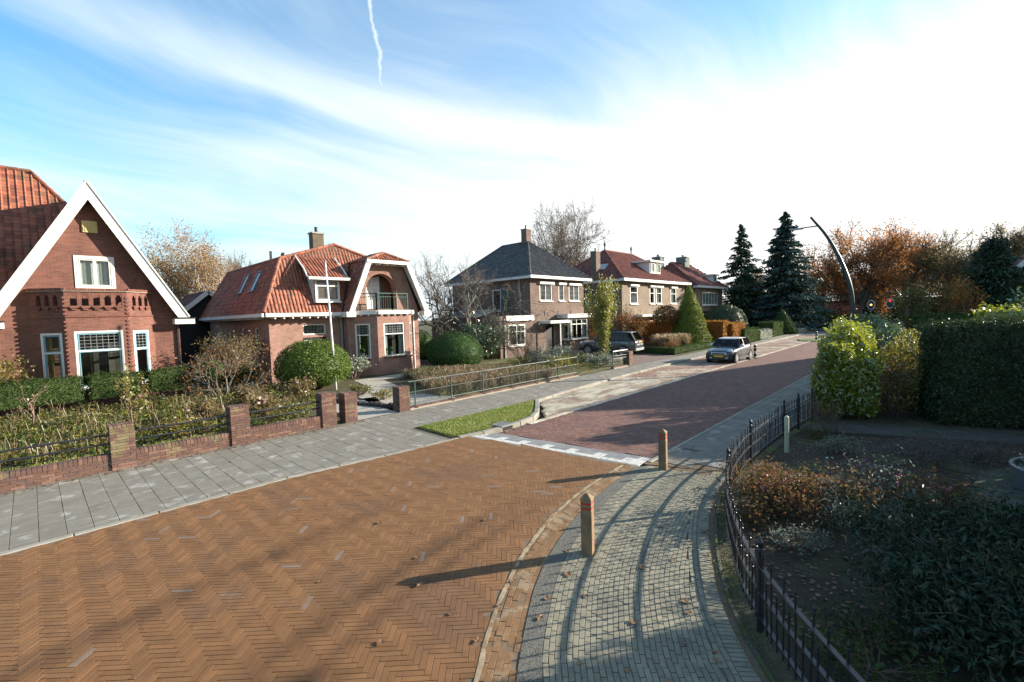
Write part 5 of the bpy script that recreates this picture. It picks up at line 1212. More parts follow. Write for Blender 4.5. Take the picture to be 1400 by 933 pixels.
# white garden post
tag(MB().lathe([(.045, .0), (.045, .74), (.04, .77), (.005, .80)], (-2.36, 10.9, .02), 12).build('garden_post', mat('cream_plastic', (.52, .50, .36), .5, .1)), 'slim cream garden post just inside the iron fence', 'post')

# iron railing fence along the curved garden
fz = thing('iron_fence', 'low black wrought iron fence with spear tips curving round the planted garden', 'fence', (-2.6, 9, 0))
s_f = arclen(FL); def_at = lambda t: (float(np.interp(t, s_f, FL[:, 0])), float(np.interp(t, s_f, FL[:, 1])))
t_end = s_f[-1]-.1
for z in (.17, .42, .67):
    pts = [(*def_at(t), z) for t in np.arange(0, t_end, .12)]
    V = []; 
    mb = MB()
    for p, q in zip(pts[:-1], pts[1:]): pass
    n = len(pts); V = []; F = []
    for i, p in enumerate(pts):
        a = Vector(pts[max(i-1, 0)]); b = Vector(pts[min(i+1, n-1)]); d = (b-a).normalized(); sd = d.cross(Z)*.020; P_ = Vector(p)
        V += [P_-sd-Z*.009, P_+sd-Z*.009, P_+sd+Z*.009, P_-sd+Z*.009]
    for i in range(n-1):
        for k in range(4): F.append((i*4+k, i*4+(k+1) % 4, i*4+4+(k+1) % 4, i*4+4+k))
    mesh_np('rail', [tuple(v) for v in V], np.array(F), M_iron, fz)
def bar_mesh(hh):
    mb = MB(); mb.lathe([(.0085, .08), (.0085, hh-.085), (.013, hh-.075), (.013, hh-.06), (.007, hh-.055), (.013, hh-.03), (.003, hh)], (0, 0, 0), 6)
    me = bpy.data.meshes.new('bar'); me.from_pydata(mb.v, [], mb.f); me.materials.append(M_iron); return me
tallb, shortb = bar_mesh(.84), bar_mesh(.60)
post_t = []
for py in (14.3, 13.2, 12.1, 9.55, 7.35, 4.62, 3.0):
    i = int(np.argmin(np.abs(FL[:, 1]-py))); post_t.append(s_f[i]); x, y = FL[i]
    MB().lathe([(.030, .0), (.030, .80), (.020, .815), (.020, .83), (.030, .85), (.032, .875), (.018, .90), (.004, .93)], (x, y, .02), 8).build('post', M_iron, fz)
k = 0; t = .05
while t < t_end:
    if min(abs(t-p) for p in post_t) > .05:
        x, y = def_at(t); o = bpy.data.objects.new('bar', tallb if k % 2 else shortb); o.location = (x+random.gauss(0, .003), y, .0); o.rotation_euler = (random.gauss(0, .012), random.gauss(0, .012), 0); link(o, fz)
    k += 1; t += .098
struct(ribbon('garden_edging', offset(FL, -.165), offset(FL, -.13), .018, .018, mat('mossy_concrete', (.10, .095, .07), .95, .35, 7, col2=(.07, .09, .02), patch=.5, pscale=2.5, bump=.6), under=.1))

# flagpole
t = thing('flagpole', 'tall white flagpole standing in front of the clipped ball shrub', 'flagpole', (-20.0, 9.4, 0))
MB().tube([(-20.0, 9.4, 0), (-20.05, 9.34, 3), (-20.1, 9.26, 5.75)], [.055, .045, .032], 10).build('pole', mat('white_pole', (.80, .78, .78), .35, .04), t, smooth=True)
MB().lathe([(.02, 0), (.05, .03), (.055, .07), (.03, .12), (.005, .14)], (-20.1, 9.26, 5.73), 10).build('cap', M_steel, t); MB().bar((-20.02, 9.28, 1.1), (-20.02, 9.28, 1.22), .03, .03).build('cleat', M_steel, t)

# street lamps
M_lampgreen = mat('lamp_post_green', (.028, .045, .045), .35, .1, metal=.3)
def curved_lamp(x, y, s, label):
    t = thing('street_lamp', label, 'street lamp', (x, y, 0), 'curved street lamps')
    pts = [(0, 0, 0), (0, 0, 2.2), (-.05, 0, 3.8), (-.46, 0, 5.35), (-1.12, 0, 6.85), (-1.9, 0, 8.05)]
    P = cr_spline(pts, .3); r = np.interp(P[:, 2], [0, 2, 5.4, 8], [.12, .115, .10, .055])
    MB().tube([Vector(p)*s for p in P], list(r*s), 12).build('pole', M_lampgreen, t, smooth=True, local=True)
    MB().lathe([(.13*s, 0), (.13*s, .5*s), (.117*s, .55*s)], (0, 0, 0), 12).build('base_sleeve', M_lampgreen, t, local=True)
    q = Vector((-1.55, 0, 7.52))*s; MB().tube([q, q+Vector((-.55, 0, .0))*s, q+Vector((-1.25, 0, -.02))*s], [.035*s, .03*s, .03*s], 8).build('arm', M_lampgreen, t, local=True)
    c = q+Vector((-1.0, 0, -.02))*s; MB().obox(c, Vector((.34, 0, .0))*s, Vector((0, .13, 0))*s, Vector((0, 0, .035))*s).build('lamp_head', M_steel, t, local=True, bevel=.02)
    MB().obox(c-Vector((0, 0, .045))*s, Vector((.26, 0, 0))*s, Vector((0, .09, 0))*s, Vector((0, 0, .012))*s).build('lamp_glass', M_glass, t, local=True)
curved_lamp(-3.46, 30.0, 1.0, 'bent dark green street lamp rising behind the yellow-green hedge')
curved_lamp(-15.6, 95.0, .95, 'bent street lamp far off at the bend, in front of rusty shrubs')
curved_lamp(-2.9, 70.0, .62, 'small bent street lamp among trees behind the tall hedge')
# traffic signals at the far crossing
def signal(x, y, zc, col, label):
    t = thing('traffic_light', label, 'traffic light', (x, y, 0), 'traffic lights at the far crossing')
    MB().tube([(0, 0, 0), (0, 0, zc+.6)], .06, 8).build('pole', M_iron, t, local=True)
    rim = MB(); rim.prism([(.42*math.cos(a), -.09, zc+.62*math.sin(a)) for a in np.linspace(0, 2*math.pi, 20, endpoint=False)], (0, .03, 0)); rim.build('white_rim', M_white, t, local=True)
    mb = MB(); mb.prism([(.35*math.cos(a), -.12, zc+.55*math.sin(a)) for a in np.linspace(0, 2*math.pi, 20, endpoint=False)], (0, .035, 0)); mb.build('backboard', M_iron, t, local=True)
    m, nt, N, L, out = _nt('lamp_'+col[0]); e = N.new('ShaderNodeEmission'); e.inputs[0].default_value = _rgb(col[1]); e.inputs[1].default_value = 1.2; L.new(e.outputs[0], out.inputs[0])
    MB().lathe([(.13, 0), (.13, .04), (.06, .07)], (0, -.12, zc+col[2]), 12, axis=(0, -1, 0)).build('lit_lamp', m, t, local=True)
    for dz in (-.32, 0, .32):
        if abs(dz-col[2]) > .01: MB().lathe([(.11, 0), (.11, .03)], (0, -.12, zc+dz), 12, axis=(0, -1, 0)).build('dark_lamp', M_dark, t, local=True)
    MB().lathe([(.15, 0), (.15, .12)], (0, -.12, zc+col[2]+.02), 10, axis=(0, -1, 0)).build('hood', M_iron, t, local=True) if False else None
signal(-6.68, 75, 3.13, ('amber', (1, .45, .12), 0), 'oval traffic light glowing amber above the hedge'); signal(-4.78, 75, 3.24, ('red', (1, .03, .03), .32), 'oval traffic light glowing red above the hedge')

# ================================================================== cars
def car(name, label, loc, rz, dims, mbody, mroof, plate, cat='car', mrim=None):
    t = thing(name, label, cat, loc, None, rz); D = dims
    def loft(sections, nm, m, smooth=True, cap=True):
        mb = MB(); n = len(sections[0][1]); vs = []; fs = []
        for x, ring in sections: vs += [(x, y, z) for (y, z) in ring]
        for i in range(len(sections)-1):
            for k in range(n): fs.append((i*n+k, i*n+(k+1) % n, (i+1)*n+(k+1) % n, (i+1)*n+k))
        if cap: fs.append(tuple(range(n-1, -1, -1))); fs.append(tuple((len(sections)-1)*n+k for k in range(n)))
        mb.add(vs, fs); o = mb.build(nm, m, t, smooth=smooth, local=True)
        md = o.modifiers.new('sub', 'SUBSURF'); md.levels = 1; md.render_levels = 2
        return o
    def ring(zb, zt, w, tumble=.93, crown=.03):
        h = [(.0, zb), (.78*w, zb), (.97*w, zb+.10), (w, zb+.45*(zt-zb)), (.985*w, zt-.10), (tumble*w, zt-.005), (0, zt+crown)]
        return h+[(-y, z) for (y, z) in h[-2:0:-1]]
    body = loft([(x, ring(zb, zt, w)) for (x, zb, zt, w) in D['body']], 'body', mbody)
    # cabin: glass hull, roof panel, pillars
    (xa, za, wa), (xb, zb, wb), (xc, zc, wc), (xd, zd, wd) = D['cabin']   # windscreen foot, roof front, roof rear, tail foot
    pts = lambda s: [Vector((xa, s*wa, za)), Vector((xb, s*wb, zb)), Vector((xc, s*wc, zc)), Vector((xd, s*wd, zd))]
    l, r = pts(1), pts(-1)
    MB().add([l[0], r[0], r[1], l[1]], [(0, 1, 2, 3)]).build('windscreen', M_cglass, t, local=True); MB().add([l[3], r[3], r[2], l[2]], [(3, 2, 1, 0)]).build('rear_window', M_cglass, t, local=True)
    for s, q in ((1, l), (-1, r)): MB().add(q, [(0, 1, 2, 3) if s < 0 else (3, 2, 1, 0)]).build('side_window', M_cglass, t, local=True)
    def rr(w, z): return [(-w*1.03, z-.035), (w*1.03, z-.035), (w*1.03, z+.01), (w*.8, z+.045), (-w*.8, z+.045), (-w*1.03, z+.01)]
    loft([(xb+.05, rr(wb*.96, zb-.03)), (xb-.05, rr(wb, zb)), ((xb+xc)/2, rr((wb+wc)/2, (zb+zc)/2+.03)), (xc+.08, rr(wc, zc)), (xc-.06, rr(wc*.97, zc-.02))], 'roof', mroof)
    for s, q in ((1, l), (-1, r)):
        mb = MB(); mb.bar(q[0], q[1], .07, .06); mb.build('pillar', D.get('mpillar', M_iron), t, local=True)
        mb = MB(); mb.bar(q[3], q[2], .10, .07); mb.build('pillar', mbody, t, local=True)
        for f_ in D['bpil']:
            p0 = q[0].lerp(q[3], f_); p1 = q[1].lerp(q[2], min(1, max(0, (f_-.25)/.6))); MB().bar(p0, p1, .05, .10, up=(1, 0, 0)).build('pillar', M_iron, t, local=True)
        MB().bar(q[0]+Vector((0, s*.01, .0)), q[3]+Vector((0, s*.01, .0)), .03, .03).build('belt_trim', D.get('mtrim', M_steel), t, local=True)
        # mirror
        m0 = q[0]+Vector((-.28, s*.13, .08)); MB().lathe([(.03, -.09), (.085, -.05), (.095, .02), (.07, .05)], m0, 10, axis=(-1, 0, 0)).build('wing_mirror', mroof, t, local=True, smooth=True)
    # seats inside
    for sx in (D['seat'], D['seat']-.8):
        for s in (-1, 1): MB().box(sx-.08, sx+.05, s*.36-.22, s*.36+.22, .6, 1.12).build('seat', M_iron, t, local=True, bevel=.05)
    # wheels
    R = D['wheel']; W = D['track']
    for x in D['axles']:
        for s in (1, -1):
            ax = (0, s, 0); c = Vector((x, s*(W-.20), R))
            ty = MB().lathe([(R*.62, 0), (R*.95, .0), (R, .03), (R, .17), (R*.95, .20), (R*.68, .205)], c, 24, axis=ax).build('wheel', mat('tyre', (.018, .018, .019), .85, .15), t, local=True)
            rim = MB(); rim.lathe([(R*.70, .150), (R*.70, .205), (R*.62, .208), (R*.58, .17), (R*.05, .165)], c, 24, axis=ax)
            rim.build('rim', M_iron, ty, local=True)
            sp = MB(); cc = c+Vector(ax)*.195
            for k in range(8):
                a = 2*math.pi*k/8; d = Vector((math.cos(a), 0, math.sin(a))); sp.bar(cc, cc+d*R*.64, .03, R*.17, up=Vector((0, 1, 0)).cross(d))
            sp.lathe([(R*.70, .19), (R*.70, .212), (R*.60, .212), (R*.60, .19)], c, 24, axis=ax); sp.build('spokes', mrim or M_steel, ty, local=True)
            # arch
            ar = MB(); n = 14; a0 = [(c.x+R*1.16*math.cos(q), c.z+R*1.16*math.sin(q)) for q in np.linspace(-.15, math.pi+.15, n)]; a1 = [(c.x+R*1.0*math.cos(q), c.z+R*1.0*math.sin(q)) for q in np.linspace(-.15, math.pi+.15, n)]
            yy = s*(W+.012)
            for k in range(n-1): ar.add([(a0[k][0], yy, a0[k][1]), (a0[k+1][0], yy, a0[k+1][1]), (a1[k+1][0], yy-s*.02, a1[k+1][1]), (a1[k][0], yy-s*.02, a1[k][1])], [(0, 1, 2, 3)])
            ar.build('wheel_arch', M_dark, t, local=True)
            MB().lathe([(R*1.05, -.02), (R*1.05, .19)], c+Vector(ax)*.0, 20, axis=ax).build('wheel_well', M_dark, t, local=True)
    # fittings
    xf = D['front']; xr = D['rear']
    for s in (1, -1):
        p = D['lamp']; MB().lathe([(p[3], -.06), (p[3], .0), (p[3]*.8, .03), (.01, .045)], (p[0], s*p[1], p[2]), 16, axis=p[4] if s > 0 else (p[4][0], -p[4][1], p[4][2])).build('headlight', mat('lamp_lens', (.55, .60, .64), .08, .05, spec=.8), t, local=True, smooth=True)
        q = D['tail']; MB().obox((q[0], s*q[1], q[2]), (.03, 0, 0), (0, .07, 0), (0, 0, .12)).build('tail_light', mat('tail_red', (.30, .015, .012), .2, .05), t, local=True, bevel=.02)
        for zz in D['handle']: MB().obox((zz[0], s*(W+.005), zz[1]), (.09, 0, 0), (0, .012, 0), (0, 0, .018)).build('door_handle', M_steel, t, local=True)
        for zz in D['seam']: MB().obox((zz, s*(W+.001), D['seamz']), (.006, 0, 0), (0, .006, 0), (0, 0, .26)).build('door_seam', M_dark, t, local=True)
        MB().bar((D['axles'][0]-.35, s*(W-.01), .26), (D['axles'][1]+.35, s*(W-.01), .26), .06, .11).build('sill', M_iron, t, local=True)
    for (c_, hx, hy, hz, m_, nm) in D['boxes']: MB().obox(c_, (hx, 0, 0), (0, hy, 0), (0, 0, hz)).build(nm, m_, t, local=True, bevel=min(hx, hz)*.4)
    MB().obox((xf+.012, 0, D['platez'][0]), (.008, 0, 0), (0, .26, 0), (0, 0, .055)).build('number_plate', plate, t, local=True); MB().obox((xr-.012, 0, D['platez'][1]), (.008, 0, 0), (0, .26, 0), (0, 0, .055)).build('number_plate', plate, t, local=True)
    return t
M_plate = mat('yellow_plate', (.72, .42, .03), .5, .06, 30)
M_navy = mat('dark_grey_paint', (.055, .062, .066), .28, .05, spec=.6, coat=.6, metal=.5)
M_champ = mat('silver_roof', (.80, .82, .83), .25, .04, metal=.0, coat=.6)
M_suv = mat('grey_car_paint', (.11, .12, .135), .25, .05, metal=.4, coat=.7)
M_suvroof = mat('dark_blue_roof', (.05, .065, .09), .2, .05, metal=.3, coat=.7)
mini = dict(body=[(1.83, .34, .60, .50), (1.76, .22, .72, .72), (1.35, .18, .83, .82), (.80, .17, .92, .845), (-.3, .17, .94, .845), (-1.25, .18, .96, .845), (-1.68, .22, .95, .78), (-1.81, .34, .84, .66)],
    cabin=[(.74, .93, .76), (.22, 1.39, .62), (-1.22, 1.38, .61), (-1.62, .96, .70)], bpil=(.45,), seat=-.15, wheel=.30, track=.835, axles=(1.22, -1.25), front=1.84, rear=-1.83,
    lamp=(1.64, .58, .71, .15, (1, .3, .4)), tail=(-1.70, .66, .80), handle=[(-.45, .80)], seam=(.55, -.58), seamz=.6, platez=(.43, .60), mtrim=M_steel,
    boxes=[((1.79, 0, .59), .06, .43, .06, M_champ, 'grille_surround'), ((1.835, 0, .59), .03, .37, .035, M_iron, 'grille'), ((1.74, 0, .28), .07, .66, .08, M_iron, 'bumper'), ((1.79, .45, .33), .03, .08, .045, M_steel, 'fog_light'), ((1.79, -.45, .33), .03, .08, .045, M_steel, 'fog_light'), ((-1.76, 0, .30), .05, .62, .09, M_iron, 'rear_bumper')])
car('hatchback_car', 'small dark hatchback with silver roof parked facing us on the parking strip', (-9.52, 29.62, ROAD_Z+.012), R_(-91), mini, M_navy, M_champ, M_plate)
suv = dict(body=[(2.30, .48, .80, .62), (2.20, .34, .96, .80), (1.75, .28, 1.03, .90), (.95, .27, 1.08, .94), (-.6, .27, 1.10, .945), (-1.7, .28, 1.12, .935), (-2.15, .34, 1.12, .88), (-2.30, .48, 1.0, .76)],
    cabin=[(.98, 1.08, .80), (.22, 1.68, .64), (-1.85, 1.66, .62), (-2.20, 1.12, .76)], bpil=(.40, .70), seat=-.2, wheel=.37, track=.93, axles=(1.42, -1.32), front=2.28, rear=-2.28,
    lamp=(2.12, .70, .86, .12, (1, .35, .15)), tail=(-2.20, .78, 1.0), handle=[(.0, .98), (-.95, .98)], seam=(.78, -.25, -1.12), seamz=.72, platez=(.55, .98), mtrim=M_iron,
    boxes=[((2.22, 0, .82), .06, .50, .08, M_iron, 'grille'), ((2.2, 0, .42), .08, .76, .10, M_iron, 'bumper'), ((-2.22, 0, .44), .07, .78, .10, M_steel, 'rear_bumper'), ((-2.27, 0, .78), .02, .55, .05, M_steel, 'tailgate_trim'), ((-.8, .60, 1.75), 1.0, .02, .02, M_iron, 'roof_rail'), ((-.8, -.60, 1.75), 1.0, .02, .02, M_iron, 'roof_rail')])
car('suv_car', 'grey blue sport utility car standing on the brick driveway of the dark villa', (-18.0, 29.75, .01), R_(187), suv, M_suv, M_suvroof, M_plate)
car('estate_car', 'dark car parked far down the bend of the street', (-15.3, 106.0, -.08), R_(115), suv, M_navy, M_navy, M_plate)
# ================================================================== plants
G = np.random.default_rng(11)
def tubes_np(S, n=5):
    """S: rows p0(3) p1(3) r0 r1 -> quads"""
    S = np.asarray(S, float); p0, p1 = S[:, :3], S[:, 3:6]; d = p1-p0; L = np.linalg.norm(d, axis=1, keepdims=True); d = d/np.maximum(L, 1e-6)
    ref = np.where(np.abs(d[:, 2:3]) < .9, np.array([[0, 0, 1.]]), np.array([[1., 0, 0]])); a = np.cross(d, ref); a /= np.linalg.norm(a, axis=1, keepdims=True); b = np.cross(d, a)
    th = np.arange(n)*2*np.pi/n; ring = a[:, None]*np.cos(th)[None, :, None]+b[:, None]*np.sin(th)[None, :, None]
    A = p0[:, None]+ring*S[:, 6][:, None, None]; B = (p1+d*.02*L)[:, None]+ring*S[:, 7][:, None, None]
    V = np.concatenate([A, B], 1).reshape(-1, 3); k = np.arange(n); F = np.column_stack([k, (k+1) % n, n+(k+1) % n, n+k])
    return V, (F[None]+(np.arange(len(S))*2*n)[:, None, None]).reshape(-1, 4)

def unit(v): return v/np.maximum(np.linalg.norm(v, axis=-1, keepdims=True), 1e-9)
def leaves_np(P, size, g, nrm=None, nw=.6, asp=.55, fold=0.0, droop=0.0, dirs=None):
    """one pointed leaf for each point: 4-gon (2 when folded)"""
    P = np.asarray(P, float); n = len(P); s = size*g.uniform(.6, 1.35, (n, 1))
    N_ = unit(g.normal(size=(n, 3)))
    if nrm is not None: N_ = unit(N_*(1-nw)+np.asarray(nrm)*nw)
    t = unit(np.cross(N_, unit(g.normal(size=(n, 3))))) if dirs is None else unit(dirs+.35*g.normal(size=(n, 3)))
    t[:, 2] -= droop; t = unit(t); b = unit(np.cross(N_, t)); N2 = np.cross(t, b)
    base = P-t*s*.5; tip = P+t*s*.5; m = P-t*s*.05
    if fold == 0:
        V = np.stack([base, m+b*s*asp*.5, tip, m-b*s*asp*.5], 1).reshape(-1, 3); F = np.arange(n*4).reshape(n, 4)
    else:
        u_ = N2*s*fold
        V = np.stack([base, m+b*s*asp*.5+u_, tip, m-b*s*asp*.5+u_, base*.45+tip*.55], 1).reshape(-1, 3); o = np.arange(n)[:, None]*5
        F = np.concatenate([o+np.array([[0, 1, 2, 4]]), o+np.array([[0, 4, 2, 3]])], 0)
    return V, F

def grow(g, base, d, L, r, depth, out, tips, ratio=.72, spread=.6, nch=(2, 3), up=.12, wig=.18, segs=3, rmin=.004, rr=.62, droop=0.0):
    p = np.array(base, float); d = unit(np.array(d, float)); r1 = r*(.8 if depth > 0 else .5)
    for i in range(segs):
        d = unit(d+g.normal(0, wig, 3)+np.array([0, 0, up-droop*(depth <= 1)])); q = p+d*L/segs
        ra, rb = r+(r1-r)*i/segs, r+(r1-r)*(i+1)/segs; out.append([*p, *q, max(ra, rmin), max(rb, rmin)]); p = q
        if depth <= 1: tips.append((p.copy(), d.copy()))
        if depth > 0 and i < segs-1 and g.random() < .55:
            v = unit(np.cross(d, g.normal(size=3))); dd = unit(d*math.cos(spread*1.25)+v*math.sin(spread*1.25)); grow(g, p, dd, L*ratio*.8, rb*rr*.8, depth-1, out, tips, ratio, spread, nch, up, wig, segs, rmin, rr, droop)
    if depth > 0:
        n = g.integers(nch[0], nch[1]+1); ph = g.uniform(0, 6.28); v0 = unit(np.cross(d, g.normal(size=3))); v1 = np.cross(d, v0)
        for k in range(n):
            a = ph+2*math.pi*k/n; v = v0*math.cos(a)+v1*math.sin(a); sp = spread*g.uniform(.6, 1.3); dd = unit(d*math.cos(sp)+v*math.sin(sp))
            grow(g, p, dd, L*ratio*g.uniform(.8, 1.2), r1*rr*g.uniform(.85, 1.15), depth-1, out, tips, ratio, spread, nch, up, wig, segs, rmin, rr, droop)

def put_tree(name, label, cat, loc, segs, mbark, LV=None, LF=None, mleaf=None, group=None, nside=5, crown='crown', trunk='trunk', core=None):
    t = thing(name, label, cat, loc, group)
    if segs is not None and len(segs):
        V, F = tubes_np(segs, nside); mesh_np(trunk, V, F, mbark, t, smooth=True)
    if LV is not None: mesh_np(crown, LV, F=None, mat=None) if False else mesh_np(crown, LV, LF, mleaf, t)
    return t

def scatter_tips(g, tips, per, rad):
    T = np.array([t[0] for t in tips]); P = np.repeat(T, per, 0); return P+g.normal(0, rad, P.shape)

# leaf materials
L_orange = leafmat('leaf_orange', [(.40, .14, .040), (.50, .21, .06), (.40, .21, .075), (.30, .12, .045)], .55, gloss=.01)
L_rust = leafmat('leaf_rust', [(.20, .10, .05), (.26, .13, .06), (.16, .10, .05)], .45, gloss=.02)
L_rust2 = leafmat('leaf_rusty', [(.22, .085, .028), (.28, .13, .04), (.16, .075, .03), (.24, .15, .055)], .4, gloss=.02)
L_autumn = leafmat('leaf_autumn', [(.10, .12, .02), (.20, .17, .03), (.24, .12, .03), (.07, .09, .02)], .4, gloss=.03)
L_birch = leafmat('leaf_birch', [(.42, .24, .06), (.34, .17, .045), (.48, .30, .09)], .4, gloss=.01)
L_brown = leafmat('leaf_brown', [(.19, .14, .085), (.25, .175, .10), (.15, .12, .07)], .5, gloss=.02)
L_bronze = leafmat('leaf_bronze', [(.20, .165, .065), (.28, .20, .075), (.15, .14, .055)], .5, gloss=.02)
L_conif = leafmat('needle_dark', [(.034, .066, .038), (.050, .090, .050), (.066, .112, .062)], .12, gloss=.03)
L_blue = leafmat('needle_blue', [(.038, .070, .060), (.056, .098, .082), (.078, .125, .104)], .12, gloss=.03)
L_box = leafmat('leaf_box', [(0.063, 0.102, 0.016), (0.092, 0.143, 0.021), (0.132, 0.186, 0.030)], .25, gloss=.015)
L_yew = leafmat('leaf_yew', [(.026, .058, .016), (.042, .090, .022), (.062, .118, .029)], .2, gloss=.015)
L_cone = leafmat('leaf_cone', [(.15, .19, .021), (.23, .26, .028), (.105, .145, .021)], .35, gloss=.02)
L_hedge = leafmat('leaf_hedge', [(.036, .064, .018), (.054, .088, .023), (.080, .115, .031)], .25, gloss=.012)
L_beech = leafmat('leaf_beech', [(.36, .14, .022), (.48, .22, .035), (.30, .10, .018), (.40, .27, .06)], .5, gloss=.02)
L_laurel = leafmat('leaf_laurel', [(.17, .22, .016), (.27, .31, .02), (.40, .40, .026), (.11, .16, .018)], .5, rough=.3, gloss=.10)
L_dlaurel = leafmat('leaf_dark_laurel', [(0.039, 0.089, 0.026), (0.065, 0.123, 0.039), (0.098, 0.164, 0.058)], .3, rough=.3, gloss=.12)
L_yellow = leafmat('leaf_yellow', [(.22, .20, .02), (.32, .27, .03), (.15, .16, .02), (.28, .17, .025)], .5)
L_column = leafmat('leaf_column', [(.15, .19, .02), (.24, .25, .03), (.34, .29, .04), (.20, .22, .03)], .5)
L_ivy = leafmat('leaf_ivy', [(.024, .043, .015), (.038, .062, .019), (.060, .086, .026)], .25, rough=.4, gloss=.035)
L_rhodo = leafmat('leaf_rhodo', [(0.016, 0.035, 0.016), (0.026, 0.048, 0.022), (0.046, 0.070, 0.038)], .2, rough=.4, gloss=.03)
L_rose = leafmat('leaf_rose', [(.16, .085, .035), (.21, .095, .04), (.12, .10, .035), (.085, .08, .03), (.24, .16, .06)], .45, gloss=.02)
L_flower = leafmat('flower_pink', [(.45, .08, .14), (.55, .16, .22), (.60, .30, .34)], .4)
L_purple = leafmat('flower_purple', [(.22, .04, .20), (.30, .06, .26)], .4)
L_heath = leafmat('leaf_heath', [(.13, .10, .09), (.18, .13, .11), (.08, .08, .06)], .3)
L_silver = leafmat('leaf_silver', [(.20, .24, .17), (.28, .30, .22), (.13, .17, .11)], .3)
L_grass = leafmat('blade_green', [(.19, .28, .02), (.26, .35, .03), (.33, .36, .05), (.38, .32, .11)], .4, vscale=1.2)
L_pale = leafmat('blade_pale', [(.30, .20, .13), (.38, .27, .19), (.22, .15, .09), (.13, .14, .05), (.10, .12, .04)], .4, gloss=.02, vscale=.8, vamt=.4)
L_moss = leafmat('moss', [(.09, .13, .015), (.15, .19, .02), (.10, .09, .03)], .3)
L_straw = leafmat('blade_straw', [(.36, .25, .13), (.46, .34, .20), (.28, .19, .10), (.22, .20, .08)], .4)
L_peren = leafmat('leaf_perennial', [(0.062, 0.106, 0.022), (0.112, 0.152, 0.027), (0.200, 0.199, 0.037), (0.188, 0.113, 0.044), (0.050, 0.086, 0.020)], .4, gloss=.02, vscale=.9, vamt=.45)
L_mop = leafmat('flower_dry', [(.26, .15, .12), (.34, .22, .18), (.20, .12, .09)], .4)
L_yellowgreen = leafmat('leaf_herb', [(.20, .19, .02), (.30, .25, .04), (.12, .14, .02)], .4)
L_dry = leafmat('leaf_litter', [(.16, .07, .03), (.24, .11, .045), (.30, .16, .07), (.11, .055, .03)], .3)

# ---- clipped shapes
def shell(n, g, f):
    """sample n points of a surface function f(u,v)->(P,N)"""
    return f(g.random(n), g.random(n))
def clipped(name, label, loc, f, n, size, mleaf, cat='shrub', jit=.03, group=None, nw=.55, asp=.55, core=None, trunk=None, fold=0.0):
    t = thing(name, label, cat, loc, group); g = np.random.default_rng(abs(hash_(name+label)) % 99991)
    P, N_ = f(g.random(n), g.random(n)); P = P+N_*(g.normal(0, jit, (n, 1))-jit*.4)
    lump = np.sin(P[:, :1]*3.1+1)*np.sin(P[:, 1:2]*2.7)*np.sin(P[:, 2:3]*3.7+2)+.7*np.sin(P[:, :1]*7.3)*np.sin(P[:, 1:2]*6.1+1)*np.sin(P[:, 2:3]*8.3); P = P+N_*lump*jit*1.3
    stray = g.random((n, 1)) < .06; P = P+N_*stray*g.uniform(0, jit*2.6, (n, 1))
    V, F = leaves_np(P, size, g, N_, nw, asp, fold); mesh_np('foliage', V, F, mleaf, t)
    if core is not None: core.build('inner_foliage', mleaf, t)
    if trunk is not None:
        V, F = tubes_np(trunk, 7); mesh_np('trunk', V, F, M_bark, t, smooth=True)
    return t
def hash_(s):
    h = 7
    for c in s: h = (h*31+ord(c)) % 1000003
    return h
def f_dome(c, rx, ry, H, z0=0.0, flat=.42):
    """clipped ball sitting on the ground: widest at flat*H"""
    def f(u, v):
        a = 2*np.pi*u; zc = H*flat; cz = -1.0*flat/(1-flat)*.9+v*(1+flat/(1-flat)*.9); cz = np.clip(cz, -.85, 1)
        up = cz > 0; s = np.sqrt(np.maximum(0, 1-cz**2)); z = np.where(up, zc+cz*(H-zc), zc+cz*zc)
        P = np.column_stack([c[0]+rx*s*np.cos(a), c[1]+ry*s*np.sin(a), z0+z]); N_ = unit(np.column_stack([s*np.cos(a), s*np.sin(a), cz])); return P, N_
    return f
def dome_core(c, rx, ry, H, z0=0.0, k=.90, flat=.42):
    zc = H*flat; mb = MB(); vs = []; fs = []; n = 16; rows = [(-.85), -.5, 0, .35, .65, .87, .99]
    for cz in rows:
        s = math.sqrt(max(0, 1-cz*cz)); z = zc+cz*(H-zc)*k if cz > 0 else zc+cz*zc
        for i in range(n): a = 2*math.pi*i/n; vs.append((c[0]+rx*k*s*math.cos(a), c[1]+ry*k*s*math.sin(a), z0+z))
    for r in range(len(rows)-1):
        for i in range(n): fs.append((r*n+i, r*n+(i+1) % n, (r+1)*n+(i+1) % n, (r+1)*n+i))
    fs.append(tuple((len(rows)-1)*n+i for i in range(n))); return mb.add(vs, fs)
def f_cone(c, r, H, z0=0.0):
    def f(u, v):
        a = 2*np.pi*u; t = 1-np.sqrt(v); rr = r*(1-t)**.85*(np.where(t < .08, .85+t*2, 1)); P = np.column_stack([c[0]+rr*np.cos(a), c[1]+rr*np.sin(a), z0+H*t]); N_ = unit(np.column_stack([np.cos(a), np.sin(a), np.full_like(a, r/H)])); return P, N_
    return f
def cone_core(c, r, H, z0=0.0, k=.88): return MB().lathe([(r*.8*k, 0.0), (r*k, .08*H), (r*k*(.5)**.85, .5*H), (r*k*(.15)**.85, .85*H), (.02, .97*H)], (c[0], c[1], z0), 16)
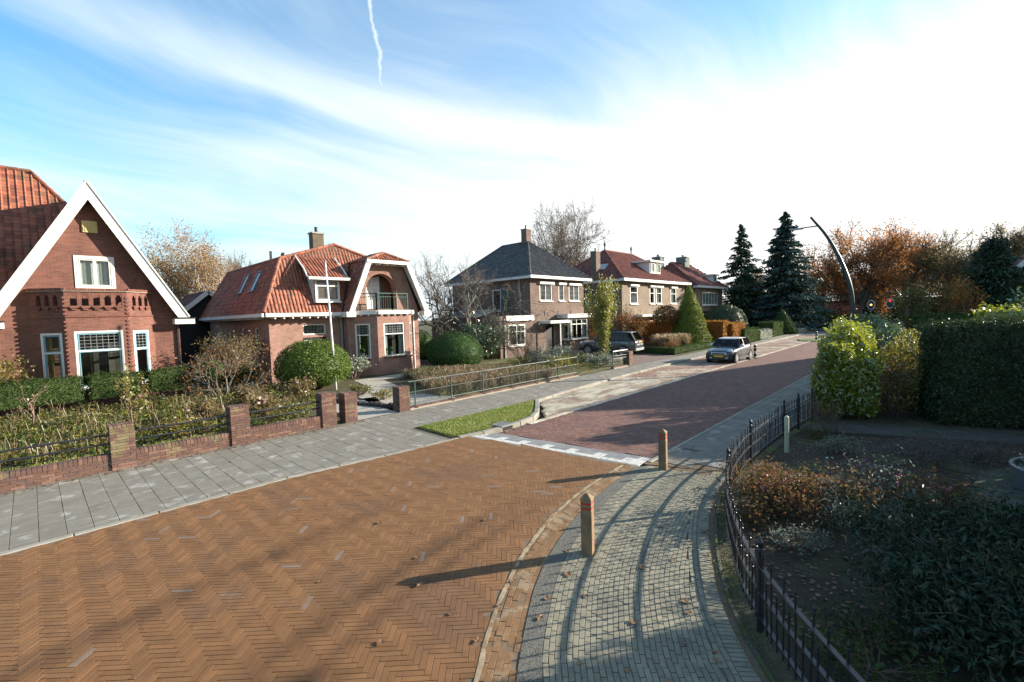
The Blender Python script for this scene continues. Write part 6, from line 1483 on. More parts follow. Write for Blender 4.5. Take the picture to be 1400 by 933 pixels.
def f_box(x0, x1, y0, y1, z0, z1, rot=0.0, piv=None):
    ax, ay, az = x1-x0, y1-y0, z1-z0; A = np.array([ay*az, ay*az, ax*az, ax*az, ax*ay]); cum = np.cumsum(A)/A.sum()
    piv = piv or ((x0+x1)/2, (y0+y1)/2)
    def f(u, v):
        g = np.random.default_rng(5); k = np.searchsorted(cum, g.random(len(u))); P = np.zeros((len(u), 3)); N_ = np.zeros((len(u), 3))
        for i, (nx, ny, nz) in enumerate(((-1, 0, 0), (1, 0, 0), (0, -1, 0), (0, 1, 0), (0, 0, 1))):
            m = k == i; U, W = u[m], v[m]
            if i < 2: P[m] = np.column_stack([np.full(U.shape, x0 if i == 0 else x1), y0+ay*U, z0+az*W])
            elif i < 4: P[m] = np.column_stack([x0+ax*U, np.full(U.shape, y0 if i == 2 else y1), z0+az*W])
            else: P[m] = np.column_stack([x0+ax*U, y0+ay*W, np.full(U.shape, z1)])
            N_[m] = (nx, ny, nz)
        # round the edges a little
        c = np.array([(x0+x1)/2, (y0+y1)/2, (z0+z1)/2]); hs = np.array([ax, ay, az])/2; q = (P-c)/hs; e = np.maximum(0, np.abs(q)-(1-.18/np.maximum(hs, .2)))
        P = P-np.sign(q)*e**1.0*np.minimum(.35, 1)*(np.count_nonzero(e > 0, axis=1) > 1)[:, None]*.35
        if rot:
            cc, ss_ = math.cos(rot), math.sin(rot); d = P[:, :2]-np.array(piv); P[:, 0] = piv[0]+d[:, 0]*cc-d[:, 1]*ss_; P[:, 1] = piv[1]+d[:, 0]*ss_+d[:, 1]*cc
            n2 = N_.copy(); N_[:, 0] = n2[:, 0]*cc-n2[:, 1]*ss_; N_[:, 1] = n2[:, 0]*ss_+n2[:, 1]*cc
        return P, N_
    return f
def box_core(x0, x1, y0, y1, z0, z1, rot=0.0, k=.09):
    mb = MB(); c = ((x0+x1)/2, (y0+y1)/2, (z0+z1)/2); a = Vector((math.cos(rot), math.sin(rot), 0)); b = Vector((-a.y, a.x, 0)); return mb.obox(c, a*((x1-x0)/2-k), b*((y1-y0)/2-k), (0, 0, (z1-z0)/2-k*.8))
def hedge(label, x0, x1, y0, y1, z0, z1, mleaf, dens=420, size=.075, rot=0.0, jit=.035, name='hedge', cat='hedge', group=None, trunk=None, fold=0.0):
    area = 2*(x1-x0+y1-y0)*(z1-z0)+(x1-x0)*(y1-y0)
    return clipped(name, label, ((x0+x1)/2, (y0+y1)/2, 0), f_box(x0, x1, y0, y1, z0, z1, rot), int(area*dens), size, mleaf, cat, jit, group, core=box_core(x0, x1, y0, y1, z0, z1, rot), trunk=trunk, fold=fold)

# ---- left gardens, clipped
clipped('ball_shrub', 'large clipped green ball shrub behind the white flagpole', (-20.9, 9.0, 0), f_dome((-21.2, 8.95), 1.62, 1.62, 2.28), 15000, .075, L_box, core=dome_core((-21.2, 8.95), 1.62, 1.62, 2.28), jit=.04)
clipped('ball_shrub', 'large clipped dark green ball shrub behind the grey railing', (-20.6, 17.1, 0), f_dome((-20.8, 17.1), 1.62, 1.62, 2.25), 15000, .065, L_yew, core=dome_core((-20.8, 17.1), 1.62, 1.62, 2.25), jit=.03)
clipped('cone_shrub', 'tall clipped conifer cone beside the orange beech hedge', (-15.5, 38.3, 0), f_cone((-15.5, 38.3), 1.78, 5.35), 15000, .12, L_cone, core=cone_core((-15.5, 38.3), 1.78, 5.35), jit=.06)
clipped('cone_shrub', 'small dark clipped cone under the right spruce', (-13.8, 61.5, 0), f_cone((-13.8, 61.5), 1.7, 3.0), 5000, .14, L_hedge, core=cone_core((-13.8, 61.5), 1.7, 3.0), jit=.05)
for k, (cx_, cy_, r, H) in enumerate(((-27.4, 19.2, 1.15, 2.3),)): clipped('ball_shrub', 'clipped green ball on the lawn beside the pink brick house corner', (cx_, cy_, 0), f_dome((cx_, cy_), r, r, H), 6000, .07, L_yew, core=dome_core((cx_, cy_), r, r, H))
hedge('orange beech hedge behind the cone shrub', -22.3, -13.3, 40.0, 41.1, .0, 2.15, L_beech, 240, .12)
hedge('rounded end of yellow-brown beech hedge right of the cone shrub', -13.9, -12.9, 41.2, 44.5, .0, 1.9, L_beech, 260, .11)
hedge('low box hedge along the pavement by the cone shrub', -14.3, -13.55, 31.0, 39.2, .0, .55, L_hedge, 300, .07)
hedge('low box hedge beside the brick driveway', -20.5, -14.3, 31.2, 31.9, .0, .55, L_hedge, 300, .07)
hedge('square clipped privet hedge along the far pavement', -14.0, -12.55, 43.2, 47.5, .0, 1.35, L_hedge, 260, .09)
hedge('pale low clipped hedge next along the far pavement', -13.5, -12.6, 48.2, 52.5, .0, 1.0, L_silver, 220, .09)
hedge('dark clipped hedge before the small dark cone', -14.6, -13.0, 54.5, 58.5, .0, 1.6, L_hedge, 200, .1)
clipped('block_shrub', 'tall rounded evergreen block below the left spruce', (-16.5, 50, 0), f_dome((-16.5, 50), 2.1, 2.1, 3.6), 8000, .12, L_ivy, core=dome_core((-16.5, 50), 2.1, 2.1, 3.6))
clipped('block_shrub', 'rounded dark shrub in front of the russet villa', (-18.6, 44.5, 0), f_dome((-18.6, 44.5), 1.7, 1.7, 2.9), 6000, .12, L_ivy, core=dome_core((-18.6, 44.5), 1.7, 1.7, 2.9))
# stilt hedge in front of the gable house: four clipped heads on short stems
for k, (a, b) in enumerate(((-6.0, -1.2), (-1.1, 1.25), (1.35, 3.0), (3.1, 4.6))):
    tr = [[-23.15+G.normal(0, .03), y, 0, -23.15+G.normal(0, .03), y+G.normal(0, .04), .85, .035, .03] for y in np.arange(a+.4, b, .95)]
    hedge(['long clipped yew hedge on stems below the left house front', 'clipped hedge head under the leaded bay window', 'clipped hedge head before the right bay pane', 'last clipped hedge head beside the small ball tree'][k], -23.55, -22.75, a, b, .42, 1.40+G.normal(0, .02), L_hedge, 900, .052, trunk=tr, name='stilt_hedge', group='clipped stilt hedges')
clipped('ball_tree', 'small clipped ball on a thin stem at the hedge end', (-22.6, 5.2, 0), f_dome((-22.6, 5.2), .52, .52, .85, .75, .5), 2600, .06, L_yew, 'tree', core=dome_core((-22.6, 5.2), .52, .52, .85, .75, flat=.5), trunk=[[-22.6, 5.2, 0, -22.6, 5.2, 1.0, .035, .03]])

# ---- loose shrubs
def shrub(name, label, loc, R, H, nstem, leafn, size, mleaf, mb_=None, z0=.0, clump=7, cat='shrub', group=None, lean=.5, seed=None, depth=2, asp=.55, rstem=.018, fold=0.0, fill=1.0, extra=None, droop=.0, lrad=None):
    g = np.random.default_rng(seed if seed is not None else hash_(label)); out = []; tips = []
    for k in range(nstem):
        a = g.uniform(0, 6.28); q = R*(.22 if nstem > 9 else .05)*g.random(); d = np.array([math.cos(a)*lean*g.uniform(.3, 1.2), math.sin(a)*lean*g.uniform(.3, 1.2), 1.0])
        grow(g, (loc[0]+q*math.cos(a), loc[1]+q*math.sin(a), loc[2]), d, H*.42, rstem, depth, out, tips, .7, .55, (2, 3), .05, .16, 3, .003)
    t = thing(name, label, cat, loc, group); S = np.array(out)
    # squeeze the growth into the shrub's measure
    c = np.array([loc[0], loc[1], loc[2]]); mx = np.percentile(np.abs(S[:, 3:5]-c[:2]), 97)+1e-6; mz = S[:, 5].max()-loc[2]
    f_ = np.array([R/mx, R/mx, H/mz]); S[:, :3] = c+(S[:, :3]-c)*f_; S[:, 3:6] = c+(S[:, 3:6]-c)*f_; T = np.array([q[0] for q in tips]); T = c+(T-c)*f_
    V, F = tubes_np(S, 4); mesh_np('stems', V, F, mb_ or M_twig, t)
    if leafn:
        idx = g.integers(0, len(T), leafn); P = T[idx]+g.normal(0, lrad or R*.11, (leafn, 3)); P[:, 2] = np.maximum(P[:, 2], loc[2]+.02)
        V, F = leaves_np(P, size, g, unit(P-c-[0, 0, H*.3]), .35, asp, fold, droop); mesh_np('foliage', V, F, mleaf, t)
    if extra:
        for (nm, n, sz, m_, zmin) in extra:
            TT = T[T[:, 2] > loc[2]+H*zmin]; TT = TT if len(TT) else T; P = np.repeat(TT[g.integers(0, len(TT), n)], 6, 0); P = P+g.normal(0, sz*.35, P.shape); V, F = leaves_np(P, sz, g, None, asp=.9); mesh_np(nm, V, F, m_, t)['kind'] = 'stuff'
    return t
shrub('shrub', 'green and yellow leaved shrub at the left corner of the gable house', (-23.9, -1.2, 0), .95, 2.35, 9, 3400, .10, L_autumn, seed=3)
shrub('shrub', 'white flowered climbing shrub behind the yew hedge', (-24.3, -2.9, 0), 1.0, 2.3, 8, 3000, .11, L_peren, seed=4)
acer = shrub('brown_shrub', 'half bare shrub with rusty leaves between the two brick houses', (-20.7, 5.2, 0), 1.35, 2.35, 5, 1300, .085, L_rust2, M_barkgrey, seed=14, depth=3, rstem=.04, lean=.8)
shrub('brown_shrub', 'tall shrub of thin brown stems beside the gable house corner', (-24.3, 6.5, 0), 1.3, 2.9, 8, 2000, .10, L_bronze, M_barkgrey, seed=15, depth=3, rstem=.03)
shrub('brown_shrub', 'rusty leaved shrub against the shaded side of the loggia house', (-25.6, 7.0, 0), 1.3, 2.6, 8, 2200, .11, L_rust, M_barkgrey, seed=16, depth=3, rstem=.03)
shrub('evergreen_shrub', 'dark evergreen shrub under the rusty shrub', (-23.6, 6.4, 0), 1.0, 1.25, 8, 3200, .09, L_hedge, seed=17)
shrub('sapling', 'young standard sapling with yellowing leaves behind the brick pier', (-16.4, 1.85, 0), .55, 2.05, 1, 420, .085, L_yellowgreen, seed=19, cat='tree', lean=.1, rstem=.02, depth=3)
shrub('dead_shrub', 'bare stunted stem in the wild border', (-20.6, -.1, 0), .3, 1.35, 1, 90, .08, L_straw, seed=20, rstem=.03, lean=.1)
shrub('evergreen_shrub', 'loose evergreen between the ball shrub and the bay', (-22.4, 11.6, 0), .75, 1.2, 7, 1500, .10, L_silver, seed=21)
for k, (x, y, r, hh) in enumerate(((-15.6, 4.9, .5, .95), (-16.3, 3.5, .45, .85), (-17.6, 6.9, .6, 1.0), (-18.2, 5.2, .6, .95))):
    shrub('hydrangea', ['hydrangea with faded pink heads behind the second pier', 'smaller faded hydrangea between the piers', 'faded hydrangea beside the gravel entrance', 'faded hydrangea deep in the wild border'][k], (x, y, 0), r, hh, 8, 700, .10, L_bronze, seed=30+k, extra=[('flower_heads', 12, .11, L_mop, .55)], group='faded hydrangeas')
shrub('yellow_perennial', 'yellow leaved perennial by the garden wall pier', (-15.2, 2.7, 0), .4, .7, 6, 420, .09, L_yellow, seed=41)
shrub('yellow_perennial', 'golden dwarf shrub at the gravel edge', (-15.7, 9.3, 0), .38, .42, 6, 500, .07, L_yellow, seed=42)
shrub('dwarf_shrub', 'small green shrub on the gravel behind the first pier', (-17.6, 9.3, 0), .5, .4, 6, 600, .07, L_peren, seed=43)
for k, (x, y) in enumerate(((-22.0, 18.9),)): shrub('dwarf_shrub', 'yellow green dwarf shrub at the foot of the loggia house', (x, y, 0), .6, .75, 7, 1100, .08, L_yellowgreen, seed=44)
# leafy evergreen before the flat wing
shrub('evergreen_shrub', 'broad glossy evergreen in front of the dark flat wing', (-24.2, 22.4, 0), 2.3, 2.8, 12, 5200, .16, L_dlaurel, seed=51)
shrub('bare_shrub', 'bare brown shrub with many stems below the wing window', (-19.8, 22.3, 0), 1.9, 2.6, 12, 350, .09, L_brown, M_twig, seed=52, depth=3, rstem=.03, lean=.9)
shrub('low_juniper', 'low grey green juniper beside the bare shrub', (-18.6, 23.3, 0), 1.5, .95, 12, 3600, .10, L_silver, seed=53, lean=1.2)
shrub('low_juniper', 'golden tufted shrub behind the railing end', (-15.6, 20.6, 0), .8, .7, 9, 1400, .09, L_yellowgreen, seed=54, lean=1)
shrub('low_juniper', 'grey lavender mound at the foot of the column tree', (-15.0, 24.3, 0), 1.3, .55, 12, 2600, .08, L_silver, seed=55, lean=1.2)
shrub('low_juniper', 'green mound left of the column tree', (-16.6, 23.2, 0), 1.0, .6, 10, 1800, .08, L_peren, seed=56, lean=1.1)
shrub('orange_shrub', 'orange climber at the right corner of the bay', (-22.6, 35.0, 0), .8, 3.6, 8, 2600, .13, L_beech, seed=57, lean=.2)
shrub('red_shrub', 'round russet shrub before the tan double house', (-20.0, 36.0, 0), 1.3, 3.6, 9, 5200, .12, L_rust2, seed=58, lean=.4)
# ball-crowned standard
g = np.random.default_rng(60); f = f_dome((-17.0, 37.0), 1.1, 1.1, 1.9, 1.75, .5); P, N_ = f(g.random(3600), g.random(3600)); P -= N_*np.abs(g.normal(0, .25, (3600, 1))); V, F = leaves_np(P, .13, g, N_, .3)
put_tree('ball_tree', 'round headed standard tree with olive brown crown beside the cone shrub', 'tree', (-17, 37, 0), [[-17, 37, 0, -17, 37, 1.2, .08, .07], [-17, 37, 1.2, -17, 37, 2.4, .07, .05]], M_bark, V, F, L_rust2)
# dry ornamental grasses behind the kerb hedge
def blades(P, hgt, wid, g, bend=.35, tipw=.15):
    n = len(P); a = g.uniform(0, 2*np.pi, n); d = np.column_stack([np.cos(a), np.sin(a), np.zeros(n)]); s = np.column_stack([-d[:, 1], d[:, 0], np.zeros(n)]); h_ = hgt*g.uniform(.55, 1.25, (n, 1)); w = wid*g.uniform(.7, 1.3, (n, 1)); b = bend*g.uniform(.2, 1.4, (n, 1))
    mid = P+d*h_*b*.3+np.array([0, 0, 1])*h_*.55; tip = P+d*h_*b+np.array([0, 0, 1])*h_*(1-.3*b)
    V = np.stack([P-s*w, P+s*w, mid+s*w*.8, mid-s*w*.8, tip+s*w*tipw, tip-s*w*tipw], 1).reshape(-1, 3); o = np.arange(n)[:, None]*6
    return V, np.concatenate([o+np.array([[0, 1, 2, 3]]), o+np.array([[3, 2, 4, 5]])], 0)
def in_poly(poly, n, g):
    poly = np.array(poly); lo, hi = poly.min(0), poly.max(0); out = np.zeros((0, 2))
    while len(out) < n: q = g.uniform(lo, hi, (n, 2)); out = np.concatenate([out, q[inside(poly, q)]])
    return out[:n]
def stuff_blades(name, label, cat, poly, n, hgt, wid, m, z=.0, bend=.35, clump=0, seed=1, tipw=.15):
    g = np.random.default_rng(seed); Q = in_poly(poly, n if not clump else clump, g)
    if clump: Q = Q[g.integers(0, clump, n)]+g.normal(0, .10, (n, 2))
    V, F = blades(np.column_stack([Q, np.full(n, z)]), hgt, wid, g, bend, tipw); return tag(mesh_np(name, V, F, m), label, cat, kind='stuff')
stuff_blades('verge_grass', 'short mown grass of the kerbside verge', 'grass', [(-10.82, 7.45), (-9.24, 7.42), (-9.08, 8.3), (-9.08, 9.5), (-9.30, 10.6), (-10.72, 12.4)], 26000, .055, .006, L_grass, .012, seed=1, bend=.7)
stuff_blades('lawn_grass', 'green grass strip behind the garden wall', 'grass', [(-13.6, -5), (-13.6, 5.5), (-14.9, 5.5), (-14.9, -5)], 16000, .10, .008, L_grass, .008, seed=2, bend=.6)
stuff_blades('dry_grasses', 'mass of dry straw coloured ornamental grass behind the railing', 'grass', [(-14.4, 10.4), (-13.7, 13.5), (-13.7, 17.4), (-15.5, 18.2), (-18.8, 16.4), (-20.6, 14.4), (-20.2, 13.2), (-17.2, 12.2)], 20000, .50, .006, L_pale, .0, seed=3, clump=260, tipw=1.6)
stuff_blades('wild_border_stalks', 'dry stalks standing in the wild flower border', 'grass', [(-15, -5), (-15, 6.2), (-17.5, 7.0), (-22.4, 6.6), (-22.4, -5)], 1500, .62, .005, L_straw, .0, seed=4, clump=260, tipw=1.0)
stuff_blades('far_ornamental_grass', 'reddish ornamental grass at the foot of the cone shrub', 'grass', [(-16.8, 33.2), (-14.6, 33.2), (-14.6, 36.4), (-16.8, 36.4)], 4200, 1.15, .012, L_straw, .0, seed=5, clump=40, tipw=1.4)
stuff_blades('red_sedge', 'low russet sedge behind the box hedge', 'grass', [(-16.3, 32.2), (-14.5, 32.2), (-14.5, 34), (-16.3, 34)], 3000, .8, .012, L_rust, .0, seed=6, clump=30)
g = np.random.default_rng(70); n = 42000
Q = in_poly([(-14.9, -5), (-14.7, 6.0), (-16.6, 7.0), (-18.5, 8.0), (-22.6, 7.4), (-22.6, -5)], n, g); bump_ = .30+.18*np.sin(Q[:, 0]*1.9+1)*np.sin(Q[:, 1]*1.6)+.12*np.sin(Q[:, 0]*4.7)*np.sin(Q[:, 1]*5.3+1)
P = np.column_stack([Q, np.maximum(.03, bump_*g.random(n)**.6)]); V, F = leaves_np(P, .10, g, np.array([[0, 0, 1.]]), .3, .45); tag(mesh_np('wild_border', V, F, L_peren), 'wild autumn border of mixed perennials behind the garden wall', 'plants', kind='stuff')
g = np.random.default_rng(71); n = 5000; Q = in_poly([(-13.6, 10.4), (-13.6, 18.3), (-16, 19), (-20.6, 15.4), (-17, 12.4)], n, g); P = np.column_stack([Q, .25*g.random(n)]); V, F = leaves_np(P, .08, g, None, asp=.4); tag(mesh_np('border_cover', V, F, L_peren), 'low green cover under the dry grasses', 'plants', kind='stuff')
g = np.random.default_rng(72); n = 4500; Q = np.concatenate([in_poly([(-17, 24.6), (-13.5, 22), (-13.6, 19), (-18, 19.5), (-21.5, 22), (-22.5, 25.8)], n, g)]); P = np.column_stack([Q, .22*g.random(n)]); V, F = leaves_np(P, .09, g, None, asp=.4); tag(mesh_np('villa_border_cover', V, F, L_peren), 'low planting before the dark villa', 'plants', kind='stuff')

# ---- trees
def broad(name, label, x, y, H, Rc, mleaf, nleaf, lsize, seed, twigs=None, group=None, bark=None, depth=4, clear=.28, r=.28, rad=.5, up=.10, spread=.55, flat=1.0, rmin=.012, z0=0.0, nch=(2, 3), wig=.16, droop=0.0, asp=.6):
    g = np.random.default_rng(seed); out = []; tips = []
    h0 = H*clear; p = np.array([x, y, z0]); q = np.array([x+g.normal(0, .15), y+g.normal(0, .15), z0+h0]); out.append([*p, *((p+q)/2), r*1.15, r*.95]); out.append([*((p+q)/2), *q, r*.95, r*.8])
    n = 4+int(g.integers(0, 2))
    for k in range(n):
        a = 2*math.pi*k/n+g.uniform(-.4, .4); tl = g.uniform(.45, 1.0); grow(g, q-[0, 0, h0*.12*g.random()], (math.cos(a)*tl, math.sin(a)*tl, 1.0), (H-h0)*.40, r*.55, depth-1, out, tips, .70, spread, nch, up, wig, 3, rmin, .64, droop)
    grow(g, q, (0, 0, 1), (H-h0)*.42, r*.7, depth-1, out, tips, .70, spread, nch, up, wig, 3, rmin, .64, droop)
    S = np.array(out); T = np.array([t[0] for t in tips]); c = np.array([x, y]); hi = max(S[:, 5].max(), 1e-3)-z0; mx = np.percentile(np.linalg.norm(T[:, :2]-c, axis=1), 95)
    fz = H/hi; fr = Rc/mx
    def fit(A): 
        B = A.copy(); w = np.clip((A[:, 2]-z0)/(h0+.01), 0, 1)[:, None]; B[:, :2] = c+(A[:, :2]-c)*(1+(fr-1)*w); B[:, 2] = z0+(A[:, 2]-z0)*fz; return B
    S[:, :3] = fit(S[:, :3]); S[:, 3:6] = fit(S[:, 3:6]); T = fit(T)
    LV = LF = None
    if nleaf:
        P = T[g.integers(0, len(T), nleaf)]+g.normal(0, rad, (nleaf, 3)); LV, LF = leaves_np(P, lsize, g, None, asp=asp, droop=.2)
    t = put_tree(name, label, 'tree', (x, y, z0), S, bark or M_bark, LV, LF, mleaf, group, 4)
    if twigs:
        n, sz, m_, dr = twigs; D = np.array([q[1] for q in tips]); D[:, :2] *= fr; i = g.integers(0, len(T), n); dd = unit(D[i]+g.normal(0, .45, (n, 3))); dd[:, 2] -= dr; dd = unit(dd); P = T[i]+g.normal(0, .06, (n, 3)); L_ = sz*g.uniform(.5, 1.3, (n, 1)); w = max(.004, rmin*.45)
        e = P+dd*L_*.55; d2 = dd.copy(); d2[:, 2] -= dr*.8; d2 = unit(d2); e2 = e+d2*L_*.45
        S2 = np.concatenate([np.column_stack([P, e, np.full(n, w), np.full(n, w*.75)]), np.column_stack([e, e2, np.full(n, w*.75), np.full(n, w*.35)])]); V, F = tubes_np(S2, 3); mesh_np('twigs', V, F, m_, t)
    return t
# birches behind the houses
M_rosetwig = mat('birch_twig', (.32, .21, .165), .95, .2); M_paletwig = mat('pale_twig', (.17, .13, .10), .95, .2)
broad('birch_tree', 'weeping birch with ochre leaves behind the timber shed', -45, 8.6, 11.7, 3.9, L_birch, 20000, .12, 81, (2600, .9, M_paletwig, .55), bark=M_birch, depth=5, r=.22, rad=.30, droop=.22, rmin=.014, clear=.2)
broad('birch_tree', 'bare thin birch behind the orange roof', -52, 15.4, 11.0, 2.6, L_birch, 300, .10, 82, (1800, .8, M_paletwig, .25), bark=M_barkgrey, depth=5, r=.16, droop=.15, rmin=.014, rad=.25)
broad('birch_tree', 'tall bare birch behind the black tiled roof', -42, 55.5, 20.2, 8.4, L_birch, 1500, .14, 83, (5200, 1.3, M_rosetwig, .45), bark=M_barkgrey, depth=6, r=.34, droop=.10, rmin=.020, rad=.4, clear=.2, spread=.5)
# crooked bare trees
broad('bare_tree', 'spreading bare tree between the loggia house and the dark villa', -28.6, 22.4, 8.8, 4.0, None, 0, .1, 84, (1500, .6, M_paletwig, -.15), bark=M_barkgrey, depth=5, r=.17, clear=.22, rmin=.011, wig=.22, up=.06, spread=.62)
broad('bare_tree', 'crooked bare tree in front of the black tiled roof', -24.6, 21.6, 7.9, 4.4, L_brown, 250, .09, 85, (1500, .6, M_paletwig, -.1), bark=M_barkgrey, depth=5, r=.15, clear=.30, rmin=.009, wig=.24, up=.03, spread=.7, rad=.15)
# upright column tree with yellow-green leaves: a narrow vase
def column_tree(x, y, H, label):
    g = np.random.default_rng(90); out = [[x, y, 0, x, y, 1.3, .10, .09]]; T = []
    for k in range(26):
        a = g.uniform(0, 6.28); rr = g.uniform(.1, 1.55); h_ = H*g.uniform(.68, 1.0)*(1-.16*(rr/1.55)); p = np.array([x, y, 1.0+g.random()*.8]); pts = [p]
        for s_ in np.linspace(.12, 1, 8):
            w = s_**1.25; q = np.array([x+rr*math.cos(a)*w+g.normal(0, .04), y+rr*math.sin(a)*w+g.normal(0, .04), p[2]+(h_-p[2])*s_]); pts.append(q)
        for i in range(8): out.append([*pts[i], *pts[i+1], .035*(1-i/9), .035*(1-(i+1)/9)]); T += [pts[i]+(pts[i+1]-pts[i])*g.random() for _ in range(5)]
    for i in range(50): T.append(np.array([x+g.normal(0, .12), y+g.normal(0, .12), g.uniform(.35, 2.2)]))
    T = np.array(T); P = T[g.integers(0, len(T), 9500)]+g.normal(0, .13, (9500, 3)); V, F = leaves_np(P, .12, g, None, asp=.6, dirs=np.tile([0, 0, 1.], (9500, 1))); put_tree('column_tree', label, 'tree', (x, y, 0), out, M_bark, V, F, L_column)
column_tree(-16.1, 25.7, 6.15, 'slim upright tree with yellow green leaves beside the driveway')
# conifers
def conifer(x, y, H, R, label, seed, mleaf, gap=0.0, group=None, lev=34, nb=9, spray=.42, name='spruce_tree', bot=.06, pw=.85):
    g = np.random.default_rng(seed); out = [[x, y, 0, x, y, H*.5, .02*H, .011*H], [x, y, H*.5, x, y, H*.985, .011*H, .01]]; P = []; D = []; N_ = []
    for l in range(lev):
        t = bot+(1-bot)*(l/lev)**.92; z = H*t; rr = R*(1-t)**pw*g.uniform(.75, 1.15)+.12
        for k in range(max(4, int(nb*(1-t*.5)))):
            a = g.uniform(0, 6.28); ln = rr*g.uniform(.6, 1.15); dz = -.16*ln; pts = [np.array([x, y, z])]
            for s_ in (.35, .7, 1.0): pts.append(np.array([x+ln*s_*math.cos(a), y+ln*s_*math.sin(a), z+dz*s_*(1.6-s_*.75)+g.normal(0, .05)]))
            for i in range(3): out.append([*pts[i], *pts[i+1], .03*(1-i/3)+.008, .03*(1-(i+1)/3)+.008])
            m = int(10+ln*17)
            for j in range(m):
                s_ = g.uniform(.15, 1.05); q = pts[0]+(pts[3]-pts[0])*s_; side = g.normal(0, .20*ln*.6); P.append(q+np.array([-math.sin(a)*side, math.cos(a)*side, g.normal(-.05, .09)])); D.append([math.cos(a)+g.normal(0, .45), math.sin(a)+g.normal(0, .45), -.35])
    P = np.array(P); D = np.array(D); V, F = leaves_np(P, spray, g, np.array([[0, 0, 1.]]), .55, .38, dirs=D); put_tree(name, label, 'tree', (x, y, 0), out, M_bark, V, F, mleaf, group, 5, crown='needles')
conifer(-21.0, 70.5, 15.3, 4.9, 'narrow dark spruce left of the pair down the street', 101, L_conif, lev=40, spray=.55)
conifer(-15.4, 70.0, 16.0, 5.7, 'broad blue green spruce right of the pair down the street', 102, L_blue, lev=44, nb=11, spray=.6)
conifer(-50, 18.6, 10.6, 1.6, 'small spruce tip behind the orange tiled roof', 103, L_conif, lev=24, spray=.4)
conifer(1.80, 33, 6.2, 1.85, 'wide dark conifer before the shaded house', 104, L_conif, lev=60, nb=30, spray=.20, name='conifer_tree', bot=.02, pw=.5)
# autumn trees at the bend
broad('oak_tree', 'broad orange leaved oak at the bend behind the bent lamp', -9.6, 92, 17.2, 7.4, L_orange, 22000, .28, 111, (3000, 1.2, M_twig, 0), depth=5, r=.45, rad=.45, rmin=.03, clear=.16, bark=M_bark, spread=.62)
broad('oak_tree', 'brown half bare oak behind the traffic lights', -4.2, 103, 15.0, 5.2, L_brown, 4200, .28, 112, (3000, 1.2, M_twig, 0), depth=5, r=.4, rad=.45, rmin=.03, clear=.2)
broad('oak_tree', 'wide bronze oak left of the dark conifer', 1.0, 96, 14.0, 6.2, L_bronze, 9000, .28, 113, (3000, 1.2, M_twig, 0), depth=5, r=.4, rad=.45, rmin=.03, clear=.2)
broad('oak_tree', 'bronze oak rising behind the dark conifer', 7.5, 92, 13.6, 5.0, L_bronze, 10000, .28, 114, (2500, 1.2, M_twig, 0), depth=5, r=.4, rad=.45, rmin=.03, clear=.2)
broad('oak_tree', 'golden tree between the two spruces', -23.5, 84, 9.5, 4.0, leafmat('leaf_gold', [(.34, .19, .03), (.26, .13, .025), (.40, .26, .05)], .4), 7000, .28, 115, depth=4, r=.3, rad=.5, rmin=.03, clear=.15)
broad('oak_tree', 'rust coloured tree at the road bend', -17.5, 112, 11, 5.2, L_rust, 8000, .32, 116, depth=4, r=.3, rad=.6, rmin=.03, clear=.12)
broad('oak_tree', 'dark brown tree closing the view down the bend', -12.8, 118, 10, 5.5, L_brown, 8500, .34, 117, depth=4, r=.3, rad=.7, rmin=.03, clear=.1)
for k, (x, y, hh) in enumerate(((-8.2, 120, 12), (-2.8, 121, 13), (3.0, 118, 12), (9, 116, 12), (-26, 120, 10))):
    broad('wood_tree', 'dark trunked tree in the wood behind the traffic lights', x, y, hh*.8, 4.6, L_brown, 3000, .4, 120+k, depth=4, r=.28, rad=1.1, rmin=.04, clear=.3, group='trees of the far wood')
g = np.random.default_rng(130); n = 16000; Q = np.column_stack([g.uniform(-32, 14, n), g.uniform(113, 124, n)]); P = np.column_stack([Q, 4.2*g.random(n)]); V, F = leaves_np(P, .6, g, None); tag(mesh_np('wood_undergrowth', V, F, L_ivy), 'dark undergrowth of the far wood', 'undergrowth', kind='stuff')
shrub('red_shrub', 'low red shrub by the far road bend', (-11.5, 86, 0), 2.6, 3.4, 9, 2600, .3, leafmat('leaf_red', [(.30, .05, .03), (.24, .07, .03), (.34, .10, .04)], .4), seed=140, rstem=.05)
shrub('evergreen_shrub', 'dark evergreen shrub at the far road bend', (-12.6, 80, 0), 2.4, 2.6, 10, 3200, .26, L_hedge, seed=141, rstem=.05)
shrub('evergreen_shrub', 'small shrubs before the pale bungalow', (-14.2, 76, 0), 2.0, 1.4, 10, 2200, .22, L_peren, seed=142, rstem=.04)
tag(MB().box(-13.0, -12.7, 64, 73, .0, .45).build('low_garden_wall', M_concrete), 'low grey garden wall before the pale bungalow', 'wall')
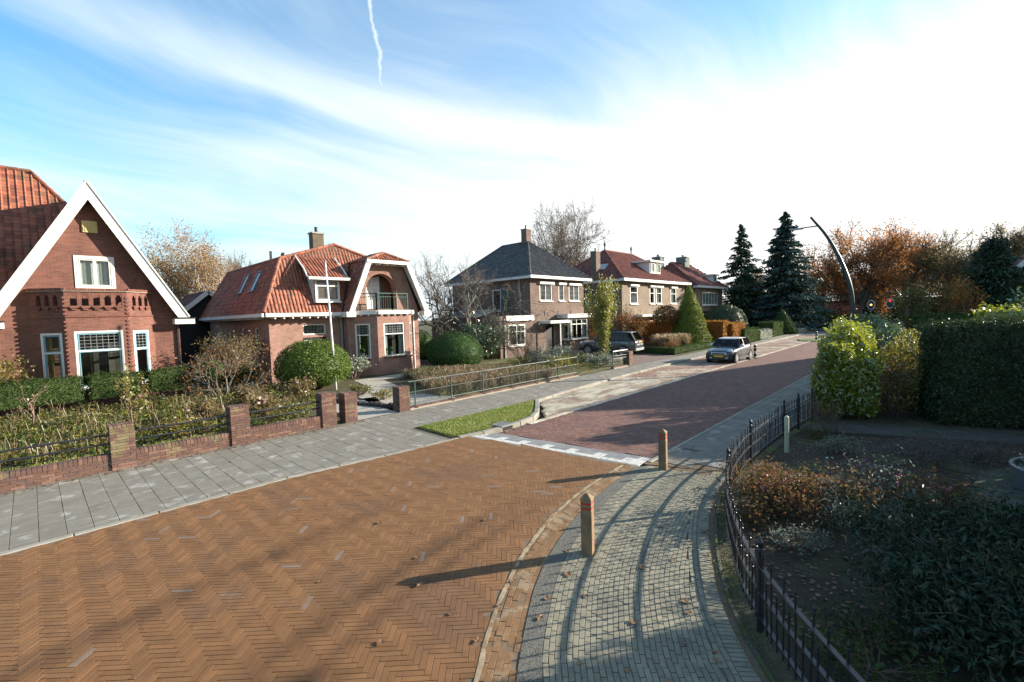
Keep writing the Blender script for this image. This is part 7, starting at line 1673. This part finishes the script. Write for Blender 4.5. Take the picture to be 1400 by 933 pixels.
# ---- right-hand gardens
hedge('tall dark ivy covered hedge behind the garden path', -.30, 1.62, 15.9, 17.2, .02, 2.55, L_ivy, 1100, .070, rot=R_(20), jit=.06, fold=.12)
hedge('next dark ivy hedge beyond the path corner', 1.95, 4.5, 16.6, 17.8, .02, 2.7, L_ivy, 420, .10, rot=R_(20), jit=.05)
hedge('long dark hedge crossing the gardens behind the ivy hedge', -.9, 6.5, 27.0, 28.0, .02, 2.60, L_hedge, 200, .11)
hedge('bright laurel hedge seen over the dark hedges', .9, 6.0, 21.0, 22.0, .02, 2.85, L_laurel, 240, .13, jit=.1)
def laurel(label, x, y, R, H, n, m, seed, size=.115, name='laurel_shrub', group=None):
    g = np.random.default_rng(seed); f = f_dome((x, y), R, R, H, .02, .5); P, N_ = f(g.random(n), g.random(n)); k = g.random((n, 1))**.35; c = np.array([x, y, H*.5]); P = c+(P-c)*(k*.45+.58)
    lump = np.sin(P[:, :1]*3.3+seed)*np.sin(P[:, 1:2]*3.1+seed*.7)*np.sin(P[:, 2:3]*3.4+seed)+.6*np.sin(P[:, :1]*8.1)*np.sin(P[:, 1:2]*7.7+seed)*np.sin(P[:, 2:3]*7.1); P = P+N_*lump*.24*min(1.0, R); sh = g.random((n, 1)) < .05; P = P+(N_*.6+np.array([[0, 0, .8]]))*sh*g.uniform(0, .28, (n, 1))
    V, F = leaves_np(P, size, g, N_, .35, .48, .10); out = []; tips = []
    for j in range(9): a = g.uniform(0, 6.28); grow(g, (x+.15*math.cos(a), y+.15*math.sin(a), 0), (math.cos(a)*.6, math.sin(a)*.6, 1), H*.38, .025, 2, out, tips, .7, .5, (2, 3), .05, .14, 3, .004)
    S = np.array(out); cc = np.array([x, y]); S[:, 0:2] = cc+(S[:, 0:2]-cc)*.6; S[:, 3:5] = cc+(S[:, 3:5]-cc)*.6; mz = S[:, 5].max(); S[:, 2] *= H*.88/mz; S[:, 5] *= H*.88/mz
    return put_tree(name, label, 'shrub', (x, y, 0), S, M_twig, V, F, m, group, 4, crown='foliage', trunk='stems')
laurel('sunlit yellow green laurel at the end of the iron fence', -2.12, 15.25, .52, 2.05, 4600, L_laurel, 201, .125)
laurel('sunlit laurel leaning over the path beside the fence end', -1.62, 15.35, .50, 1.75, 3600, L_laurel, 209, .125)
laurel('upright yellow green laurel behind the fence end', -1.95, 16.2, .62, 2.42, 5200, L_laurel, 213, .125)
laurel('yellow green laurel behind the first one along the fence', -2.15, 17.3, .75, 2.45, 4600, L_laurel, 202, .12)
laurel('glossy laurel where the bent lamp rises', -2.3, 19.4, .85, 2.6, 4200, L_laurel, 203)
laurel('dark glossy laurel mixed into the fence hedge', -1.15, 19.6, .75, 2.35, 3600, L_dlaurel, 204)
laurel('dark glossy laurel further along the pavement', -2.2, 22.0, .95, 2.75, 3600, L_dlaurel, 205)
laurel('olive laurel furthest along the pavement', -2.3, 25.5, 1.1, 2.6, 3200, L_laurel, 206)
laurel('amber leaved shrub in the gap before the ivy hedge', -.95, 16.3, .55, 2.0, 2300, L_yellow, 207, .075)
laurel('thin golden shrub left of the ivy hedge', -.62, 17.4, .55, 2.25, 2200, L_yellow, 208, .085)
shrub('orange_shrub', 'orange maple glowing beyond the garden hedges', (.62, 31, 0), .85, 4.35, 8, 3600, .11, L_beech, seed=210, rstem=.05)
shrub('olive_shrub', 'loose olive shrub left of the orange maple', (-.72, 31, 0), 1.05, 4.35, 9, 4200, .11, L_peren, seed=211, rstem=.05)
shrub('evergreen_shrub', 'sprig of glossy leaves above the hedge at the shaded house', (2.1, 25.5, 0), .5, 3.6, 4, 420, .16, L_dlaurel, seed=212, rstem=.02, lean=.2)
# path with dark edging
pth = [(-2.44, 12.95), (-2.42, 14.15), (1.6, 15.55), (4.6, 16.6), (4.9, 15.6), (1.9, 14.5), (-.6, 13.62)]
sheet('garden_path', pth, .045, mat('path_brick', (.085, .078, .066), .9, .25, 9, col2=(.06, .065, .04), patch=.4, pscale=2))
pe = thing('path_edging', 'dark board edging along the narrow garden path', 'edging', (0, 14, 0))
for a, b in (((-2.4, 14.17), (1.6, 15.57)), ((1.6, 15.57), (4.6, 16.62)), ((-2.4, 12.93), (-.6, 13.58)), ((-.6, 13.58), (1.9, 14.46))): barpart('edging_board', M_bark, pe, (*a, .04), (*b, .04), .035, .10)
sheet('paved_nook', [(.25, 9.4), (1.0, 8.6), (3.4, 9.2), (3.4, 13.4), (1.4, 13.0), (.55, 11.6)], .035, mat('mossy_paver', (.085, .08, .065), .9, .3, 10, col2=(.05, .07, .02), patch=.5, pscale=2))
t = thing('round_planter', 'round galvanised planter at the end of the paved nook', 'planter', (1.78, 11.2, 0))
MB().lathe([(.80, .03), (.82, .34), (.84, .35), (.84, .38), (.79, .38), (.78, .26)], (1.70, 11.2, 0), 36).build('rim', mat('zinc_planter', (.20, .22, .23), .4, .15, metal=.6), t); MB().lathe([(.78, .25), (.01, .27)], (1.70, 11.2, 0), 24).build('planter_soil', M_soil, t)
g = np.random.default_rng(215); a = g.uniform(0, 6.28, 900); q = .72*np.sqrt(g.random(900)); P = np.column_stack([1.70+q*np.cos(a), 11.2+q*np.sin(a), .28+.28*g.random(900)]); V, F = leaves_np(P, .06, g, None); mesh_np('planting', V, F, L_silver, t)
# roses, heath and mounds in the near bed
def mound(name, label, x, y, R, H, n, size, m, seed, extra=None, cat='shrub', asp=.55, group=None, fold=.10): return shrub(name, label, (x, y, .02), R, H, 12, n, size, m, seed=seed, lean=1.0, rstem=.008, extra=extra, cat=cat, asp=asp, group=group, fold=fold, lrad=R*.16)
mound('rose_bush', 'sunlit rose bush with reddish leaves beside the iron fence', -1.92, 7.5, .62, .62, 2200, .055, L_rose, 220, [('rose_blooms', 9, .045, L_flower, .5)])
mound('rose_bush', 'orange leaved rose bush in the middle of the bed', -1.15, 7.9, .60, .60, 2000, .055, L_rose, 221, [('rose_blooms', 8, .045, L_flower, .5)])
mound('rose_bush', 'rose bush with pink blooms before the paved nook', -.25, 8.9, .62, .55, 1800, .055, L_rose, 222, [('rose_blooms', 12, .045, L_flower, .5)])
mound('rose_bush', 'low rose bush hugging the fence curve', -2.12, 8.5, .42, .42, 1000, .05, L_rose, 223, [('rose_blooms', 4, .04, L_flower, .5)])
mound('verbena', 'thin stems with purple flower heads among the roses', -.65, 8.55, .55, .85, 500, .05, L_silver, 224, [('purple_heads', 9, .032, L_purple, .6)], cat='flower')
mound('lavender', 'grey green lavender mound behind the purple flowers', -.75, 7.75, .5, .42, 1500, .05, L_silver, 225, asp=.25)
mound('heath', 'brown grey heath mound near the path', -.2, 11.9, .75, .42, 2600, .045, L_heath, 226, asp=.3); mound('heath', 'second brown heath mound by the paved nook', .5, 12.6, .55, .38, 1700, .045, L_heath, 227, asp=.3)
mound('grey_shrub', 'grey green tuft on the bare soil', -1.45, 11.5, .38, .32, 700, .06, L_silver, 228, asp=.3); mound('green_tuft', 'grass green tuft by the fence end', -2.1, 12.6, .3, .2, 500, .06, L_peren, 229, asp=.25)
mound('grey_shrub', 'pale silver tuft below the roses', -1.3, 6.55, .28, .25, 450, .05, L_silver, 230, asp=.35)
shrub('bare_shrub', 'bare twiggy shrub before the laurel at the path', (-1.85, 13.0, .02), .55, .95, 11, 160, .05, L_rose, M_twig, seed=231, depth=2, rstem=.008, lean=.7)
for k, (x, y, R, H, n) in enumerate(((.35, 6.9, .92, .92, 3600), (.08, 5.75, .68, .70, 2200), (1.05, 7.75, .8, .72, 2600), (.85, 5.5, .9, 1.1, 3200), (1.7, 6.6, .95, 1.3, 3000))):
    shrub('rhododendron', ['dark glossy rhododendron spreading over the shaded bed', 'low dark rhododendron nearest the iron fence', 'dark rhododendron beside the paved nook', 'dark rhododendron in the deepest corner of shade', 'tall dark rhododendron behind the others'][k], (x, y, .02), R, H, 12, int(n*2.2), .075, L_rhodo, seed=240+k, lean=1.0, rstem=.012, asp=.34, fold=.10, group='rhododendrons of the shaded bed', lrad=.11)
mound('ground_ivy', 'low green leaves under the rhododendron by the fence', -.35, 4.75, .5, .25, 1000, .05, L_hedge, 246)
stuff_blades('fence_moss', 'bright moss and weeds along the foot of the iron fence', 'moss', [tuple(p) for p in offset(FL, -.10)[10:]]+[tuple(p) for p in offset(FL, .03)[10:][::-1]], 2600, .020, .007, L_moss, .012, seed=9, bend=.9, clump=90)
g = np.random.default_rng(250); n = 5200; Q = in_poly([(-2.2, 6.8), (-2.5, 9), (-2.5, 15), (3, 16), (3, 8), (0, 5), (-1.0, 4.6)], n, g); P = np.column_stack([Q, np.full(n, .03)+.015*g.random(n)]); V, F = leaves_np(P, .05, g, np.array([[0, 0, 1.]]), .75, .7); tag(mesh_np('leaf_litter', V, F, L_dry), 'brown leaf litter and crumbs on the shaded garden soil', 'leaf litter', kind='stuff')
# tall laurels standing right of the view: they shade the near bed and the paving
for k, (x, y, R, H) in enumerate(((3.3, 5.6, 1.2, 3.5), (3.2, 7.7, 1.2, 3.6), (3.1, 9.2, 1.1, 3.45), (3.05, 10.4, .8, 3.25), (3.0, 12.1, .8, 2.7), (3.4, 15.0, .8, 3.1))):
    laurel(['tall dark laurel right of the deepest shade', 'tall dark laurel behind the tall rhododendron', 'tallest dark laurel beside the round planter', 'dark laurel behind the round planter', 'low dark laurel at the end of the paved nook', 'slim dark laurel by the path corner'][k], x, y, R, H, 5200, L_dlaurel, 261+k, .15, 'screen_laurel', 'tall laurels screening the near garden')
broad('garden_tree', 'tall leafy garden tree standing right of the tall laurels', 9.7, 16.6, 10.6, 2.5, L_rust, 9000, .26, 270, depth=4, r=.16, clear=.52, rad=.35, bark=M_bark)
# ---- fallen leaves lying on the pavement and road
g = np.random.default_rng(300)
me_l = []
for v in range(4):
    mb = MB(); n = 10; pts = []
    for k in range(n): a = 2*math.pi*k/n; r = .040*(1+.35*math.cos(5*a+v))*(1.25 if k == 0 else 1); pts.append((r*math.cos(a), r*math.sin(a)*.8, .004+.012*abs(math.sin(a*1.5+v))))
    c = [(0, 0, .006)]; mb.add(c+pts, [(0, 1+k, 1+(k+1) % n) for k in range(n)]); me = bpy.data.meshes.new('fallen_leaf'); me.from_pydata(mb.v, [], mb.f); me.materials.append(L_dry); me_l.append(me)
spots = [(-2.9, 3.4), (-3.05, 3.75), (-3.15, 4.25), (-3.6, 4.6), (-3.35, 5.0), (-2.75, 4.1), (-2.6, 4.9), (-2.35, 5.3), (-2.2, 5.7), (-1.95, 4.6), (-2.2, 4.0), (-1.7, 4.1), (-1.75, 4.4), (-1.5, 4.05), (-1.35, 3.9), (-2.45, 6.3), (-2.95, 6.1), (-3.0, 5.45), (-2.35, 3.2), (-2.0, 3.45), (-1.6, 3.5), (-4.4, 2.9), (-4.9, 3.3), (-5.4, 2.2), (-4.0, 2.1), (-3.7, 2.9), (-6.2, 3.6), (-5.0, 4.6), (-3.4, 3.3), (-3.2, 2.75), (-3.6, 3.7)]
for (x, y) in spots:
    o = bpy.data.objects.new('fallen_leaf', me_l[int(g.integers(0, 4))]); o.location = (x+g.normal(0, .05), y+g.normal(0, .05), .009); o.rotation_euler = (0, 0, g.uniform(0, 6.28)); s = g.uniform(.6, 1.25); o.scale = (s, s, s); COL.objects.link(o)
    tag(o, 'dry brown fallen leaf lying on the paving', 'leaf', 'fallen leaves on the paving')
n = 420; g = np.random.default_rng(301); yy = g.uniform(-2, 7, n); xx = -13.02+np.abs(g.normal(0, .10, n)); P = np.column_stack([xx, yy, np.full(n, .012)]); V, F = leaves_np(P, .05, g, np.array([[0, 0, 1.]]), .85, .75); tag(mesh_np('leaf_drift', V, F, L_dry), 'brown leaves drifted against the foot of the garden wall', 'leaf litter', kind='stuff')
